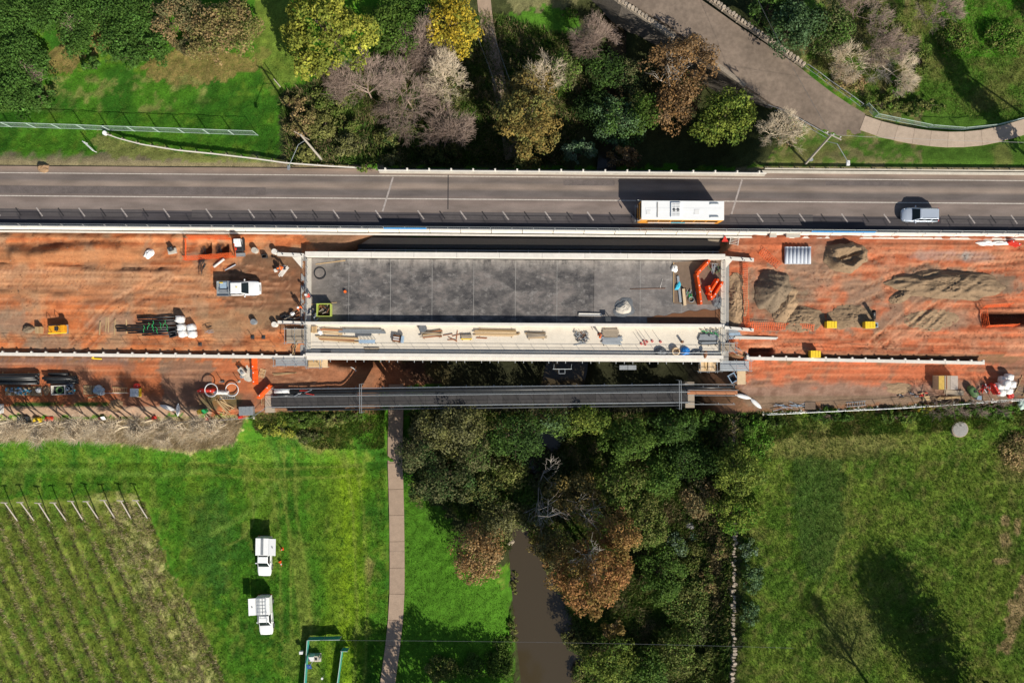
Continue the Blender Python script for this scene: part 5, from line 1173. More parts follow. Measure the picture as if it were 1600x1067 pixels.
for px, py, lab in ((313, 538, 'small dark bollard light near the left retaining wall'), (395, 527, 'small dark marker post between wall and drum'), (412, 527, 'small dark marker post nearest the lower left wing wall')):
    t = thing('marker_post', lab, 'post', G(px, py)); MB().box((0, 0, .06), (.45, .45, .12)).build('base', 'dark_steel', t, bevel=.03); MB().tube((0, 0, .1), (0, 0, .9), .05, .03, 8).build('shaft', 'plastic_black', t)
t = thing('kerb_lifter', 'small yellow tool lying at the foot of the left retaining wall', 'tool', G(153, 560.5), -3); MB().box((0, 0, .1), (1.1, .16, .14)).build('bar', 'yellow_plastic', t, bevel=.03); MB().box((-.6, .1, .1), (.3, .2, .1), .5).build('claw', 'yellow_plastic', t)
# black pipe stacks, lower bench left
for k, (px, py, L, dz) in enumerate(((24, 586, 6.6, 0), (24, 592, 6.6, 0), (24, 589, 6.6, .42), (26, 598, 6.2, 0))):
    pipe_run(G(px, py), .5, 'thick black pipe in the stack behind the pallets of blocks', L, .27, .03, 'pipe_black', 'thick black pipes', dz=dz+.1)
for k, (px, py, L, dz) in enumerate(((97, 589, 4.2, 0), (98, 593, 4.3, 0), (100, 597, 4.0, 0), (94, 584, 2.6, .0), (96, 590.5, 4, .36))):
    pipe_run(G(px, py), random.uniform(-1, 1), 'mid length black pipe in the stack nearest the white bagged pallet', L, .2, .025, 'pipe_black', 'mid length black pipes', dz=dz+.1)
for px in (5, 45): planks(G(px, 592), 90, 'timber bearer under the thick black pipes', [1], 2.0, .12, .1, 'timber_bearer', 'bearer', 'timber', 0, 0, 'bearers under thick pipes')
for px in (82, 112): planks(G(px, 592), 90, 'timber bearer under the mid length black pipes', [1], 1.8, .12, .1, 'timber_bearer', 'bearer', 'timber', 0, 0, 'bearers under mid pipes')
cols = ('blue_grey', 'white_plastic', 'timber', 'cyan_cloth')
for k, (px, lab) in enumerate(((17, 'pallet of blue grey fittings below the thick black pipes, at the far end'), (32, 'pallet of mixed fittings next to the far end blue grey one'), (45, 'pallet of pale fittings below the ends of the thick black pipes'))):
    pallet(G(px, 611), 0, lab)
    rubble('fittings_load', 'loose load of small fittings on the pallet: %s' % ('far end', 'middle', 'pipe end side')[k], 'fittings', G(px, 611, .15), 16, .95, .8, .3, cols, .3, 0, k+20, .09, 'fitting', None, 90)
pallet(G(59, 611), 90, 'bare timber pallet with white bag between fittings and boxed coil'); crumple('cement_bag', 'white sack slumped on the pallet beside the boxed coil', 'bag', G(60, 610, .15), .6, .6, .3, 'white_cloth', 0, 12); crumple('cement_bag', 'tan slumped sack beside the boxed coil', 'bag', G(73, 609), .9, 1.2, .3, 'sand', 0, 13)
tub(G(95, 609), 2, 'white framed open crate holding dark coiled hose', 1.75, 1.15, .45, 'concrete_white', 'crate', 'crate', False); coil(G(95, 609, .2), 'dark hose coiled inside the white framed crate', .42, .05, 4, 'green_tank')
tub(G(111, 608), 4, 'grey steel stillage with mixed parts beside the white framed crate', 1.1, 1.25, .4, 'steel', 'crate', 'stillage', False); rubble('fittings_load', 'jumble of grey and blue parts inside the steel stillage', 'fittings', G(111, 608, .15), 16, .8, .9, .4, cols+('steel',), .45, 30, 31, .06, 'fitting', None, 90)
pallet(G(138, 609), 90, 'empty slatted timber pallet between stillage and bagged pallet', s=(1.15, 1.1)); pallet(G(153.5, 609), 0, 'pallet under grey plastic wrapped bags')
crumple('bag_pile', 'grey plastic wrapped bags heaped on a pallet', 'bags', G(154, 609, .14), 1.3, 1.35, .6, 'blue_grey', 0, 15)
drum(G(161, 614), 'white round tub at the corner of the grey bagged pallet', .26, .4, 'white_plastic')
ladder(G(188, 609), -2, 'timber framed ladder lying between two pallets', 2.0, .6, 'timber', 7)
pipe_run(G(182, 614), 0, 'thin white pipe lying from white tub to yellow edged pallet', 3.6, .04, .01, 'white_plastic')
pallet(G(213, 613), 0, 'pallet under the white block stack with yellow edge', s=(1.35, 1.2))
t = thing('block_stack', 'white wrapped block stack with one yellow edge', 'stack', G(213, 613, .15))
for i in range(3):
    for j in range(2): MB().box((-.4+i*.38, -.27+j*.54, .25), (.36, .52, .5)).build('block', 'white_cloth', t, bevel=.03)
MB().box((.64, 0, .26), (.12, 1.1, .5)).build('edge_strip', 'yellow_plastic', t, bevel=.02); drum(G(215, 603), 'red tub behind the white block stack', .35, .4, 'red_plastic')
planks(G(145, 620), 14, 'two pale poles on the ground below the slatted pallet', [2], 1.6, .06, .05, bearers=0)
# barriers and coils right of them
water_barrier(G(326, 610), 3, 'red plastic barrier lying under the left white hose ring', 1, 'red_plastic', L=2.2); water_barrier(G(348, 613), -1, 'white plastic barrier lying between the two white hose rings', 1, 'white_plastic', L=1.7)
for px, lab in ((334.5, 'wide white hose ring over the red barrier'), (363, 'wide white hose ring to the right of the white barrier')):
    t = thing('hose_coil', lab, 'hose', G(px, 608, .15)); MB().torus((0, 0, .9 if px < 350 else .12), .82, .06, 32, 7).build('loop', 'white_plastic', t, smooth=True); MB().torus((.05, -.06, 1.0 if px < 350 else .24), .84, .05, 32, 7).build('loop', 'white_plastic', t, smooth=True)
ladder(G(356, 621), 1, 'grey metal ladder lying below the white hose rings', 2.1, .32)
t = thing('trailer_pump', 'grey pump unit on pale spilt slurry next to the orange barriers', 'pump', G(381, 580), -50)
MB().box((0, 0, .55), (1.1, .7, .6)).build('engine_housing', 'concrete', t, bevel=.08); MB().tube((.2, 0, .85), (.2, 0, 1.1), .22, .16, 14).build('hopper', 'galv', t); MB().tube((-.5, 0, .6), (-.95, 0, .5), .12).build('outlet', 'dark_steel', t)
for s in (-1, 1): MB().tube((0, s*.4, .25), (0, s*.52, .25), .25, None, 14).build('wheel', 'rubber', t)
crumple('slurry_patch', 'pale grey spilt slurry under the pump unit', 'spill', G(386, 578), 1.8, 2.6, .06, 'concrete', 10, 17)
drum(G(379, 588), 'grey tub just below the pump unit', .22, .35, 'steel'); t = thing('marker_post', 'marker post with long shadow right of the white hose rings', 'post', G(374, 596)); MB().tube((0, 0, 0), (0, 0, 1.1), .05, .04, 8).build('shaft', 'galv', t); MB().box((0, 0, .05), (.3, .3, .1)).build('base', 'concrete', t)
t = thing('marker_post', 'dark capped marker post above the left white hose ring', 'post', G(348, 596)); MB().tube((0, 0, 0), (0, 0, 1.1), .05, .04, 8).build('shaft', 'galv', t); MB().box((0, 0, .05), (.5, .3, .1)).build('base', 'dark_steel', t)
water_barrier(G(399.5, 577), 93, 'orange water filled barrier in the pair standing across the bench below the wall', 2, group='orange barriers across the bench')
water_barrier(G(415.5, 611), 48, 'orange water filled barrier angled at the footbridge end', 1, L=2.4)
pallet(G(410, 583), 75, 'slatted timber pallet leaning by the orange barriers', s=(1.1, .75))
ladder(G(418, 625), 90, 'slatted timber ramp board at the left end of the footbridge', 1.3, 1.5, 'timber', 9)
pipe_run(G(442, 611), 1, 'large white pipe length beside the footbridge start', 2.0, .28, .03, 'white_plastic'); pipe_run(G(442, 617), 1, 'large black pipe length beside the footbridge start', 2.2, .26, .03, 'pipe_black')
rubble('signal_frame', 'red and white striped frame on the pipes beside the footbridge', 'frame', G(474, 613, .2), 10, 3.4, .6, 1.2, ['red_plastic', 'white_plastic', 'galv'], .35, 4, 41, .035)
planks(G(443, 584), 7, 'long pale lengths of timber on the brown bench below the scaffold bay', [2], 3.2, .1, .06, m='timber', bearers=0, messy=5)
planks(G(350, 632), -38, 'fan of loose yellow timber lengths on the grassy bench end', [4, 3], 2.6, .14, .08, m='timber', bearers=0, messy=16, gap=.12); planks(G(348, 642), -30, 'small scatter of timber offcuts below the timber fan', [3], 1.7, .1, .07, m='timber', bearers=0, messy=30, gap=.15)
tub(G(388, 641), 2, 'grey ribbed skip bin at the end of the temporary fence', 1.8, 1.1, .7, 'steel', 'skip_bin', 'bin', True)
t = thing('wheelie_bin', 'yellow and green plastic bins standing together in the twigs', 'bin', G(319, 642), 20)
MB().box((-.32, .05, .4), (.5, .5, .8), taper=(1.15, 1.15)).build('yellow_bin', 'yellow_plastic', t, bevel=.03); MB().box((.3, -.08, .4), (.5, .5, .8), taper=(1.15, 1.15)).build('green_bin', 'green_plastic', t, bevel=.03)
for px, py, lab in ((326, 653, 'red fuel can near the yellow and green bins'), (377, 651, 'red fuel can beside the grey ribbed skip'), (243, 652, 'faded red fuel can half hidden in twigs')):
    t = thing('fuel_can', lab, 'fuel can', G(px, py), 15); MB().box((0, 0, .28), (.5, .45, .5)).build('tank', 'red_plastic', t, bevel=.06); MB().path([(-.15, 0, .53), (-.15, 0, .62), (.12, 0, .62), (.12, 0, .53)], .03).build('handle', 'red_plastic', t); MB().tube((.2, .1, .5), (.27, .12, .63), .04).build('spout', 'plastic_black', t)
for px, py, deg, lab in ((263, 637, -18, 'long white canoe shaped sheet bundle lying slantwise in the twigs'), (279, 640, 88, 'white canoe shaped sheet bundle standing crosswise in the twigs')):
    L = 2.3 if deg < 0 else 1.75; o = MB(); rings = []
    for i in range(9):
        s = -1+i/4; k = max(.06, (1-abs(s)**2.2)); rings.append([(s*L/2, .30*k*math.cos(a), .16+.16*k*math.sin(a)) for a in np.linspace(0, 2*PI, 10, endpoint=False)])
    tag(o.loft(rings).build('sheet_bundle', 'white_cloth', loc=G(px, py, .1), rz=rad(deg)), lab, 'bundle')
panel_fence(-60, 662, 150, 658, 'blue grey temporary fence along the bank edge by the yellow bin', 1.1, dens=.3, m='galv'); panel_fence(330, 656, 395, 652, 'short run of temporary fence beside the grey skip', 1.1, dens=.3); panel_fence(397, 651, 422, 634, 'slanting steel gate between skip and footbridge', 1.0, dens=.25)
tub(G(41, 655), 3, 'dark equipment box against the bank fence', 1.3, .8, .6, 'dark_steel', 'equipment_box', 'box', True)
t = thing('litter_bin', 'yellow rounded bin against the bank fence', 'bin', G(62, 656)); bag_mesh(1.0, .8, .8, 3).build('shell', 'yellow_plastic', t, smooth=True); MB().box((0, .1, .82), (.5, .3, .06)).build('lid', 'yellow_plastic', t, bevel=.02)
t = thing('litter_bin', 'low orange red tray against the bank fence', 'tray', G(79, 654)); MB().box((0, 0, .2), (1.0, .5, .35), taper=(1.1, 1.15)).build('shell', 'red_plastic', t, bevel=.05); MB().box((0, 0, .39), (.8, .3, .04)).build('lid', 'orange_plastic', t)
tub(G(2, 638), 0, 'white crate at the edge of the bench far left', .8, 1.2, .6, 'white_plastic', 'crate', 'crate', True)
t = thing('site_sign', 'small pink and white board standing in the twigs', 'sign', G(163, 653), 10); MB().box((.15, 0, .5), (.5, .06, .6), 0, -.9).build('board', 'white_plastic', t); MB().box((-.35, .05, .35), (.5, .06, .4), 0, -.9).build('second_board', 'pink_marker', t); MB().tube((0, 0, 0), (0, .2, .5), .03).build('prop', 'galv', t)
mound('brown soil mound in the middle of the lower left bench', 182, 633, .9, .8, .5, 'rock', 0, 21, name='soil_mound')

# ------------------------------------------------------------------ scaffold bays at both abutments
def scaffold(px0, px1, py0, py1, z0, z1, label, planked='timber', bays=3):
    A = W(px0, py0, z1); B = W(px1, py1, z1); cx, cy = (A.x+B.x)/2, (A.y+B.y)/2; sx, sy = abs(B.x-A.x), abs(A.y-B.y)
    t = thing('scaffold', label, 'scaffold', (cx, cy, z0))
    h = z1-z0
    for i in range(bays+1):
        for s in (-1, 1): MB().tube(((i/bays-.5)*sx, s*sy/2, -.3), ((i/bays-.5)*sx, s*sy/2, h+.9), .035, None, 6).build('standard', 'galv', t)
    for z in (h, h+.85):
        for s in (-1, 1): MB().tube((-sx/2-.2, s*sy/2, z), (sx/2+.2, s*sy/2, z), .03, None, 6).build('ledger', 'galv', t)
        for i in range(bays+1): MB().tube(((i/bays-.5)*sx, -sy/2-.2, z), ((i/bays-.5)*sx, sy/2+.2, z), .03, None, 6).build('transom', 'galv', t)
    n = max(2, int(sy/.26))
    for k in range(n): MB().box((0, (k+.5)/n*sy-sy/2, h+.06), (sx, sy/n-.03, .05)).build('board', planked, t)
    return t
scaffold(431, 480, 561, 571, -1.4, -.35, 'scaffold bay with steel decks below the wall at the left abutment', 'galv', 3)
scaffold(448, 479, 514, 536, -.4, .25, 'low scaffold bay with gappy boards beside the footway left end', 'timber_grey', 2)
rubble('rebar_bundle', 'grid of starter bars and timber beside the footway left end', 'rebar', G(462, 540), 18, 3.2, .5, 1.0, ['rust', 'timber', 'dark_steel'], .5, 80, 51, .03)
scaffold(1125, 1170, 564, 579, -1.6, -.45, 'scaffold bay with pale steel decks below the wall at the right abutment', 'galv', 2)
for px, py, lab in ((1099, 570, 'left'), (1111, 571, 'right')):
    planks(W(px, py, -.75), 90, 'stack of plywood formwork beside the right abutment scaffold, %s one of two' % lab, [2, 2], 1.5, .42, .06, 'formwork', 'formwork', ('ply', 'timber'), 2, .02)
scaffold(1092, 1118, 562, 580, -3.2, -.85, 'formwork support tower under the plywood stacks', 'timber', 2)
planks(G(1158, 590), 90, 'pale plywood sheet lying by the right abutment scaffold', [1], 1.85, 1.1, .04, 'ply_sheet', 'plywood', 'ply', 2, 0, messy=1)
planks(G(507, 566), 90, 'pale plywood sheet lying on the brown slope below the parapet', [1], 1.75, .92, .04, 'ply_sheet', 'plywood', 'ply', 2, 0, messy=1)
scaffold(482, 502, 562, 574, -1.6, -.9, 'small landing of light boards beside the plywood sheet on the brown slope', 'timber', 1)
tub(G(1143, 590), 30, 'blue and white crate beside the leaning plywood sheet', .9, 1.1, .5, 'blue_grey', 'crate', 'crate', False)
coil(G(1148, 596), 'loose black hose loop beside the blue and white crate', .5, .04, 2, 'plastic_black')
t = thing('hose_arc', 'white curved pipe offcut on the shaded brown slope', 'pipe', G(552, 576)); MB().path([(-.6, .25, .1), (-.3, .22, .14), (0, .1, .14), (.25, -.12, .12), (.4, -.3, .1)], .06).build('barrel', 'white_plastic', t)
t = thing('steel_tray', 'grey steel trays lying in the shade between new bridge and footbridge', 'tray', W(980, 574, -2.2))
MB().box((-.5, 0, 0), (1.1, .6, .12)).build('tray', 'steel', t, bevel=.02); MB().box((.65, 0, .02), (1.1, .6, .12)).build('tray', 'steel', t, bevel=.02)
for x in (-.9, .9): MB().tube((x, 0, -6.2), (x, 0, -.05), .06).build('prop', 'galv', t)
t = thing('hanging_cradle', 'small square steel cradle on a bar in the shaded gap', 'cradle', W(878, 580, -1.6)); MB().path([(-.4, -.3, 0), (.4, -.3, 0), (.4, .3, 0), (-.4, .3, 0), (-.4, -.3, 0)], .04).build('ring', 'galv', t); MB().tube((-1.2, .3, .05), (1.3, .3, .05), .04).build('bar', 'galv', t)
for x in (-1.1, 1.2): MB().tube((x, .3, 0), (x, .95, 1.1), .025).build('hanger', 'galv', t)
# ------------------------------------------------------------------ on the dark deck
t = tub(D(509, 485), 0, 'square skip bin with yellow green rim on the dark deck', 1.75, 1.6, .95, 'lime', 'skip_bin', 'bin', False, 'rust') if 'lime' in MAT else (mat('lime', (.42, .50, .10), .5, .15, 4), tub(D(509, 485), 0, 'square skip bin with yellow green rim on the dark deck', 1.75, 1.6, .95, 'lime', 'skip_bin', 'bin', False, 'rust'))[1]
rubble('scrap_load', 'dark scrap timber and steel piled in the yellow green skip', 'scrap', D(509, 485, .3), 22, 1.0, .9, .8, ['rust', 'dark_steel', 'timber_grey', 'plastic_black'], .6, 0, 61, .05, 'scrap', None, 90)
planks(D(518, 410), 6, 'long thin timber length near the white splay on the dark deck', [1], 4.8, .1, .05, m='timber', bearers=0); planks(D(508, 474), 4, 'thin timber length lying above the skip on the dark deck', [1], 4.0, .07, .05, m='timber', bearers=0)
coil(D(500, 427), 'dark hose loop lying on the pale deck corner', .72, .04, 2, 'plastic_black')
rubble('tool_pile', 'dark tools and hoses piled by the deck railing near the skip', 'tools', D(490, 492), 14, .8, 1.6, .7, ['plastic_black', 'navy', 'galv'], .5, 60, 63, .05)
t = thing('fire_bucket', 'small orange bucket on the open dark deck', 'bucket', D(540, 456)); MB().tube((0, 0, 0), (0, 0, .3), .13, .17, 14).build('pail', 'hivis', t); MB().torus((0, 0, .3), .17, .015, 14, 5).build('rim', 'hivis', t)
t = thing('steel_trough', 'long white steel trough lying against the shaded upstand', 'trough', D(922, 493.5), -1); MB().box((0, 0, .1), (3.0, .05, .2)).build('side_wall', 'concrete_white', t); MB().box((0, .3, .1), (3.0, .05, .2)).build('side_wall', 'concrete_white', t); MB().box((0, .15, .03), (3.0, .25, .05)).build('floor', 'white_plastic', t)
for x in (-1.48, 1.48): MB().box((x, .15, .1), (.05, .25, .2)).build('end_plate', 'concrete_white', t)
t = thing('work_trestle', 'small dark steel trestle beside the white trough', 'trestle', D(949, 499)); MB().path([(-.3, -.25, 0), (-.3, -.25, .8), (.3, -.25, .8), (.3, -.25, 0)], .04).build('leg_frame', 'dark_steel', t); MB().path([(-.3, .25, 0), (-.3, .25, .8), (.3, .25, .8), (.3, .25, 0)], .04).build('leg_frame', 'galv', t); MB().box((0, 0, .84), (.7, .6, .06)).build('top', 'dark_steel', t)
crumple('tarpaulin', 'dark blue tarpaulin spread under pale bagged material', 'tarpaulin', D(975, 480, .002), 2.5, 2.4, .1, 'grey_cloth', 10, 31); crumple('bagged_grout', 'pale open bag of material on the dark tarpaulin', 'bag', D(974.5, 481, .1), 1.8, 1.5, .35, 'concrete', 0, 33); planks(D(976, 469.5), 2, 'short brown batten above the dark tarpaulin', [2], 1.5, .08, .05, m='timber_red', bearers=0)
pipe_run(D(1012, 451), 1, 'long dark rod lying on the pale deck bay', 4.6, .035, .01, 'rust'); pipe_run(D(1033, 443), 75, 'short pale rod standing off from the long dark rod', 1.2, .03, .01, 'pipe_white')
mat('laydown_mat', (.17, .12, .085), .9, .2, 2)
t = thing('laydown_mat', 'brown geotextile sheet spread at the end of the dark deck', 'mat', D(1092, 441)); MB().prism([(-3.4, 2.6), (3.0, 3.0), (3.0, -2.6), (1.5, -2.9), (-3.3, -2.8)], .006, .018).build('sheet', 'laydown_mat', t); MB().box((-3.3, 0, .05), (.1, 5.2, .09)).build('batten', 'timber', t)
planks(D(1061, 452), 96, 'long grey steel channel on the brown sheet', [1], 4.0, .3, .16, 'steel_channel', 'channel', 'galv', 0, 0, messy=0); planks(D(1068, 463), 95, 'pale timber beam stack beside the grey channel', [1, 1], 2.2, .36, .18, m='ply', bearers=0, messy=.5)
crumple('cloth_strip', 'bright blue cloth draped over the grey channel', 'cloth', D(1059, 447, .12), .5, 1.1, .1, 'cyan_cloth', -30, 35)
crumple('plastic_sheet', 'white rag heap at the top of the grey channel', 'sheet', D(1054, 419, .02), .8, .9, .3, 'white_cloth', 0, 36); rubble('tool_pile', 'green and black hoses and tools between beam stack and orange barriers', 'tools', D(1077, 459), 14, .9, 1.6, .6, ['green_plastic', 'plastic_black', 'galv', 'steel'], .35, 80, 65, .04)
coil(D(1080, 468), 'grey cable coil beside the pale timber beams', .35, .04, 3, 'steel', 'cable', 'cable_coil')
ORG = 'orange barriers on the deck'
water_barrier(D(1096.5, 418, .02), 48, 'orange water filled barrier unit in the slanting upper string on the dark deck', 1, group=ORG+' upper', L=2.3)
water_barrier(D(1090, 452, .02), 97, 'orange water filled barrier unit in the straight string on the dark deck', 2, group=ORG+' straight', L=2.0)
water_barrier(D(1107, 458, .02), 104, 'orange water filled barrier unit at the point of the vee on the dark deck', 1, group=ORG+' point', L=1.9)
water_barrier(D(1112, 449, .02), 57, 'orange water filled barrier unit in the slanting lower pair on the dark deck', 1, group=ORG+' pair', L=2.4); water_barrier(D(1119, 453, .02), 60, 'orange water filled barrier unit in the slanting lower pair on the dark deck', 1, group=ORG+' pair', L=2.4)
rubble('tool_pile', 'grey hoses and pipe fittings behind the upper orange barriers', 'tools', D(1116, 420), 16, 1.2, 1.2, .8, ['steel', 'galv', 'plastic_black', 'green_tank'], .4, 30, 66, .04, 'fitting', None, 90)
crumple('tarpaulin', 'dark grey tarpaulin bundle against the deck end rail', 'tarpaulin', D(1119, 469), 1.2, 2.0, .5, 'grey_cloth', 20, 41)
o = MB(); xs = np.linspace(-4.9, 4.9, 40); up_ = [(x, .1+.9*ss(-4.9, 3, np.array(x)).item()+.10*math.sin(x*3.1)) for x in xs]
o.prism([(-4.9, -.75), (4.9, -.75)]+up_[::-1], .006, .03); tag(o.build('mud_wash', 'mud', loc=D(1070, 496)), 'brown mud washed along the shaded edge of the deck end', 'mud')
# ------------------------------------------------------------------ on the pale footway
FW = .004
planks(D(520, 518, FW), -2, 'stack of reused yellow formwork boards near the footway left end', [4, 3], 3.0, .18, .07, m=('timber', 'timber_red', 'ply'), messy=3); planks(D(530, 530, FW), -3, 'row of long orange timber lengths below the formwork boards', [4], 5.6, .14, .09, m=('timber', 'timber_red'), messy=1.5, bearers=3)
planks(D(566, 517.5, FW), -1, 'bundle of grey green steel beams on cross bearers', [3], 6.4, .16, .16, 'beam_bundle', 'beams', 'steel', 2, .02, messy=.4); planks(D(491, 515, FW), 90, 'small pale timber trestle beside the footway end rail', [3, 2], .9, .24, .1, m='timber', messy=3)
crumple('plastic_sheet', 'white rag beside the yellow formwork boards', 'sheet', D(500, 519, FW), .6, .6, .25, 'white_cloth', 0, 43)
t = thing('trestle_table', 'grey topped trestle table with dark legs on the footway', 'table', D(575.5, 533.5, FW)); MB().box((0, 0, .85), (2.1, .45, .05)).build('top', 'blue_grey', t)
for k in range(5): MB().tube((-.95+.47*k, -.2, .85), (-.85+.47*k, -.32, 0), .025).build('leg', 'dark_steel', t); MB().tube((-.95+.47*k, .2, .85), (-.95+.47*k, .28, 0), .025).build('leg', 'dark_steel', t)
planks(D(580.5, 546, FW), 0, 'brown formwork mat against the south parapet', [3, 3], 2.1, .2, .04, 'formwork_mat', 'mat', 'timber_grey', 0, 0, messy=.3); planks(D(509, 548.5, FW), 0, 'dark steel plate set leaning on the south parapet', [2], 1.6, .16, .12, 'steel_plate', 'plate', 'dark_steel', 0, 0, messy=0)
t = thing('trolley', 'dark barrow like trolley carrying two white bars', 'trolley', D(621, 529, FW), -8); MB().box((0, 0, .4), (1.1, .85, .12)).build('bed', 'rust', t, bevel=.02)
for y in (-.14, .14): MB().box((-.08, y, .52), (.75, .12, .12)).build('bar', 'white_plastic', t)
MB().box((.75, 0, .55), (.35, .9, .4)).build('control_box', 'blue_grey', t, bevel=.03)
for x in (-.4, .4):
    for s in (-1, 1): MB().tube((x, s*.42, .18), (x, s*.5, .18), .18, None, 12).build('wheel', 'rubber', t)
drum(D(661, 513, FW), 'black drum at the corner of the mixed plank stack', .5, .5, 'grey_cloth'); planks(D(675, 522, FW), 4, 'mixed plank stack of grey and red timber beside the black drum', [5, 4, 3], 2.9, .15, .07, m=('timber_grey', 'timber_red', 'timber'), messy=8)
rubble('loose_battens', 'few loose red battens spread on the open footway', 'battens', D(710, 524, FW), 5, 1.4, 1.0, 1.5, 'timber_red', .1, 30, 71, .04, 'batten', None, 60)
planks(D(729, 526, FW), 1, 'short timber stack on a bright yellow base', [4, 3], 1.5, .15, .08, m=('timber_red', 'timber_grey'), messy=3); planks(D(729, 529.5, FW), 0, 'bright yellow beam under the short timber stack', [1], 1.6, .16, .18, 'yellow_beam', 'beam', 'yellow_plastic', 0, 0, messy=0)
planks(D(775, 520, FW), -1, 'longest stack of pale timber planks on the footway', [5, 4, 3], 5.9, .16, .06, m=('timber', 'ply'), messy=.8); planks(D(752, 528, FW), -2, 'two short red battens below the longest plank stack', [2], 1.6, .07, .06, m='timber_red', bearers=0)
planks(D(838, 524, FW), 1, 'lens shaped stack of weathered timber right of the longest plank stack', [5, 4, 3], 2.6, .15, .07, m=('timber', 'timber_grey', 'timber_red'), messy=4)
rubble('scaffold_clamps', 'jumbled heap of scaffold clamps and short tubes on the footway', 'clamps', D(909, 527, FW), 60, 1.7, 1.2, .5, ['steel', 'rust', 'dark_steel', 'galv'], .4, 0, 73, .035, 'clamp', None, 90)
planks(D(906, 537, FW), 12, 'thin tube bundle in front of the scaffold clamp heap', [3], 1.8, .05, .05, 'tube_bundle', 'tubes', 'galv', 0, 0, messy=3)
planks(D(954, 521, FW), 0, 'grey flat steel panel stack beside the bending worker', [4, 4], 2.2, .26, .06, 'panel_stack', 'panels', 'timber_grey', 2, 0, messy=.5); planks(D(956, 532, FW), -1, 'row of galvanised scaffold planks below the grey panel stack', [5, 4], 2.9, .2, .06, 'scaffold_planks', 'planks', 'galv', 2, .08, messy=1)
for k, (px, py) in enumerate(((1002, 537), (1006, 533), (1008, 538), (1011, 534), (1019, 533), (1032, 534))):
    t = thing('lifting_prop', 'pole with round pink base leaning over on the footway', 'prop', D(px, py, FW), 0, 'pink based poles on the footway'); MB().tube((0, 0, 0), (0, 0, .08), .16, None, 14).build('base', 'pink_marker', t); MB().torus((0, 0, .10), .13, .03, 14, 6).build('collar', 'red_plastic', t); MB().tube((0, 0, .08), (-.12, .16, 1.25), .025).build('pole', 'galv', t)
drum(D(1065, 534, FW), 'lone brown gas bottle standing on the clear footway', .15, .7, 'rust', cat='gas bottle')
crumple('tarpaulin', 'dark grey bundled bag against the parapet, left of the hose', 'bag', D(1033, 549, FW), 1.7, 1.1, .5, 'grey_cloth', 0, 45); coil(D(1055, 549, FW), 'tan hose coil between dark bag and blue tarpaulin', .45, .08, 4, 'ply'); crumple('tarpaulin', 'bright blue tarpaulin bundle against the south parapet', 'tarpaulin', D(1070, 550.5, FW), 1.3, 1.2, .55, 'blue_tarp', 0, 46)
planks(D(1107, 530, FW), 0, 'rack of grey steel sheets and tubes at the footway right end', [6, 5], 2.6, .22, .08, 'steel_rack', 'steel stack', ('steel', 'galv', 'dark_steel'), 3, .08, messy=2); rubble('tool_pile', 'mixed clamps and fittings behind the steel rack', 'fittings', D(1110, 520, FW), 34, 2.4, .8, .5, ['steel', 'dark_steel', 'galv', 'green_plastic'], .4, 0, 75, .04, 'fitting', None, 90)
crumple('cloth_strip', 'dark red cloth over the parapet near the right end', 'cloth', D(1102, 553, .55), .5, .9, .15, 'rust', 0, 47); crumple('grey_bundle', 'low grey brown bundle near the dark red cloth', 'bundle', D(1088, 550, FW), 1.4, .7, .25, 'grey_cloth', 0, 48)
# ------------------------------------------------------------------ right side of the works
planks(G(1148, 522), 2, 'grey steel sheet stack beside the right low wing wall', [4, 3], 1.9, .3, .06, 'sheet_stack', 'sheets', ('steel', 'blue_grey'), 2, .05, messy=2); planks(G(1180, 528), -1, 'long pale formwork beams reaching over the red earth', [2], 5.8, .16, .16, 'formwork_beam', 'beams', 'concrete_white', 2, .05, messy=1)
scaffold(1126, 1148, 536, 549, -.5, .15, 'low scaffold bay with grey boards at the footway right end', 'timber_grey', 2)
rubble('prop_pile', 'slanting pale props leaning round the dark pit by the wall', 'props', G(1158, 553), 7, 2.4, .8, 1.8, ['timber', 'galv'], .4, -35, 77, .03)
pg = 'concrete drainage pipes by the road'
for k in range(7):
    pipe_run(G(1227.5+k*5.9, 399.5), 90+random.uniform(-.6, .6), 'pale concrete drainage pipe in the row of seven beside the road barrier', 2.25, .235, .04, 'pipe_concrete', pg)
mound('crater shaped heap of brown sand with hollow centre near the drainage pipes', 1322, 402, 2.9, 2.0, 1.1, 'sand_wet', 0, 1, crater=1, rough=.3)
mound('tall dark cone of fine gravel beside the orange mesh', 1208, 455, 2.6, 2.8, 1.8, 'sand_dark', 0, 2, rough=.2); mound('pale spill of sand running down from the gravel cone', 1226, 478, 1.4, 3.0, .9, 'sand', -28, 3, rough=.06); mound('low clodded spread of brown soil below the gravel cone', 1250, 499, 3.4, 1.7, .45, 'sand_wet', 0, 4, rough=.6)
mound('long flat topped stockpile of dark sand', 1480, 446, 7.9, 2.1, .8, 'sand_wet', -2, 5, rough=.5, n=110, nr=30, flat=.55); mound('thin tail of dark sand at the left of the long stockpile', 1408, 463, 1.8, .8, .5, 'sand_wet', 30, 6, rough=.4); mound('low grey soil spread with loader tracks near the yellow boxes', 1330, 495, 3.2, 1.6, .2, 'sand_wet', 5, 7, rough=.4)
mound('lumpy tan soil spread against the right deck end', 1149, 470, 1.8, 3.6, .4, 'sand', 0, 8, rough=.7); mound('rough grey soil spread between stockpile and trench', 1455, 500, 3.6, 1.5, .08, 'sand', 0, 9, rough=.35)
mesh_barrier([(1161, 412), (1160, 470), (1163, 512)], 'orange mesh standing across the lumpy soil near the deck end'); mesh_barrier([(1168, 514), (1215, 516), (1270, 518)], 'orange mesh sagging along the foot of the gravel cone', fallen=True); mesh_barrier([(1185, 396), (1212, 420)], 'torn orange mesh lying left of the drainage pipes', fallen=True)
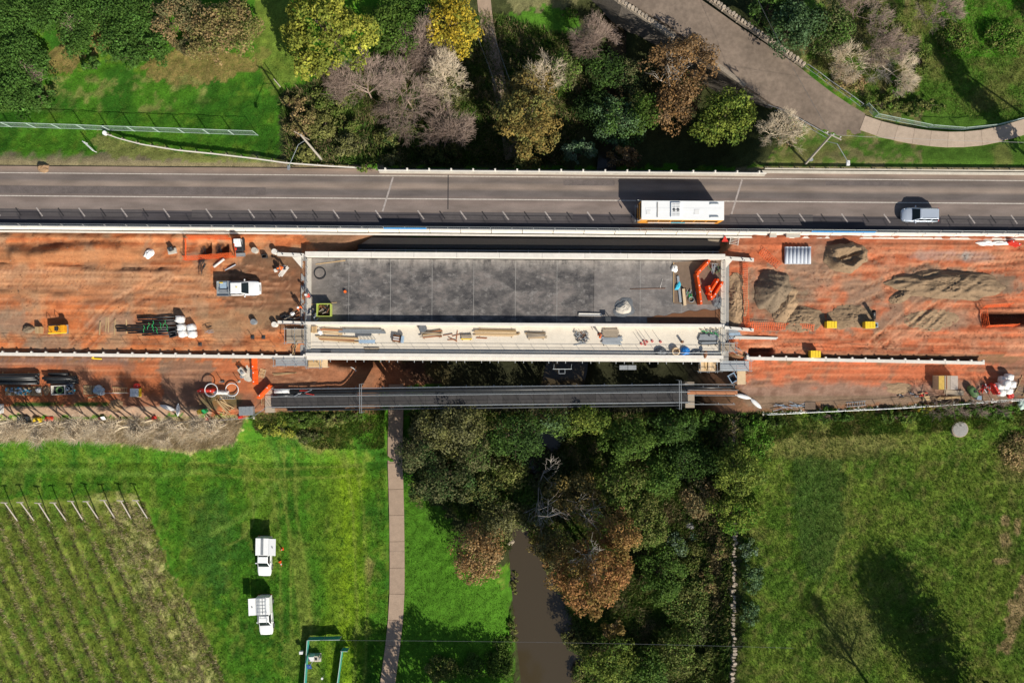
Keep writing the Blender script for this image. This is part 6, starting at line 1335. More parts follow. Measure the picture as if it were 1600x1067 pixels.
for px, py, deg, lab in ((1295, 507.5, 0, 'yellow lidded box by itself below the clodded soil'), (1354.5, 508, 1, 'yellow lidded box next to the short black pipe'), (1270, 553, 0, 'yellow lidded box against the right retaining wall')):
    tub(G(px, py), deg, lab, 1.25, .85, .75, 'yellow_plastic')
t = pipe_run(G(1362, 492), 118, 'short wide black pipe standing tilted on the grey soil', 1.3, .24, .03, 'pipe_black'); t.rotation_euler = (0, rad(-40), rad(118)); t.location.z += .3
tub(G(1365.5, 508), 0, 'small blue crate touching a yellow lidded box', .5, .5, .35, 'blue_grey', 'crate', 'crate', False)
mesh_barrier([(1534, 482), (1576, 479)], 'orange mesh above the open trench'); mesh_barrier([(1531, 484), (1535, 512)], 'orange mesh across the head of the open trench'); mesh_barrier([(1538, 512), (1585, 510)], 'orange mesh below the open trench')
crumple('geotextile_roll', 'white lumpy geotextile roll near the road barrier', 'roll', G(1538, 380), 2.2, .8, .4, 'white_cloth', -2, 51); crumple('geotextile_roll', 'smooth white geotextile roll touching the red barrier', 'roll', G(1563, 379.5), 2.3, .6, .35, 'white_plastic', 0, 52); water_barrier(G(1580, 381), -20, 'red plastic barrier at the end of the white rolls', 1, 'red_plastic', L=1.4)
for px, sx in ((1206, .8), (1237, 1.7)):
    t = thing('cable_box', 'pale cable box on the inner kerb, %s of the two' % ('smaller' if sx < 1 else 'longer'), 'box', W(px, 368.5, .15)); MB().box((0, 0, .25), (sx, .5, .5)).build('housing', 'concrete_white', t, bevel=.03); MB().box((0, 0, .52), (sx*1.05, .55, .05)).build('lid', 'concrete', t)
    MB().box((0, 0, -.12), (sx*.9, .4, .26)).build('plinth', 'concrete_grey', t)
t = thing('warning_sign', 'small red triangular warning sign at the right bridge corner', 'sign', G(1131, 374, .0)); t.location = W(1131, 374, -.2); MB().prism([(-.45, -.4), (.45, -.4), (0, .4)], .5, .53).build('plate', 'red_plastic', t); MB().tube((0, -.1, -.5), (0, 0, .5), .04).build('post', 'galv', t)
ladder(W(1147, 377, -.1), 80, 'small pale slatted step beside the red warning sign', 1.0, 1.1, 'concrete_white', 5)
# lower bench, right
t = thing('ply_crate', 'large plywood crate with yellow and grey lid boards on the lower bench', 'crate', G(1472, 597), 0)
for x, y, a, b_ in ((0, .86, 2.5, .06), (0, -.86, 2.5, .06), (1.22, 0, .06, 1.66), (-1.22, 0, .06, 1.66)): MB().box((x, y, .6), (a, b_, 1.2)).build('side_wall', 'ply', t)
for k, (wd, mm) in enumerate(((.75, 'yellow_ply'), (.75, 'timber_grey'), (1.0, 'ply_grey'))):
    if k == 0: mat('yellow_ply', (.55, .36, .08), .7, .2, 3); mat('ply_grey', (.45, .38, .32), .8, .15, 3)
    MB().box(((-.85, -.08, .80)[k], 0, 1.225), (wd-.03, 1.78, .05)).build('lid_board', mm, t)
MB().box((-.2, 0, 1.28), (.08, 1.7, .06)).build('batten', 'timber_red', t)
planks(G(1490, 613), -3, 'brown plywood sheets leaning by the large plywood crate', [1, 1], 2.7, .6, .05, 'ply_sheet', 'plywood', 'timber_grey', 2, .02, messy=3); planks(G(1482, 621), 4, 'yellow timber lengths along the right boundary fence', [3, 2], 3.2, .1, .08, m='timber', messy=3)
planks(G(1446, 622), 0, 'orange plywood offcuts beside red cans', [2, 2], 1.0, .3, .05, m=('ply', 'timber'), messy=8)
rubble('tool_pile', 'scatter of red and dark tools along the right fence', 'tools', G(1428, 618), 14, 3.6, .8, .6, ['red_plastic', 'plastic_black', 'timber', 'galv'], .25, 0, 81, .05, 'tool', None, 90)
t = thing('water_tank', 'dull green rounded water tank near the right fence', 'tank', G(1516, 611), -55); rings = []
for i in range(9): s = -1+i/4; k = max(.15, math.sqrt(max(0, 1-(s*.97)**4))); rings.append([(s*.85, .48*k*math.cos(a), .5+.48*k*math.sin(a)) for a in np.linspace(0, 2*PI, 14, endpoint=False)])
MB().loft(rings).build('shell', 'green_tank', t, smooth=True); MB().tube((0, 0, .95), (0, 0, 1.06), .16, None, 12).build('lid', 'plastic_black', t)
for x in (-.5, .5): MB().box((x, 0, .1), (.1, .8, .2)).build('cradle', 'dark_steel', t)
rubble('hose_pile', 'tangle of red and white hose beside the green tank', 'hose', G(1538, 607), 22, 1.4, .8, .7, ['red_plastic', 'red_plastic', 'white_plastic', 'dark_steel'], .4, 0, 82, .045, 'length', None, 90)
water_barrier(G(1550, 607), -62, 'red plastic barrier leaning between tangled hose and bulk bags', 1, 'red_plastic', L=1.5); tub(G(1526, 621), 0, 'pale blue crate on the right boundary fence line', .55, .5, .4, 'blue_grey', 'crate', 'crate', True)
for k, (px, py, dz) in enumerate(((1557, 603, 0), (1563, 593, 0), (1572, 589, 0), (1566, 603, 0), (1576, 600, 0), (1560, 613, 0), (1571, 610, 0), (1568, 598, .8))):
    bulk_bag(G(px, py, dz), 'white bulk bag in the tall cluster at the right boundary fence', 'bulk bags by the right fence', (.95, .9, .9), seed=k+20)
drum(G(1577, 618), 'red drum at the foot of the right hand bulk bags', .36, .4, 'red_plastic')
ladder(G(1597, 603), 68, 'yellow timber trestle frame at the right edge of the bench', 2.6, 1.1, 'timber', 3); crumple('net_bundle', 'pale green net bundle over the right boundary fence', 'net', G(1597, 630), 1.4, 1.4, .5, 'fence_green', 0, 55)
ladder(G(1337, 631), 5, 'grey and red ladder section against the right fence', 2.6, .55, 'galv', 8); planks(G(1265, 633), 88, 'pale edged brown panel standing by the right fence', [1], 1.2, 1.4, .08, 'panel_board', 'panel', 'laydown_mat', 2, 0); rubble('tool_pile', 'thin grey tubes along the left end of the right boundary fence', 'tubes', G(1235, 634), 10, 3.4, .7, 1.8, ['galv', 'blue_grey'], .2, 3, 84, .03)
panel_fence(1192, 646, 1400, 636, 'temporary mesh fence along the bank from the gangway end', 1.5, dens=.3); panel_fence(1400, 636, 1640, 620, 'temporary mesh fence along the bank behind the bulk bags', 1.5, dens=.3)
for i, (px, py, deg, L) in enumerate(((1160, 619, -14, 2.2), (1180, 630, -42, 2.0))):
    rings = []
    for q in range(9): s = -1+q/4; k = max(.12, 1-abs(s)**3); rings.append([(s*L/2, .28*k*math.cos(a), .26+.2*k*math.sin(a)) for a in np.linspace(0, 2*PI, 10, endpoint=False)])
    tag(MB().loft(rings).build('silt_sock', 'white_cloth', loc=G(px, py), rz=rad(deg)), 'white silt sock laid %s' % ('from the gangway end' if i == 0 else 'down the bank beyond the first sock'), 'silt sock')
crumple('rubble_patch', 'pale trampled rubble spread on the right bench', 'rubble', G(1405, 606), 3.2, 1.6, .12, 'sand', 0, 58)

# ================================================================== FENCES, POLES, WIRES, VINEYARD
panel_fence(-60, 196, 404, 212, 'long pale green mesh fence across the mown grass', 2.0, seg=3.4, dens=.2, m='fence_green', feet=False, th=.035)
t = thing('gate_frame', 'white tubular gate frame standing by the verge', 'gate', G(138, 228)); MB().path([(-.1, .3, 0), (-.1, .3, 1.1), (1.2, -.9, 1.1), (1.2, -.9, 0)], .05).build('frame', 'paint_white', t); MB().tube((-.1, .3, .55), (1.2, -.9, .55), .04).build('mid_rail', 'paint_white', t)
tag(crumple('boulder', 'brown boulder on the dirt shoulder of the road', 'rock', G(69, 263), 1.4, 1.1, .6, 'rock', 0, 60), 'brown boulder on the dirt shoulder of the road', 'rock')
def pole(px0, py0, px1, py1, h, label, r=.16):
    a = G(px0, py0); b_ = W(px1, py1, a.z+h); t = thing('power_pole', label, 'pole', a); d = b_-a; MB().tube((0, 0, -.2), d, r, r*.7, 10).build('shaft', 'pole_wood', t); return t, a, b_
t, a, p1 = pole(503, 250, 470, 211, 9.0, 'timber power pole with street lamp rising out of the scrub left of the bridge'); d = p1-a
tip = W(451, 262, a.z+8.0)-a; MB().path([d*.8, d*.86+Vector((-.6, -.8, .3)), tip+Vector((0, 0, .1))], .04).build('lamp_arm', 'galv', t); MB().box(tip, (.35, .55, .18)).build('lamp_head', 'steel', t, bevel=.03); MB().bar(d+Vector((-.9, .5, -.3)), d+Vector((.9, -.5, -.3)), .1, .12).build('crossarm', 'timber_grey', t)
t, a, p2 = pole(1259, 256, 1299, 211, 10.0, 'timber power pole with lamp and crossarm right of the stone bridge'); d = p2-a
tip = W(1325, 255, a.z+8.5)-a; MB().path([d*.8, d*.85+Vector((1.0, -.6, .4)), tip+Vector((0, 0, .1))], .04).build('lamp_arm', 'galv', t); MB().box(tip, (.4, .6, .2)).build('lamp_head', 'white_plastic', t, bevel=.03); MB().bar(d+Vector((-.6, .4, -.3)), d+Vector((1.3, -.5, -.3)), .1, .12).build('crossarm', 'pole_wood', t)
for k in (-.4, .3, 1.1): MB().tube(d+Vector((k, .2-.4*k, -.24)), d+Vector((k, .2-.4*k, 0)), .06).build('insulator', 'white_plastic', t)
MB().box(d*.15+Vector((.2, 0, 0)), (.4, .3, .5)).build('switch_box', 'galv', t)
def wire(a, b_, sag, label):
    t = thing('overhead_wire', label, 'wire', a); pts = [Vector(a).lerp(Vector(b_), i/16)-Vector(a)-Vector((0, 0, sag*4*(i/16)*(1-i/16))) for i in range(17)]; MB().path(pts, .016, 4).build('cable', 'wire', t)
wire(p2, W(1165, -40, 7.5), .5, 'overhead wire from the right hand pole up across the stone bridge'); wire(p2, W(1660, 224, 6.5), .4, 'overhead wire from the right hand pole along the curved path'); wire(W(500, 1000, 2), W(1240, 1012, 4), .5, 'faint overhead wire crossing the creek below the works')
panel_fence(1257, 105, 1344, 167, 'galvanised rail fence along the upper side of the old road', 1.0, seg=1.9, dens=0, m='galv', feet=False, th=.04); panel_fence(1196, 168, 1292, 216, 'galvanised rail fence along the lower side of the old road', 1.0, seg=1.9, dens=0, m='galv', feet=False, th=.04)
gpts = [(1350, 166), (1366, 183), (1400, 190), (1450, 200), (1500, 204), (1550, 199), (1600, 186), (1650, 172)]
for i, (p, q) in enumerate(zip(gpts[:-1], gpts[1:])):
    panel_fence(*p, *q, 'green mesh fence panel along the outside of the curved path', 1.25, dens=.14, m='fence_green', feet=False, th=.035, seg=3.0, group='green fence by the curved path')
panel_fence(768, 50, 800, 140, 'right hand rail of the narrow path dropping to the creek', 1.0, seg=2, dens=0, feet=False); panel_fence(746, 60, 776, 140, 'left hand rail of the narrow path dropping to the creek', 1.0, seg=2, dens=0, feet=False)
# teal enclosure with a small station
def teal(px0, py0, px1, py1, label):
    A = G(px0, py0); B = G(px1, py1); t = thing('teal_screen', label, 'fence', A); d = B-A; up = Vector((0, 0, 1.25)); n = max(1, int(d.length/1.6))
    for i in range(n):
        a = d*(i/n); c = d*((i+1)/n); o = Vector((-d.y, d.x, 0)).normalized()*.03
        MB().add([a+up*.12+o, c+up*.12+o, c+up+o, a+up+o, a+up*.12-o, c+up*.12-o, c+up-o, a+up-o], [(0, 1, 2, 3), (7, 6, 5, 4), (3, 2, 6, 7), (0, 4, 5, 1), (1, 5, 6, 2), (3, 7, 4, 0)]).build('screen_panel', 'teal', t)
        MB().tube(a, a+up*1.03, .05).build('post', 'galv', t)
    MB().tube(d, d+up*1.03, .05).build('post', 'galv', t); MB().tube(up*1.0, d+up*1.0, .045).build('top_rail', 'fence_green', t)
teal(484, 994, 534, 993, 'upper side of the teal mesh enclosure in the meadow'); teal(484, 994, 478, 1085, 'left side of the teal mesh enclosure in the meadow'); teal(537, 1011, 527, 1085, 'right side of the teal mesh enclosure in the meadow'); teal(536, 1011, 546, 1011, 'short return of the teal mesh enclosure by the gap')
t = thing('monitoring_station', 'white monitoring station with blue solar panel inside the teal enclosure', 'instrument', G(493, 1026)); MB().box((0, 0, .05), (1.6, 1.2, .1)).build('plinth', 'concrete', t); MB().box((-.3, .25, .65), (.7, .6, 1.1)).build('cabinet', 'white_plastic', t, bevel=.03); MB().box((.35, .1, .45), (.5, .8, .7)).build('logger_box', 'concrete', t, bevel=.03)
MB().tube((-.2, -.3, .1), (-.2, -.3, 2.2), .05).build('mast', 'galv', t); MB().box((-.35, -.45, 1.9), (.62, .8, .04), .1, .45).build('solar_panel', 'solar', t); MB().box((.3, .1, .84), (.3, .3, .08)).build('vent', 'plastic_black', t); MB().tube((.8, .2, .1), (.8, .2, 1.0), .12, .12, 10).build('gauge', 'galv', t)
t = thing('rain_gauge', 'small white rain gauge in the grass inside the teal enclosure', 'instrument', G(507, 1053)); MB().tube((0, 0, 0), (0, 0, .9), .04).build('stem', 'galv', t); MB().tube((0, 0, .9), (0, 0, 1.25), .1, .16, 12).build('funnel', 'white_plastic', t)
t = thing('meter_box', 'small white meter box outside the left teal screen', 'box', G(474, 1014)); MB().tube((0, 0, 0), (0, 0, .8), .04).build('post', 'galv', t); MB().box((0, 0, .95), (.5, .4, .4)).build('box', 'white_plastic', t, bevel=.03)
cone(G(441, 857), 'orange traffic cone on the grass beside the upper service truck', 'cones by the service truck'); cone(G(438, 876), 'orange traffic cone on the grass beside the upper service truck', 'cones by the service truck', 30, True)
# vineyard end assemblies: leaning end post with crossbar, tied back by a wire
base = None
for k in range(9):
    px, py = 27+25.4*k, 815-.6*k+random.uniform(-1.5, 1.5)
    if base is None:
        base = thing('vine_trellis', 'pale leaning timber end post with crossbar at a vineyard row', 'trellis', G(px, py), 0, 'vineyard row end posts')
        MB().tube((.05, -.15, -.15), (-.55, 3.0, 1.65), .085, .075, 8).build('post', 'bark_pale', base); MB().bar((-1.0, 3.0, 1.72), (-.1, 2.95, 1.72), .12, .1).build('crossbar', 'bark_pale', base); MB().tube((-.55, 2.95, 1.6), (-.7, 4.2, 0), .012, .012, 4).build('stay_wire', 'wire', base); t = base
    else: t = dup(base); t.location = G(px, py)
    t.rotation_euler = (0, 0, rad(random.uniform(-3, 3)))
# ================================================================== VEGETATION
VC = {'hedge': (.055, .12, .022), 'olive': (.15, .155, .045), 'yellowgreen': (.25, .255, .038), 'gold': (.36, .26, .025), 'green': (.055, .11, .018), 'brown_olive': (.19, .135, .038), 'bluegreen': (.085, .145, .065),
      'pinkbrown': (.175, .115, .06), 'orange': (.24, .135, .05), 'rust': (.25, .125, .048), 'lime': (.15, .185, .03), 'dark': (.032, .062, .016), 'greyolive': (.115, .115, .05), 'tan': (.26, .18, .085), 'midgreen': (.075, .125, .02), 'bright': (.07, .17, .015), 'bluepale': (.14, .20, .13)}
VC = {k: tuple(c*1.22 for c in v) for k, v in VC.items()}
def leaves(C, R, n, size, col, rng, up=.5, cvar=.25, alt=None, droop=0.0):
    """leaf quads in clumps: C (k,3) clump centres, R (k,) clump radii"""
    k = len(C); w_ = R**2; idx_ = rng.choice(k, n, p=w_/w_.sum())
    d = rng.normal(size=(n, 3)); d[:, 2] = np.abs(d[:, 2])*.9-.25; d /= np.linalg.norm(d, axis=1, keepdims=True)
    rr = R[idx_]*rng.uniform(.55, 1.05, n)
    P = C[idx_]+d*rr[:, None]*np.array([1, 1, .8])
    nrm = d*.7+rng.normal(size=(n, 3))*.55; nrm[:, 2] += up; nrm /= np.linalg.norm(nrm, axis=1, keepdims=True)
    a = np.cross(nrm, rng.normal(size=(n, 3))); a /= np.linalg.norm(a, axis=1, keepdims=True)+1e-9; b_ = np.cross(nrm, a)
    s = size*rng.uniform(.6, 1.35, n)[:, None]
    V = np.stack([P+a*s, P+b_*s*.55, P-a*s*.9, P-b_*s*.55], 1)
    V[:, 0, 2] -= droop*s[:, 0]; V[:, 2, 2] -= droop*s[:, 0]
    cc = np.array(col)[None]*(1+cvar*rng.normal(size=(k, 1)))[idx_]
    if alt is not None: t = np.clip(rng.normal(.35, .45, (k, 1))[idx_]+rng.normal(0, .25, (n, 1)), 0, 1); cc = cc*(1-t)+np.array(alt)[None]*t
    cc = np.clip(cc*(1+.22*rng.normal(size=(n, 1))), .004, .8)
    return V.reshape(-1, 3), np.arange(n*4).reshape(n, 4), np.repeat(cc, 4, 0)
def branch_skel(rng, h, spread, depth=3, kids=4, base_r=.2, tilt=.5, trunk=.4):
    S = []
    def rec(p, d, L, r, lv):
        q = p+d*L; S.append((p, q, r, r*.65))
        if lv == 0: return
        for i in range(kids if lv > 1 else kids+1):
            nd = d+rng.normal(size=3)*tilt; nd[2] = abs(nd[2])*.7+.25; nd /= np.linalg.norm(nd)
            rec(p+d*L*rng.uniform(.55, 1.0), nd, L*rng.uniform(.55, .8), r*.55, lv-1)
    d0 = np.array([rng.normal()*.06, rng.normal()*.06, 1.]); d0 /= np.linalg.norm(d0)
    rec(np.zeros(3), d0, h*trunk, base_r, depth); return S
def place(px, py, h, frac):
    z = -3.0
    for i in range(8):
        p = W(px, py, z+h*frac); z = gz1(p.x, p.y)
    return Vector((p.x, p.y, z))
TC = [0]
def tree(px, py, rx, ry, h, col, label, n=None, alt=None, size=.24, name='tree', cat='tree', group=None, frac=.66, dens=1.0, clumps=None, at=None, trunk='bark', up=.5, gaps=.07, flat=.5):
    TC[0] += 1; rng = np.random.default_rng(100+TC[0]); size = size*.78
    p = place(px, py, h, frac) if at is None else Vector(at)
    k = (CAM_H-p.z-h*frac)/CAM_H/PPM; RX, RY_ = rx*k, ry*k
    t = thing(name, label, cat, p, 0, group)
    K = clumps or int(16+6.5*RX*RY_)
    K = min(K, 150)
    a = rng.uniform(0, 2*PI, K); r = np.sqrt(rng.uniform(.0, 1, K)); lump = .42+.55*vn(np.cos(a)*1.9+TC[0]*3.1, np.sin(a)*1.9+TC[0])+.32*vn(np.cos(a)*5+TC[0]*1.7, np.sin(a)*5+TC[0])
    lump = np.clip(lump*1.12, .45, 1.2)
    x = r*np.cos(a)*RX*lump*.86; y = r*np.sin(a)*RY_*lump*.86
    zz = h*frac+h*flat*(np.sqrt(np.clip(1-r**2, 0, 1))*rng.uniform(.35, 1, K)-.55)+h*.0
    C = np.stack([x, y, zz], 1); Rm = min(RX, RY_); R_ = rng.uniform(.13, .36, K)*max(.6, min(Rm, 3.2))
    if gaps: kp = rng.uniform(size=K) > gaps; C = C[kp]; R_ = R_[kp]
    n = n or int(min(26000, max(320, 190*RX*RY_*dens*(.24/size)**1.3)))
    V, F, cc = leaves(C, R_, n, size, VC[col], rng, alt=VC[alt] if alt else None, up=up)
    V[:, 2] = np.maximum(V[:, 2], .05)
    np_mesh('crown', V, F, 'foliage', t, cc)
    P0, P1, R0, R1 = [], [], [], []
    tr = .05+.022*h; fork = np.array([0, 0, h*frac*.45])
    P0.append([0, 0, -.3]); P1.append(fork); R0.append(tr); R1.append(tr*.8)
    for i in rng.choice(len(C), min(len(C), 16), replace=False):
        mid = fork*.45+C[i]*.55+rng.normal(size=3)*.15; P0 += [fork, mid]; P1 += [mid, C[i]]; R0 += [tr*.5, tr*.3]; R1 += [tr*.3, tr*.1]
    Vt, Ft = tubes_np(P0, P1, R0, R1, 6); np_mesh('trunk', Vt, Ft, trunk, t)
    return t
def bare(px, py, r, h, label, m='twig_grey', group=None, name='bare_tree', frac=.6, depth=4, kids=4, twigs=1500, tl=.7, tr=.016, at=None, lean=(0, 0), mt=None, cat='tree', tilt=.75, trunk=.4, rb=.016):
    TC[0] += 1; rng = np.random.default_rng(500+TC[0]); p = place(px, py, h, frac) if at is None else Vector(at); k = (CAM_H-p.z-h*frac)/CAM_H/PPM; R_ = r*k
    t = thing(name, label, cat, p, 0, group); S = branch_skel(rng, h, R_, depth, kids, .03+rb*h, tilt, trunk)
    A = np.array([s[0] for s in S]); B = np.array([s[1] for s in S]); r0 = np.array([s[2] for s in S]); r1 = np.array([s[3] for s in S])
    mx = np.percentile(np.hypot(B[:, 0], B[:, 1]), 97); sx = R_/mx; sz = h/max(B[:, 2].max(), 1e-3)
    for M_ in (A, B): M_[:, :2] *= sx; M_[:, 2] *= sz; M_[:, 0] += lean[0]*M_[:, 2]; M_[:, 1] += lean[1]*M_[:, 2]
    big = r0 > .02
    V, F = tubes_np(A, B, r0, r1, 4); np_mesh('limbs', V, F, mt or m, t)
    tips = B[r0 <= np.percentile(r0, 65)+1e-9]; i = rng.choice(len(tips), twigs); q = tips[i]+rng.normal(size=(twigs, 3))*.12; d = q-np.array([0, 0, h*.35]); d /= np.linalg.norm(d, axis=1, keepdims=True); d += rng.normal(size=(twigs, 3))*.55; d[:, 2] = np.abs(d[:, 2])*.6; d /= np.linalg.norm(d, axis=1, keepdims=True)
    V, F = tubes_np(q, q+d*(tl*rng.uniform(.4, 1.2, twigs))[:, None], np.full(twigs, tr), np.full(twigs, tr*.4), 3); np_mesh('twigs', V, F, m, t)
    return t
def scatter(name, label, cat, polys, n, h, wd, cols, seed, lean=.8, wts=None, clump=None, filt=None, gmix=0):
    """one mass of small blades over ground given by picture polygons"""
    rng = np.random.default_rng(seed); X_ = []; Y_ = []
    ar = [abs(sum(p[i][0]*p[(i+1) % len(p)][1]-p[(i+1) % len(p)][0]*p[i][1] for i in range(len(p))))/2 for p in polys]
    for p, a in zip(polys, ar):
        m_ = int(n*a/sum(ar)); xs = [q[0] for q in p]; ys = [q[1] for q in p]; got = 0
        while got < m_:
            u = rng.uniform(min(xs), max(xs), m_*2); v = rng.uniform(min(ys), max(ys), m_*2); k = inpoly(u, v, p)
            if clump is not None: k &= fbm(u*clump+seed, v*clump, 3)+rng.uniform(-.12, .12, len(u)) > .47
            if filt is not None: k &= filt(u, v)
            X_.append(u[k]); Y_.append(v[k]); got += max(1, int(k.sum()))
    u = np.concatenate(X_)[:n]; v = np.concatenate(Y_)[:n]; z = np.full(len(u), -2.)
    for i in range(5): kk = (CAM_H-z)/CAM_H/PPM; x = (u-800)*kk; y = (533.5-v)*kk; z = gz(x, y)
    B = np.stack([x, y, z-.03], 1); m_ = len(u); per = 3
    B = np.repeat(B, per, 0)+np.concatenate([rng.normal(size=(m_*per, 2))*.10, np.zeros((m_*per, 1))], 1); q = len(B)
    a = rng.uniform(0, 2*PI, q); H_ = h*rng.uniform(.5, 1.3, q); s = np.stack([np.cos(a), np.sin(a), a*0], 1)*(wd*rng.uniform(.6, 1.3, q))[:, None]/2
    g = rng.uniform(0, 2*PI, q); tip = B+np.stack([np.cos(g)*lean*H_, np.sin(g)*lean*H_, H_], 1)
    V = np.stack([B-s, B+s, tip], 1).reshape(-1, 3); cols = np.array([VC[c] if isinstance(c, str) else c for c in cols])
    pick = np.clip((fbm(x*.6+seed, y*.6, 3)-.25)*2*len(cols)+rng.normal(0, .8, m_), 0, len(cols)-1e-3).astype(int)
    cb = cols[pick]*(np.array((1.25, 1.42, 1.0) if seed != 24 else (1.0, 1.35, 1.0)) if gmix else 1)
    if gmix: cb = cb*(1-gmix)+ground_colour(x, y, z)[:, :3]*1.12*gmix
    cc = np.repeat(cb*(1+.2*rng.normal(size=(m_, 1))), per*3, 0)
    o = np_mesh(name, V, np.arange(q*3).reshape(q, 3), 'blades', None, np.clip(cc, .004, .8), kind='stuff'); tag(o, label, cat); return o

# ---- top left
hg = 'dense shrubs of the top left thicket'
for x, y, rx, ry in ((25, 25, 60, 45), (85, 15, 50, 40), (150, 15, 55, 38), (215, 20, 45, 40), (30, 85, 55, 45), (118, 62, 30, 34), (190, 62, 40, 36), (232, 72, 38, 30), (18, 140, 48, 40), (60, 150, 30, 20), (-20, 60, 50, 60), (200, 88, 34, 20), (140, 100, 18, 12)):
    tree(x, y, rx, ry, random.uniform(2.6, 3.6), 'hedge', 'dense dark green shrub in the thicket at the top left of the grass', name='shrub', cat='shrub', group=hg, size=.2, alt='green', dens=1.0, frac=.6)
tree(345, 45, 62, 58, 5.0, 'olive', 'wide olive shrub with dark gaps beside the brown earth', name='shrub', cat='shrub', alt='tan', size=.22, gaps=.15); tree(275, 25, 50, 32, 4.2, 'greyolive', 'pale grey olive shrub between thicket and wide olive shrub', name='shrub', cat='shrub', alt='tan', size=.2)
tree(300, 66, 34, 18, 2.2, 'greyolive', 'low grey olive shrub above the brown earth strip', name='shrub', cat='shrub', alt='tan', size=.2)
bare(48, 118, 22, 2.2, 'small bare grey shrub inside the top left thicket', twigs=400, name='bare_shrub', cat='shrub'); bare(103, 35, 18, 2.2, 'small bare tan shrub among the thicket tops', 'twig_pale', twigs=400, name='bare_shrub', cat='shrub')
# ---- top middle
tree(508, 40, 84, 62, 11, 'yellowgreen', 'big yellow green leafy tree beside the top left grass', alt='lime', size=.25); tree(490, 100, 42, 28, 8.5, 'yellowgreen', 'lower yellow green tree tucked under the big one', alt='lime', size=.25)
tree(706, 28, 48, 50, 10, 'gold', 'golden autumn tree near the narrow creek path', alt='yellowgreen', size=.24)
tree(612, 40, 46, 52, 7.0, 'midgreen', 'soft green tree between yellow green and golden trees', alt='green', size=.22); tree(640, 8, 40, 26, 6, 'green', 'dark green tree at the top between two autumn trees', size=.22)
for i, (x, y, r, h, lab) in enumerate(((572, 140, 56, 6.5, 'purple grey bare tree left of the pair above the scrub'), (636, 150, 60, 7.0, 'purple grey bare tree with the widest fan of twigs above the scrub'), (668, 70, 44, 7.0, 'bare grey tree below the golden tree'), (700, 200, 38, 5.5, 'small bare tree on the dark bank beside the narrow creek path'), (930, 60, 34, 6, 'bare purple grey tree beside the bright green lawn patch'))):
    bare(x, y, r, h, lab, twigs=2600, tl=.8, tr=.02, depth=4, kids=5)
bare(690, 130, 40, 7.5, 'tan bare tree behind the widest bare tree', 'twig_pale', twigs=1600); tree(700, 130, 34, 40, 6.5, 'greyolive', 'thin olive leaved tree among the bare trees', alt='olive', size=.2, dens=.45, gaps=.3)
for x, y, rx, ry, c, lab in ((470, 190, 26, 24, 'tan', 'dry tan bush by the lamp pole'), (505, 200, 24, 22, 'olive', 'olive bush right of the lamp pole'), (545, 228, 32, 20, 'greyolive', 'grey olive bush above the guard rail end'), (610, 250, 22, 14, 'greyolive', 'pale rounded bush against the road bridge kerb'), (640, 215, 46, 26, 'green', 'green bush under the widest bare tree'), (680, 235, 44, 22, 'dark', 'dark bush in the shade by the road bridge'), (460, 160, 20, 16, 'tan', 'small dry bush at the grass edge'), (515, 160, 34, 24, 'midgreen', 'mid green bush below the yellow green trees'), (540, 200, 26, 18, 'midgreen', 'mid green bush between scrub and bare trees'), (575, 262, 20, 9, 'bright', 'small bright bush growing through the guard rail'), (480, 240, 26, 14, 'olive', 'low olive bush at the foot of the lamp pole'), (600, 215, 26, 20, 'dark', 'dark bush left of the widest bare tree foot')):
    tree(x, y, rx, ry, random.uniform(1.6, 2.6), c, lab, name='bush', cat='bush', size=.18, dens=1.0, frac=.55, alt='olive')
tree(826, 195, 60, 66, 13, 'brown_olive', 'large brown olive tree overhanging the road bridge', alt='olive', size=.23); tree(832, 128, 42, 38, 9, 'brown_olive', 'smaller brown olive tree behind the large one', alt='greyolive', size=.22)
tree(882, 105, 32, 36, 7.5, 'midgreen', 'thin mid green tree between brown olive tree and dark creek', alt='greyolive', size=.2, dens=.6, gaps=.2); bare(852, 120, 34, 8, 'pale bare tree growing through the brown olive trees', 'twig_pale', twigs=900)
tree(965, 190, 50, 38, 9, 'bluegreen', 'blue green tree in the middle of the dark creek', alt='green', size=.22); tree(905, 236, 38, 20, 6, 'bluegreen', 'straggly blue green tree close above the road bridge', alt='bluepale', size=.2, gaps=.3); tree(979, 243, 29, 18, 7, 'pinkbrown', 'small pink brown tree against the road bridge', alt='orange', size=.2); tree(1010, 170, 30, 30, 7.5, 'midgreen', 'mid green tree squeezed beside the blue green tree', size=.2, alt='green')
tree(1068, 92, 62, 50, 12.5, 'pinkbrown', 'large red brown tree leaning over the stone bridge', alt='orange', size=.21, gaps=.12, dens=.8); tree(1055, 160, 36, 40, 9, 'pinkbrown', 'red brown tree between blue green and yellow green trees', alt='orange', size=.21, gaps=.1); bare(1060, 130, 46, 12, 'pale limbed tree showing through the red brown crowns', 'bark_pale', twigs=90, depth=3, kids=3, tl=1.0, tr=.022)
tree(1142, 172, 50, 44, 11, 'lime', 'yellow green tree beside the stone bridge abutment', alt='midgreen', size=.22); tree(1110, 195, 26, 28, 7.5, 'lime', 'lower yellow green tree at the edge of the dark creek', alt='green', size=.21)
bare(1215, 205, 36, 5.5, 'pale spreading bare tree between old road fence and road', 'twig_pale', twigs=1400, tl=.6); tree(1232, 205, 22, 22, 2.5, 'olive', 'olive bush under the pale spreading bare tree', name='bush', cat='bush', size=.18, alt='tan', gaps=.2)
tree(1245, 40, 48, 46, 8, 'dark', 'dark green tree beyond the stone bridge parapet', alt='bluegreen', size=.22); tree(1210, 5, 40, 30, 8, 'dark', 'dark green tree at the top beyond the stone bridge', size=.22, alt='green')
tree(1300, 40, 40, 46, 6, 'green', 'deep green bushy tree right of the dark pair beyond the bridge', alt='greyolive', size=.2)
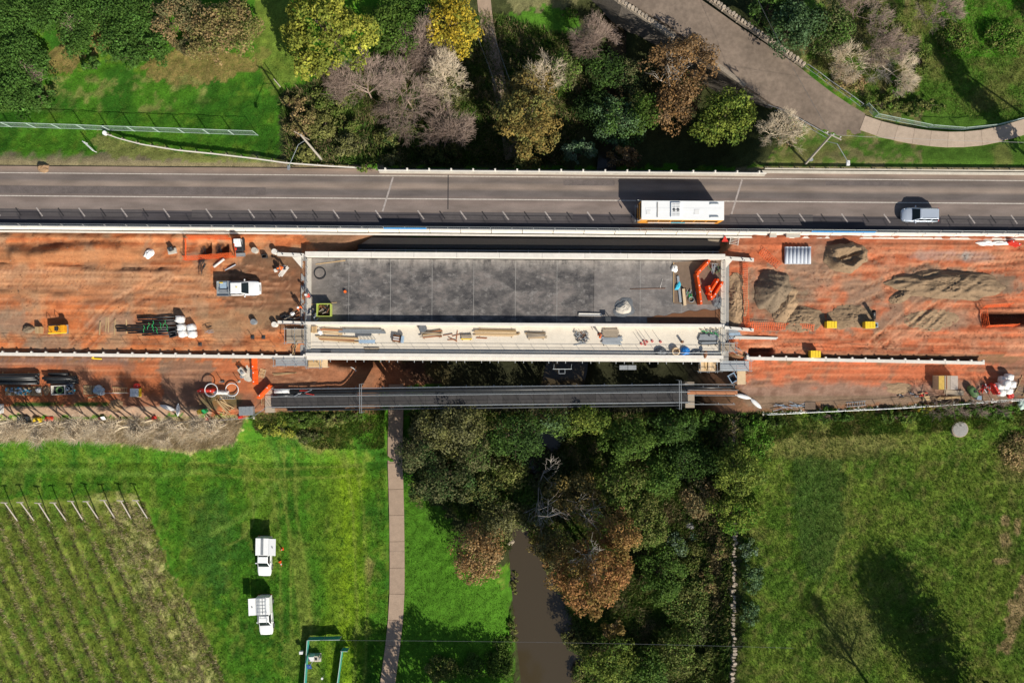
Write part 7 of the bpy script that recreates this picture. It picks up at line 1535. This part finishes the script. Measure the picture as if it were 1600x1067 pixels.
for i, (x, y, r, h, lab) in enumerate(((1370, 70, 50, 4.5, 'wide grey bare thicket tree beyond the old road'), (1330, 90, 36, 4, 'grey bare shrub next to the old road fence'), (1345, 20, 40, 5, 'bare grey tree at the top among green bushes'), (1400, 110, 40, 3.5, 'low bare tangle right of the old road fence'), (1470, 15, 40, 5, 'pale bare tree at the top above the shadowed grass'))):
    bare(x, y, r, h, lab, 'twig_grey' if i % 2 == 0 else 'twig_pale', twigs=2000, tl=.6)
bare(1375, 105, 30, 1.6, 'fallen pale branch lying in the tangle', 'bark_pale', twigs=120, tl=.8, name='fallen_branch', cat='branch')
for x, y, rx, ry, c, lab in ((1408, 132, 20, 18, 'bright', 'fresh green bush beside the low bare tangle'), (1330, 130, 30, 16, 'tan', 'rust tinted low bush along the old road fence'), (1320, 60, 30, 26, 'greyolive', 'grey olive bush among bare thicket'), (1440, 90, 18, 26, 'midgreen', 'mid green bush at the head of the long tree shadow'), (1385, 160, 40, 16, 'midgreen', 'mid green low bush above the green fence'), (1440, 165, 40, 14, 'green', 'dark green low bush above the green fence'), (1500, 60, 30, 26, 'bright', 'bright weedy bush on the top right grass'), (1570, 60, 34, 30, 'bright', 'bright weedy bush at the right edge of the top grass'), (1380, 30, 34, 24, 'midgreen', 'mid green bush near the top bare tree'), (1400, 55, 26, 20, 'greyolive', 'grey leaved bush in the wide thicket'), (890, 20, 16, 10, 'bright', 'bright clump on the lawn patch'), (1180, 120, 14, 12, 'dark', 'dark sprig at the stone bridge edge')):
    tree(x, y, rx, ry, random.uniform(1.2, 2.2), c, lab, name='bush', cat='bush', size=.17, frac=.55, alt='olive', gaps=.1)
# ---- trees and a pole standing off to the right and below, whose shadows cross the grass
def column(px, py, h, r, label, col='dark'):
    p = G(px, py); t = tree(0, 0, 1, 1, h, col, label, at=p, n=10, clumps=4)
    for ch in list(t.children): bpy.data.objects.remove(ch)
    rng = np.random.default_rng(int(px)); K = 60; zz = np.linspace(h*.12, h*.95, K); rr = r*(.55+.5*np.sin(np.linspace(.35, 2.9, K))); a = rng.uniform(0, 2*PI, K)
    C = np.stack([np.cos(a)*rr*.45, np.sin(a)*rr*.45, zz], 1); V, F, cc = leaves(C, rr*.75, int(1500*r*h/10), .25, VC[col], rng); np_mesh('crown', V, F, 'foliage', t, cc); Vt, Ft = tubes_np([[0, 0, -.3]], [[0, 0, h*.9]], [.25], [.06], 7); np_mesh('trunk', Vt, Ft, 'bark', t)
column(1612, 252, 13.5, 1.5, 'tall narrow dark tree right of the curved path, casting the long shadow'); column(1505, 1082, 16.5, 4.2, 'tall broad tree below the rough paddock, casting the oval shadow'); bare(0, 0, 46, 14, 'tall bare tree below the rough paddock, casting a branching shadow', at=G(1372, 1092), depth=4, kids=4, twigs=1500); column(1680, 110, 12, 1.6, 'dark tree beyond the top right grass')
pole(1664, 222, 1690, 205, 9.5, 'timber pole right of the curved path, casting a thin shadow', .14); pole(438, 136, 428, 124, 2.6, 'short leaning stump pole at the edge of the grass', .08)
tree(575, 1135, 62, 62, 14, 'green', 'leafy tree below the meadow, casting shade beside the path', at=G(675, 1140)); tree(700, 1140, 62, 52, 14, 'midgreen', 'broad tree below the creek lawn, casting shade on it', at=G(742, 1118)); tree(760, 1140, 62, 52, 14, 'midgreen', 'second broad tree below the creek lawn', at=G(808, 1112))
# ---- below the works, creek side
tree(705, 670, 66, 46, 10.5, 'greyolive', 'large grey olive tree beside the footpath under the footbridge', alt='olive', size=.2, dens=1.2); tree(742, 708, 40, 40, 9.0, 'greyolive', 'grey olive tree right of the large one by the path', alt='green', size=.2); tree(692, 745, 56, 44, 10, 'dark', 'dark tree shading the footpath', alt='greyolive', size=.2); tree(745, 765, 40, 32, 5.0, 'dark', 'dark tree between path trees and brown tree', alt='olive', size=.2)
tree(655, 705, 34, 36, 10.5, 'greyolive', 'small grey olive tree at the path edge', alt='dark', size=.19)
tree(745, 865, 46, 54, 9.0, 'tan', 'tan brown tree at the lawn edge beside the creek', alt='orange', size=.2); tree(778, 815, 40, 36, 8, 'greyolive', 'olive tree above the tan brown tree', alt='olive', size=.2)
tree(866, 658, 34, 32, 9.5, 'midgreen', 'round green tree just below the footbridge', alt='bluegreen', size=.2); tree(920, 655, 38, 30, 9.5, 'lime', 'yellow tinted green tree just below the footbridge', alt='midgreen', size=.2); tree(985, 690, 48, 36, 10.0, 'midgreen', 'broad mid green tree below the footbridge middle', alt='green', size=.2); tree(1050, 668, 50, 34, 8.5, 'green', 'deep green tree below the gangway', alt='dark', size=.2)
tree(805, 680, 46, 42, 9.5, 'dark', 'dark tree in the creek bed below the footbridge', size=.2, alt='green'); tree(850, 745, 60, 40, 4.5, 'dark', 'dark tree above the pale dead limbs', size=.2, alt='greyolive')
bare(845, 760, 50, 8, 'pale dead limbed tree above the creek', 'bark_pale', twigs=90, depth=3, kids=3, tl=1.0, tr=.022); bare(885, 800, 60, 8.5, 'grey bare tree over the olive brown crowns', 'twig_grey', twigs=90, depth=3, kids=3, tl=1.0, tr=.022, mt='bark_pale')
tree(905, 780, 54, 40, 7, 'brown_olive', 'olive brown tree above the big rust tree', alt='greyolive', size=.2, gaps=.2, dens=.8); tree(975, 760, 42, 44, 7, 'midgreen', 'mid green tree right of the olive brown tree', alt='olive', size=.2); tree(1030, 745, 36, 46, 6.5, 'green', 'deep green tree left of the brown grey one', alt='midgreen', size=.2)
tree(930, 905, 76, 68, 15, 'rust', 'big rust orange tree overhanging the creek pool', alt='brown_olive', size=.22); tree(968, 840, 40, 34, 13, 'orange', 'orange tree behind the big rust tree', alt='brown_olive', size=.21); tree(860, 855, 40, 30, 8, 'greyolive', 'olive tree at the head of the creek pool', alt='brown_olive', size=.2, gaps=.15)
bare(925, 870, 34, 13, 'white limbed tree showing through the rust crowns', 'bark_pale', twigs=90, depth=3, kids=3, tl=1.0, tr=.022)
tree(1155, 735, 44, 40, 6.5, 'lime', 'bright yellow green tree at the top of the stone wall', alt='midgreen', size=.2); tree(1092, 778, 34, 30, 5.5, 'tan', 'brown grey tree left of the bright yellow green one', alt='greyolive', size=.19); tree(1150, 800, 46, 32, 5, 'lime', 'light green bush over the stone wall', name='bush', cat='bush', alt='bright', size=.19)
tree(1080, 720, 46, 40, 6, 'dark', 'dark tree left of the bright yellow green one', alt='green', size=.2); tree(1105, 655, 50, 18, 3, 'green', 'deep green low bush under the gangway end', name='bush', cat='bush', size=.18, alt='midgreen')
tree(1010, 820, 40, 50, 6, 'midgreen', 'mid green tree right of the rust tree', alt='olive', size=.2); tree(1035, 905, 36, 60, 5.5, 'green', 'deep green tree below the mid green one', alt='midgreen', size=.2); tree(1080, 940, 40, 50, 2.6, 'green', 'deep green bush in the creek scrub', alt='olive', size=.2, name='bush', cat='bush')
tree(960, 985, 22, 18, 4, 'brown_olive', 'small round olive brown tree below the rust tree', alt='tan', size=.18); tree(955, 1040, 46, 42, 6, 'midgreen', 'mid green tree at the right bank of the pool', alt='lime', size=.2); tree(1060, 1020, 40, 44, 4.5, 'midgreen', 'olive green tree in the lower creek scrub', alt='olive', size=.2); tree(1010, 1050, 40, 40, 5, 'green', 'deep green tree at the lower edge right of the pool', alt='midgreen', size=.2)
for i, (x, y, rx, ry, c) in enumerate(((1085, 870, 24, 30, 'olive'), (1110, 910, 20, 26, 'tan'), (1100, 985, 26, 26, 'greyolive'), (1110, 1040, 24, 30, 'olive'), (1125, 860, 14, 22, 'tan'), (1060, 850, 22, 22, 'bluepale'))):
    tree(x, y, rx, ry, 1.8, c, ('olive scrub bush with pale tips left of the stone wall', 'tan scrub bush beside the stone wall', 'grey olive scrub bush lower beside the wall', 'lowest olive scrub bush beside the wall', 'thin tan bush in the wall shadow', 'pale blue green bush by the spiky plants')[i], name='bush', cat='bush', size=.17, alt='midgreen', frac=.55, gaps=.15)
for x, y, rx, ry, c, lab in ((1178, 665, 24, 18, 'bright', 'bright bush just beyond the silt sock'), (1185, 695, 24, 26, 'bright', 'bright bush above the yellow green wall tree'), (1172, 860, 14, 16, 'bluepale', 'pale blue green bush right of the wall top'), (1176, 905, 18, 26, 'bluegreen', 'blue green bush right of the wall middle'), (1172, 960, 16, 24, 'bluegreen', 'blue green bush right of the lower wall'), (1200, 660, 40, 14, 'midgreen', 'mid green bank bush below the mesh fence'), (1442, 975, 17, 15, 'olive', 'lone olive bush in the oval shadow'), (690, 1046, 30, 24, 'olive', 'olive bush on the lawn below the tree shade'), (782, 1030, 30, 34, 'midgreen', 'mid green bush on the left bank of the pool'), (735, 1045, 26, 20, 'green', 'deep green bush between two lawn bushes'),
    (430, 668, 30, 18, 'yellowgreen', 'yellow green bush on the bank by the skip'), (470, 655, 34, 14, 'midgreen', 'mid green bush under the footbridge start'), (520, 655, 30, 14, 'olive', 'olive bush under the footbridge'), (480, 682, 24, 14, 'greyolive', 'grey bush on the lower bank'), (545, 650, 26, 12, 'midgreen', 'mid green bush nearest the path under the footbridge'), (1300, 650, 44, 12, 'green', 'dark bank bush behind the panel board'), (1400, 652, 50, 12, 'midgreen', 'mid green bank bush below the ladder'), (1500, 640, 50, 12, 'green', 'dark bank bush behind the plywood crate'), (1565, 645, 40, 16, 'bright', 'bright bank bush behind the bulk bags'), (1450, 638, 14, 7, 'gold', 'yellow flowering clump on the bank'), (1590, 700, 30, 34, 'tan', 'dry tan bush at the right edge of the paddock')):
    tree(x, y, rx, ry, random.uniform(1.2, 2.0), c, lab, name='bush', cat='bush', size=.17, frac=.5, alt='midgreen' if c != 'tan' else 'olive')
# spiky rosettes and pale boulders
rng = np.random.default_rng(5)
for i, (x, y, s, lab) in enumerate(((1086, 838, .95, 'largest spiky blue green rosette plant in the creek scrub'), (1074, 862, .6, 'small spiky rosette below the largest one'), (1075, 985, .6, 'spiky rosette low in the scrub by the wall'))):
    t = thing('agave', lab, 'plant', place(x, y, .6, .5))
    for k in range(22):
        a = k*2.4; el = .25+.9*(k/22); d = Vector((math.cos(a)*math.cos(el), math.sin(a)*math.cos(el), math.sin(el))); n_ = Vector((-math.sin(a), math.cos(a), 0))*.07*s
        MB().add([Vector((0, 0, .05))-n_*.6, Vector((0, 0, .05))+n_*.6, d*s*.5+n_, d*s*1.1, d*s*.5-n_, d*s*.45+Vector((0, 0, -.06))], [(0, 1, 2, 4), (4, 2, 3), (0, 4, 5), (1, 5, 2), (5, 4, 3), (5, 3, 2)]).build('leaf', 'teal_leaf', t) if 'teal_leaf' in MAT else (mat('teal_leaf', (.17, .26, .20), .6, .15, 3), MB().add([Vector((0, 0, .05))-n_*.6, Vector((0, 0, .05))+n_*.6, d*s*.5+n_, d*s*1.1, d*s*.5-n_], [(0, 1, 2, 4), (4, 2, 3)]).build('leaf', 'teal_leaf', t))
for i, (x, y, sx, lab) in enumerate(((805, 832, 2.0, 'pale boulder at the head of the creek pool'), (798, 845, 1.6, 'pale rock on the left of the pool head'), (822, 850, 1.3, 'small pale rock right of the pool head'), (1078, 820, 1.4, 'grey boulder near the spiky plants'), (1066, 925, 1.2, 'grey boulder on the scrubby bank'))):
    crumple('boulder', lab, 'rock', G(x, y), sx, sx*.8, .8, 'stone_pale' if i < 3 else 'concrete_grey', i*40, 70+i)
# ---- bare twiggy row on the bank whose shadows fall over the bench
bg_ = 'bare saplings along the left bank'
for i in range(24):
    x = 4+15.5*i+random.uniform(-6, 6); bare(x, 668, 17, random.uniform(5.0, 7.2), 'pale bare sapling in the twiggy row along the left bank', 'twig_pale', group=bg_, name='bare_sapling', at=G(x, 656+random.uniform(-3, 6)), twigs=420, tl=1.0, tr=.02, depth=3, kids=3, lean=(random.uniform(-.12, .05), -.12), tilt=.35, trunk=.55, rb=.028)
for i in range(4): x = 1450+30*i; bare(x, 640, 16, 3.4, 'thin bare sapling on the bank behind the plywood crate', 'twig_grey', group='saplings behind the plywood crate', name='bare_sapling', at=G(x, 634), twigs=160, depth=3, kids=3)
# ---- ground cover
scatter('dry_grass', 'long pale dry grass on the left bank', 'grass', [[(-60, 662), (380, 655), (365, 690), (300, 702), (200, 690), (90, 682), (-60, 690)]], 16000, .75, .07, ((.58, .48, .33), (.50, .40, .26), (.38, .30, .17)), 21, 1.15)
scatter('meadow_grass', 'short green grass tufts on the lower left meadow', 'grass', [[(-20, 695), (380, 690), (600, 650), (606, 1080), (350, 1080), (230, 780), (-20, 780)], [(632, 750), (700, 800), (800, 940), (806, 1080), (622, 1080)]], 60000, .17, .07, ((.03, .085, .01), (.055, .13, .012), (.09, .17, .015), (.15, .19, .03), (.04, .10, .012)), 22, .9, gmix=.6)
def rowf(u, v): r = (u-.44*(v-800)-10)/27.0; return r-np.floor(r), r
VP = [[(-20, 795), (225, 785), (262, 880), (330, 1010), (360, 1080), (-20, 1080)]]
scatter('vineyard_grass', 'green grass strips between the vineyard rows', 'grass', VP, 22000, .20, .07, ((.15, .20, .028), (.11, .18, .022), (.20, .22, .045)), 23, 1.0, filt=lambda u, v: (rowf(u, v)[0] > .5)|(rowf(u, v)[0] < .06)|(fbm(u*.08, v*.08, 3) > .56))
scatter('vineyard_stubble', 'dry pale stubble along the vineyard rows', 'grass', VP, 7000, .28, .07, ((.40, .33, .18), (.46, .38, .23), (.30, .25, .11)), 33, 1.1, filt=lambda u, v: ((rowf(u, v)[0] > .2)&(rowf(u, v)[0] < .46)&(fbm(u*.05, v*.05, 3) > .44))|((rowf(u, v)[1] > 5.0)&(fbm(u*.06+4, v*.06, 3) > .5)))
scatter('old_vines', 'dark bare vine stumps in broken lines along the rows', 'vines', VP, 2600, .4, .05, ((.06, .045, .03), (.10, .075, .05)), 34, .7, filt=lambda u, v: (np.abs(rowf(u, v)[0]-.12) < .07)&(fbm(u*.07+9, v*.07, 3) > .42))
scatter('paddock_grass', 'rough green and brown grass of the right paddock', 'grass', [[(1165, 650), (1620, 632), (1620, 1090), (1150, 1090)]], 60000, .26, .07, ((.06, .12, .012), (.13, .17, .022), (.20, .175, .055), (.09, .155, .018), (.04, .09, .012)), 24, .9, gmix=.6)
scatter('verge_grass', 'green grass tufts of the top left strip', 'grass', [[(-20, 100), (430, 90), (470, 0), (440, 250), (170, 240), (-20, 240)]], 14000, .15, .06, ((.05, .13, .012), (.03, .09, .01), (.10, .15, .02)), 25, .9, gmix=.6)
scatter('rough_grass', 'rough weeds and dry grass beyond the old road', 'grass', [[(1260, 100), (1350, 165), (1600, 195), (1620, -20), (1290, -20)], [(1200, 225), (1350, 215), (1620, 235), (1620, 258), (1200, 256)]], 18000, .28, .06, ((.06, .13, .012), (.17, .14, .06), (.10, .15, .02), (.23, .17, .09)), 26, .9, gmix=.5)
scatter('creek_scrub', 'dense low leafy scrub covering the creek valley below the works', 'scrub', [[(640, 645), (1160, 650), (1148, 820), (1140, 1090), (905, 1090), (890, 960), (830, 840), (790, 860), (700, 790), (650, 720)]], 40000, .8, .16, ((.06, .12, .018), (.10, .16, .028), (.16, .17, .05), (.045, .10, .016), (.24, .20, .10)), 27, .9)
scatter('bank_scrub', 'low leafy scrub on the creek banks above the road bridge', 'scrub', [[(440, 150), (560, 100), (760, 20), (900, 60), (930, 150), (880, 255), (450, 258)], [(1000, 140), (1180, 170), (1200, 258), (1000, 258)]], 24000, .6, .14, ((.07, .13, .02), (.13, .16, .04), (.25, .20, .10), (.05, .10, .016)), 28, .9)
scatter('bank_weeds', 'green weeds on the bank below the works fence', 'weeds', [[(390, 645), (600, 640), (600, 700), (500, 700), (400, 675)], [(1170, 645), (1610, 625), (1610, 665), (1170, 690)]], 12000, .4, .10, ((.06, .13, .015), (.12, .16, .025), (.04, .09, .012), (.2, .17, .06)), 29, .9, clump=.045)
tree(945, 105, 38, 34, 4.5, 'dark', 'dark low tree added to stand in for creek shade above the blue green tree', alt='green', size=.2); tree(988, 120, 34, 36, 4.0, 'dark', 'dark low tree added to stand in for creek shade below the stone bridge', size=.2, alt='greyolive'); tree(925, 170, 30, 30, 3.5, 'dark', 'dark bush added to stand in for creek shade left of the blue green tree', name='bush', cat='bush', size=.2)  # dark low growth added to blacken the shadowed creek
for x, y, rx, ry, c, lab in ((905, 1000, 22, 30, 'dark', 'dark bush hanging over the right edge of the pool'), (918, 1055, 24, 26, 'midgreen', 'mid green bush low on the right edge of the pool'), (860, 880, 16, 16, 'greyolive', 'grey olive bush where the pool narrows'), (800, 985, 9, 30, 'midgreen', 'thin reed like bush along the left pool edge'), (803, 910, 8, 22, 'olive', 'small olive bush at the left pool edge below the tan tree')):
    tree(x, y, rx, ry, 1.8, c, lab, name='bush', cat='bush', size=.17, frac=.5, alt='olive')
scatter('loose_clods', 'small loose clods and stones strewn over the red earth', 'clods', [[(-20, 372), (470, 372), (470, 540), (-20, 540)], [(1150, 385), (1620, 385), (1620, 552), (1180, 545)], [(-20, 565), (480, 568), (400, 625), (-20, 640)], [(1180, 570), (1600, 578), (1590, 612), (1190, 632)]], 5000, .07, .16, ((.30, .12, .06), (.42, .20, .11), (.20, .09, .05), (.36, .28, .21)), 41, .5, clump=.04)
for x, y, rx, ry, h, c, lab in ((832, 800, 40, 34, 5.0, 'greyolive', 'grey olive tree hiding the head of the creek pool'), (812, 765, 40, 34, 5.0, 'green', 'green tree over the creek above the pool head'), (790, 740, 34, 30, 4.5, 'olive', 'olive tree over the creek beside the dark path trees'), (845, 835, 24, 18, 3.0, 'brown_olive', 'brown olive bush at the pool head by the pale boulders')):
    tree(x, y, rx, ry, h, c, lab, size=.2, alt='midgreen')
for x, y, rx, ry, h, c, lab in ((650, 716, 24, 34, 5.2, 'dark', 'dark tree leaning over the shaded upper footpath'), (652, 764, 22, 30, 4.6, 'dark', 'dark tree at the footpath edge where the shade ends')):
    tree(x, y, rx, ry, h, c, lab, size=.19, alt='olive')
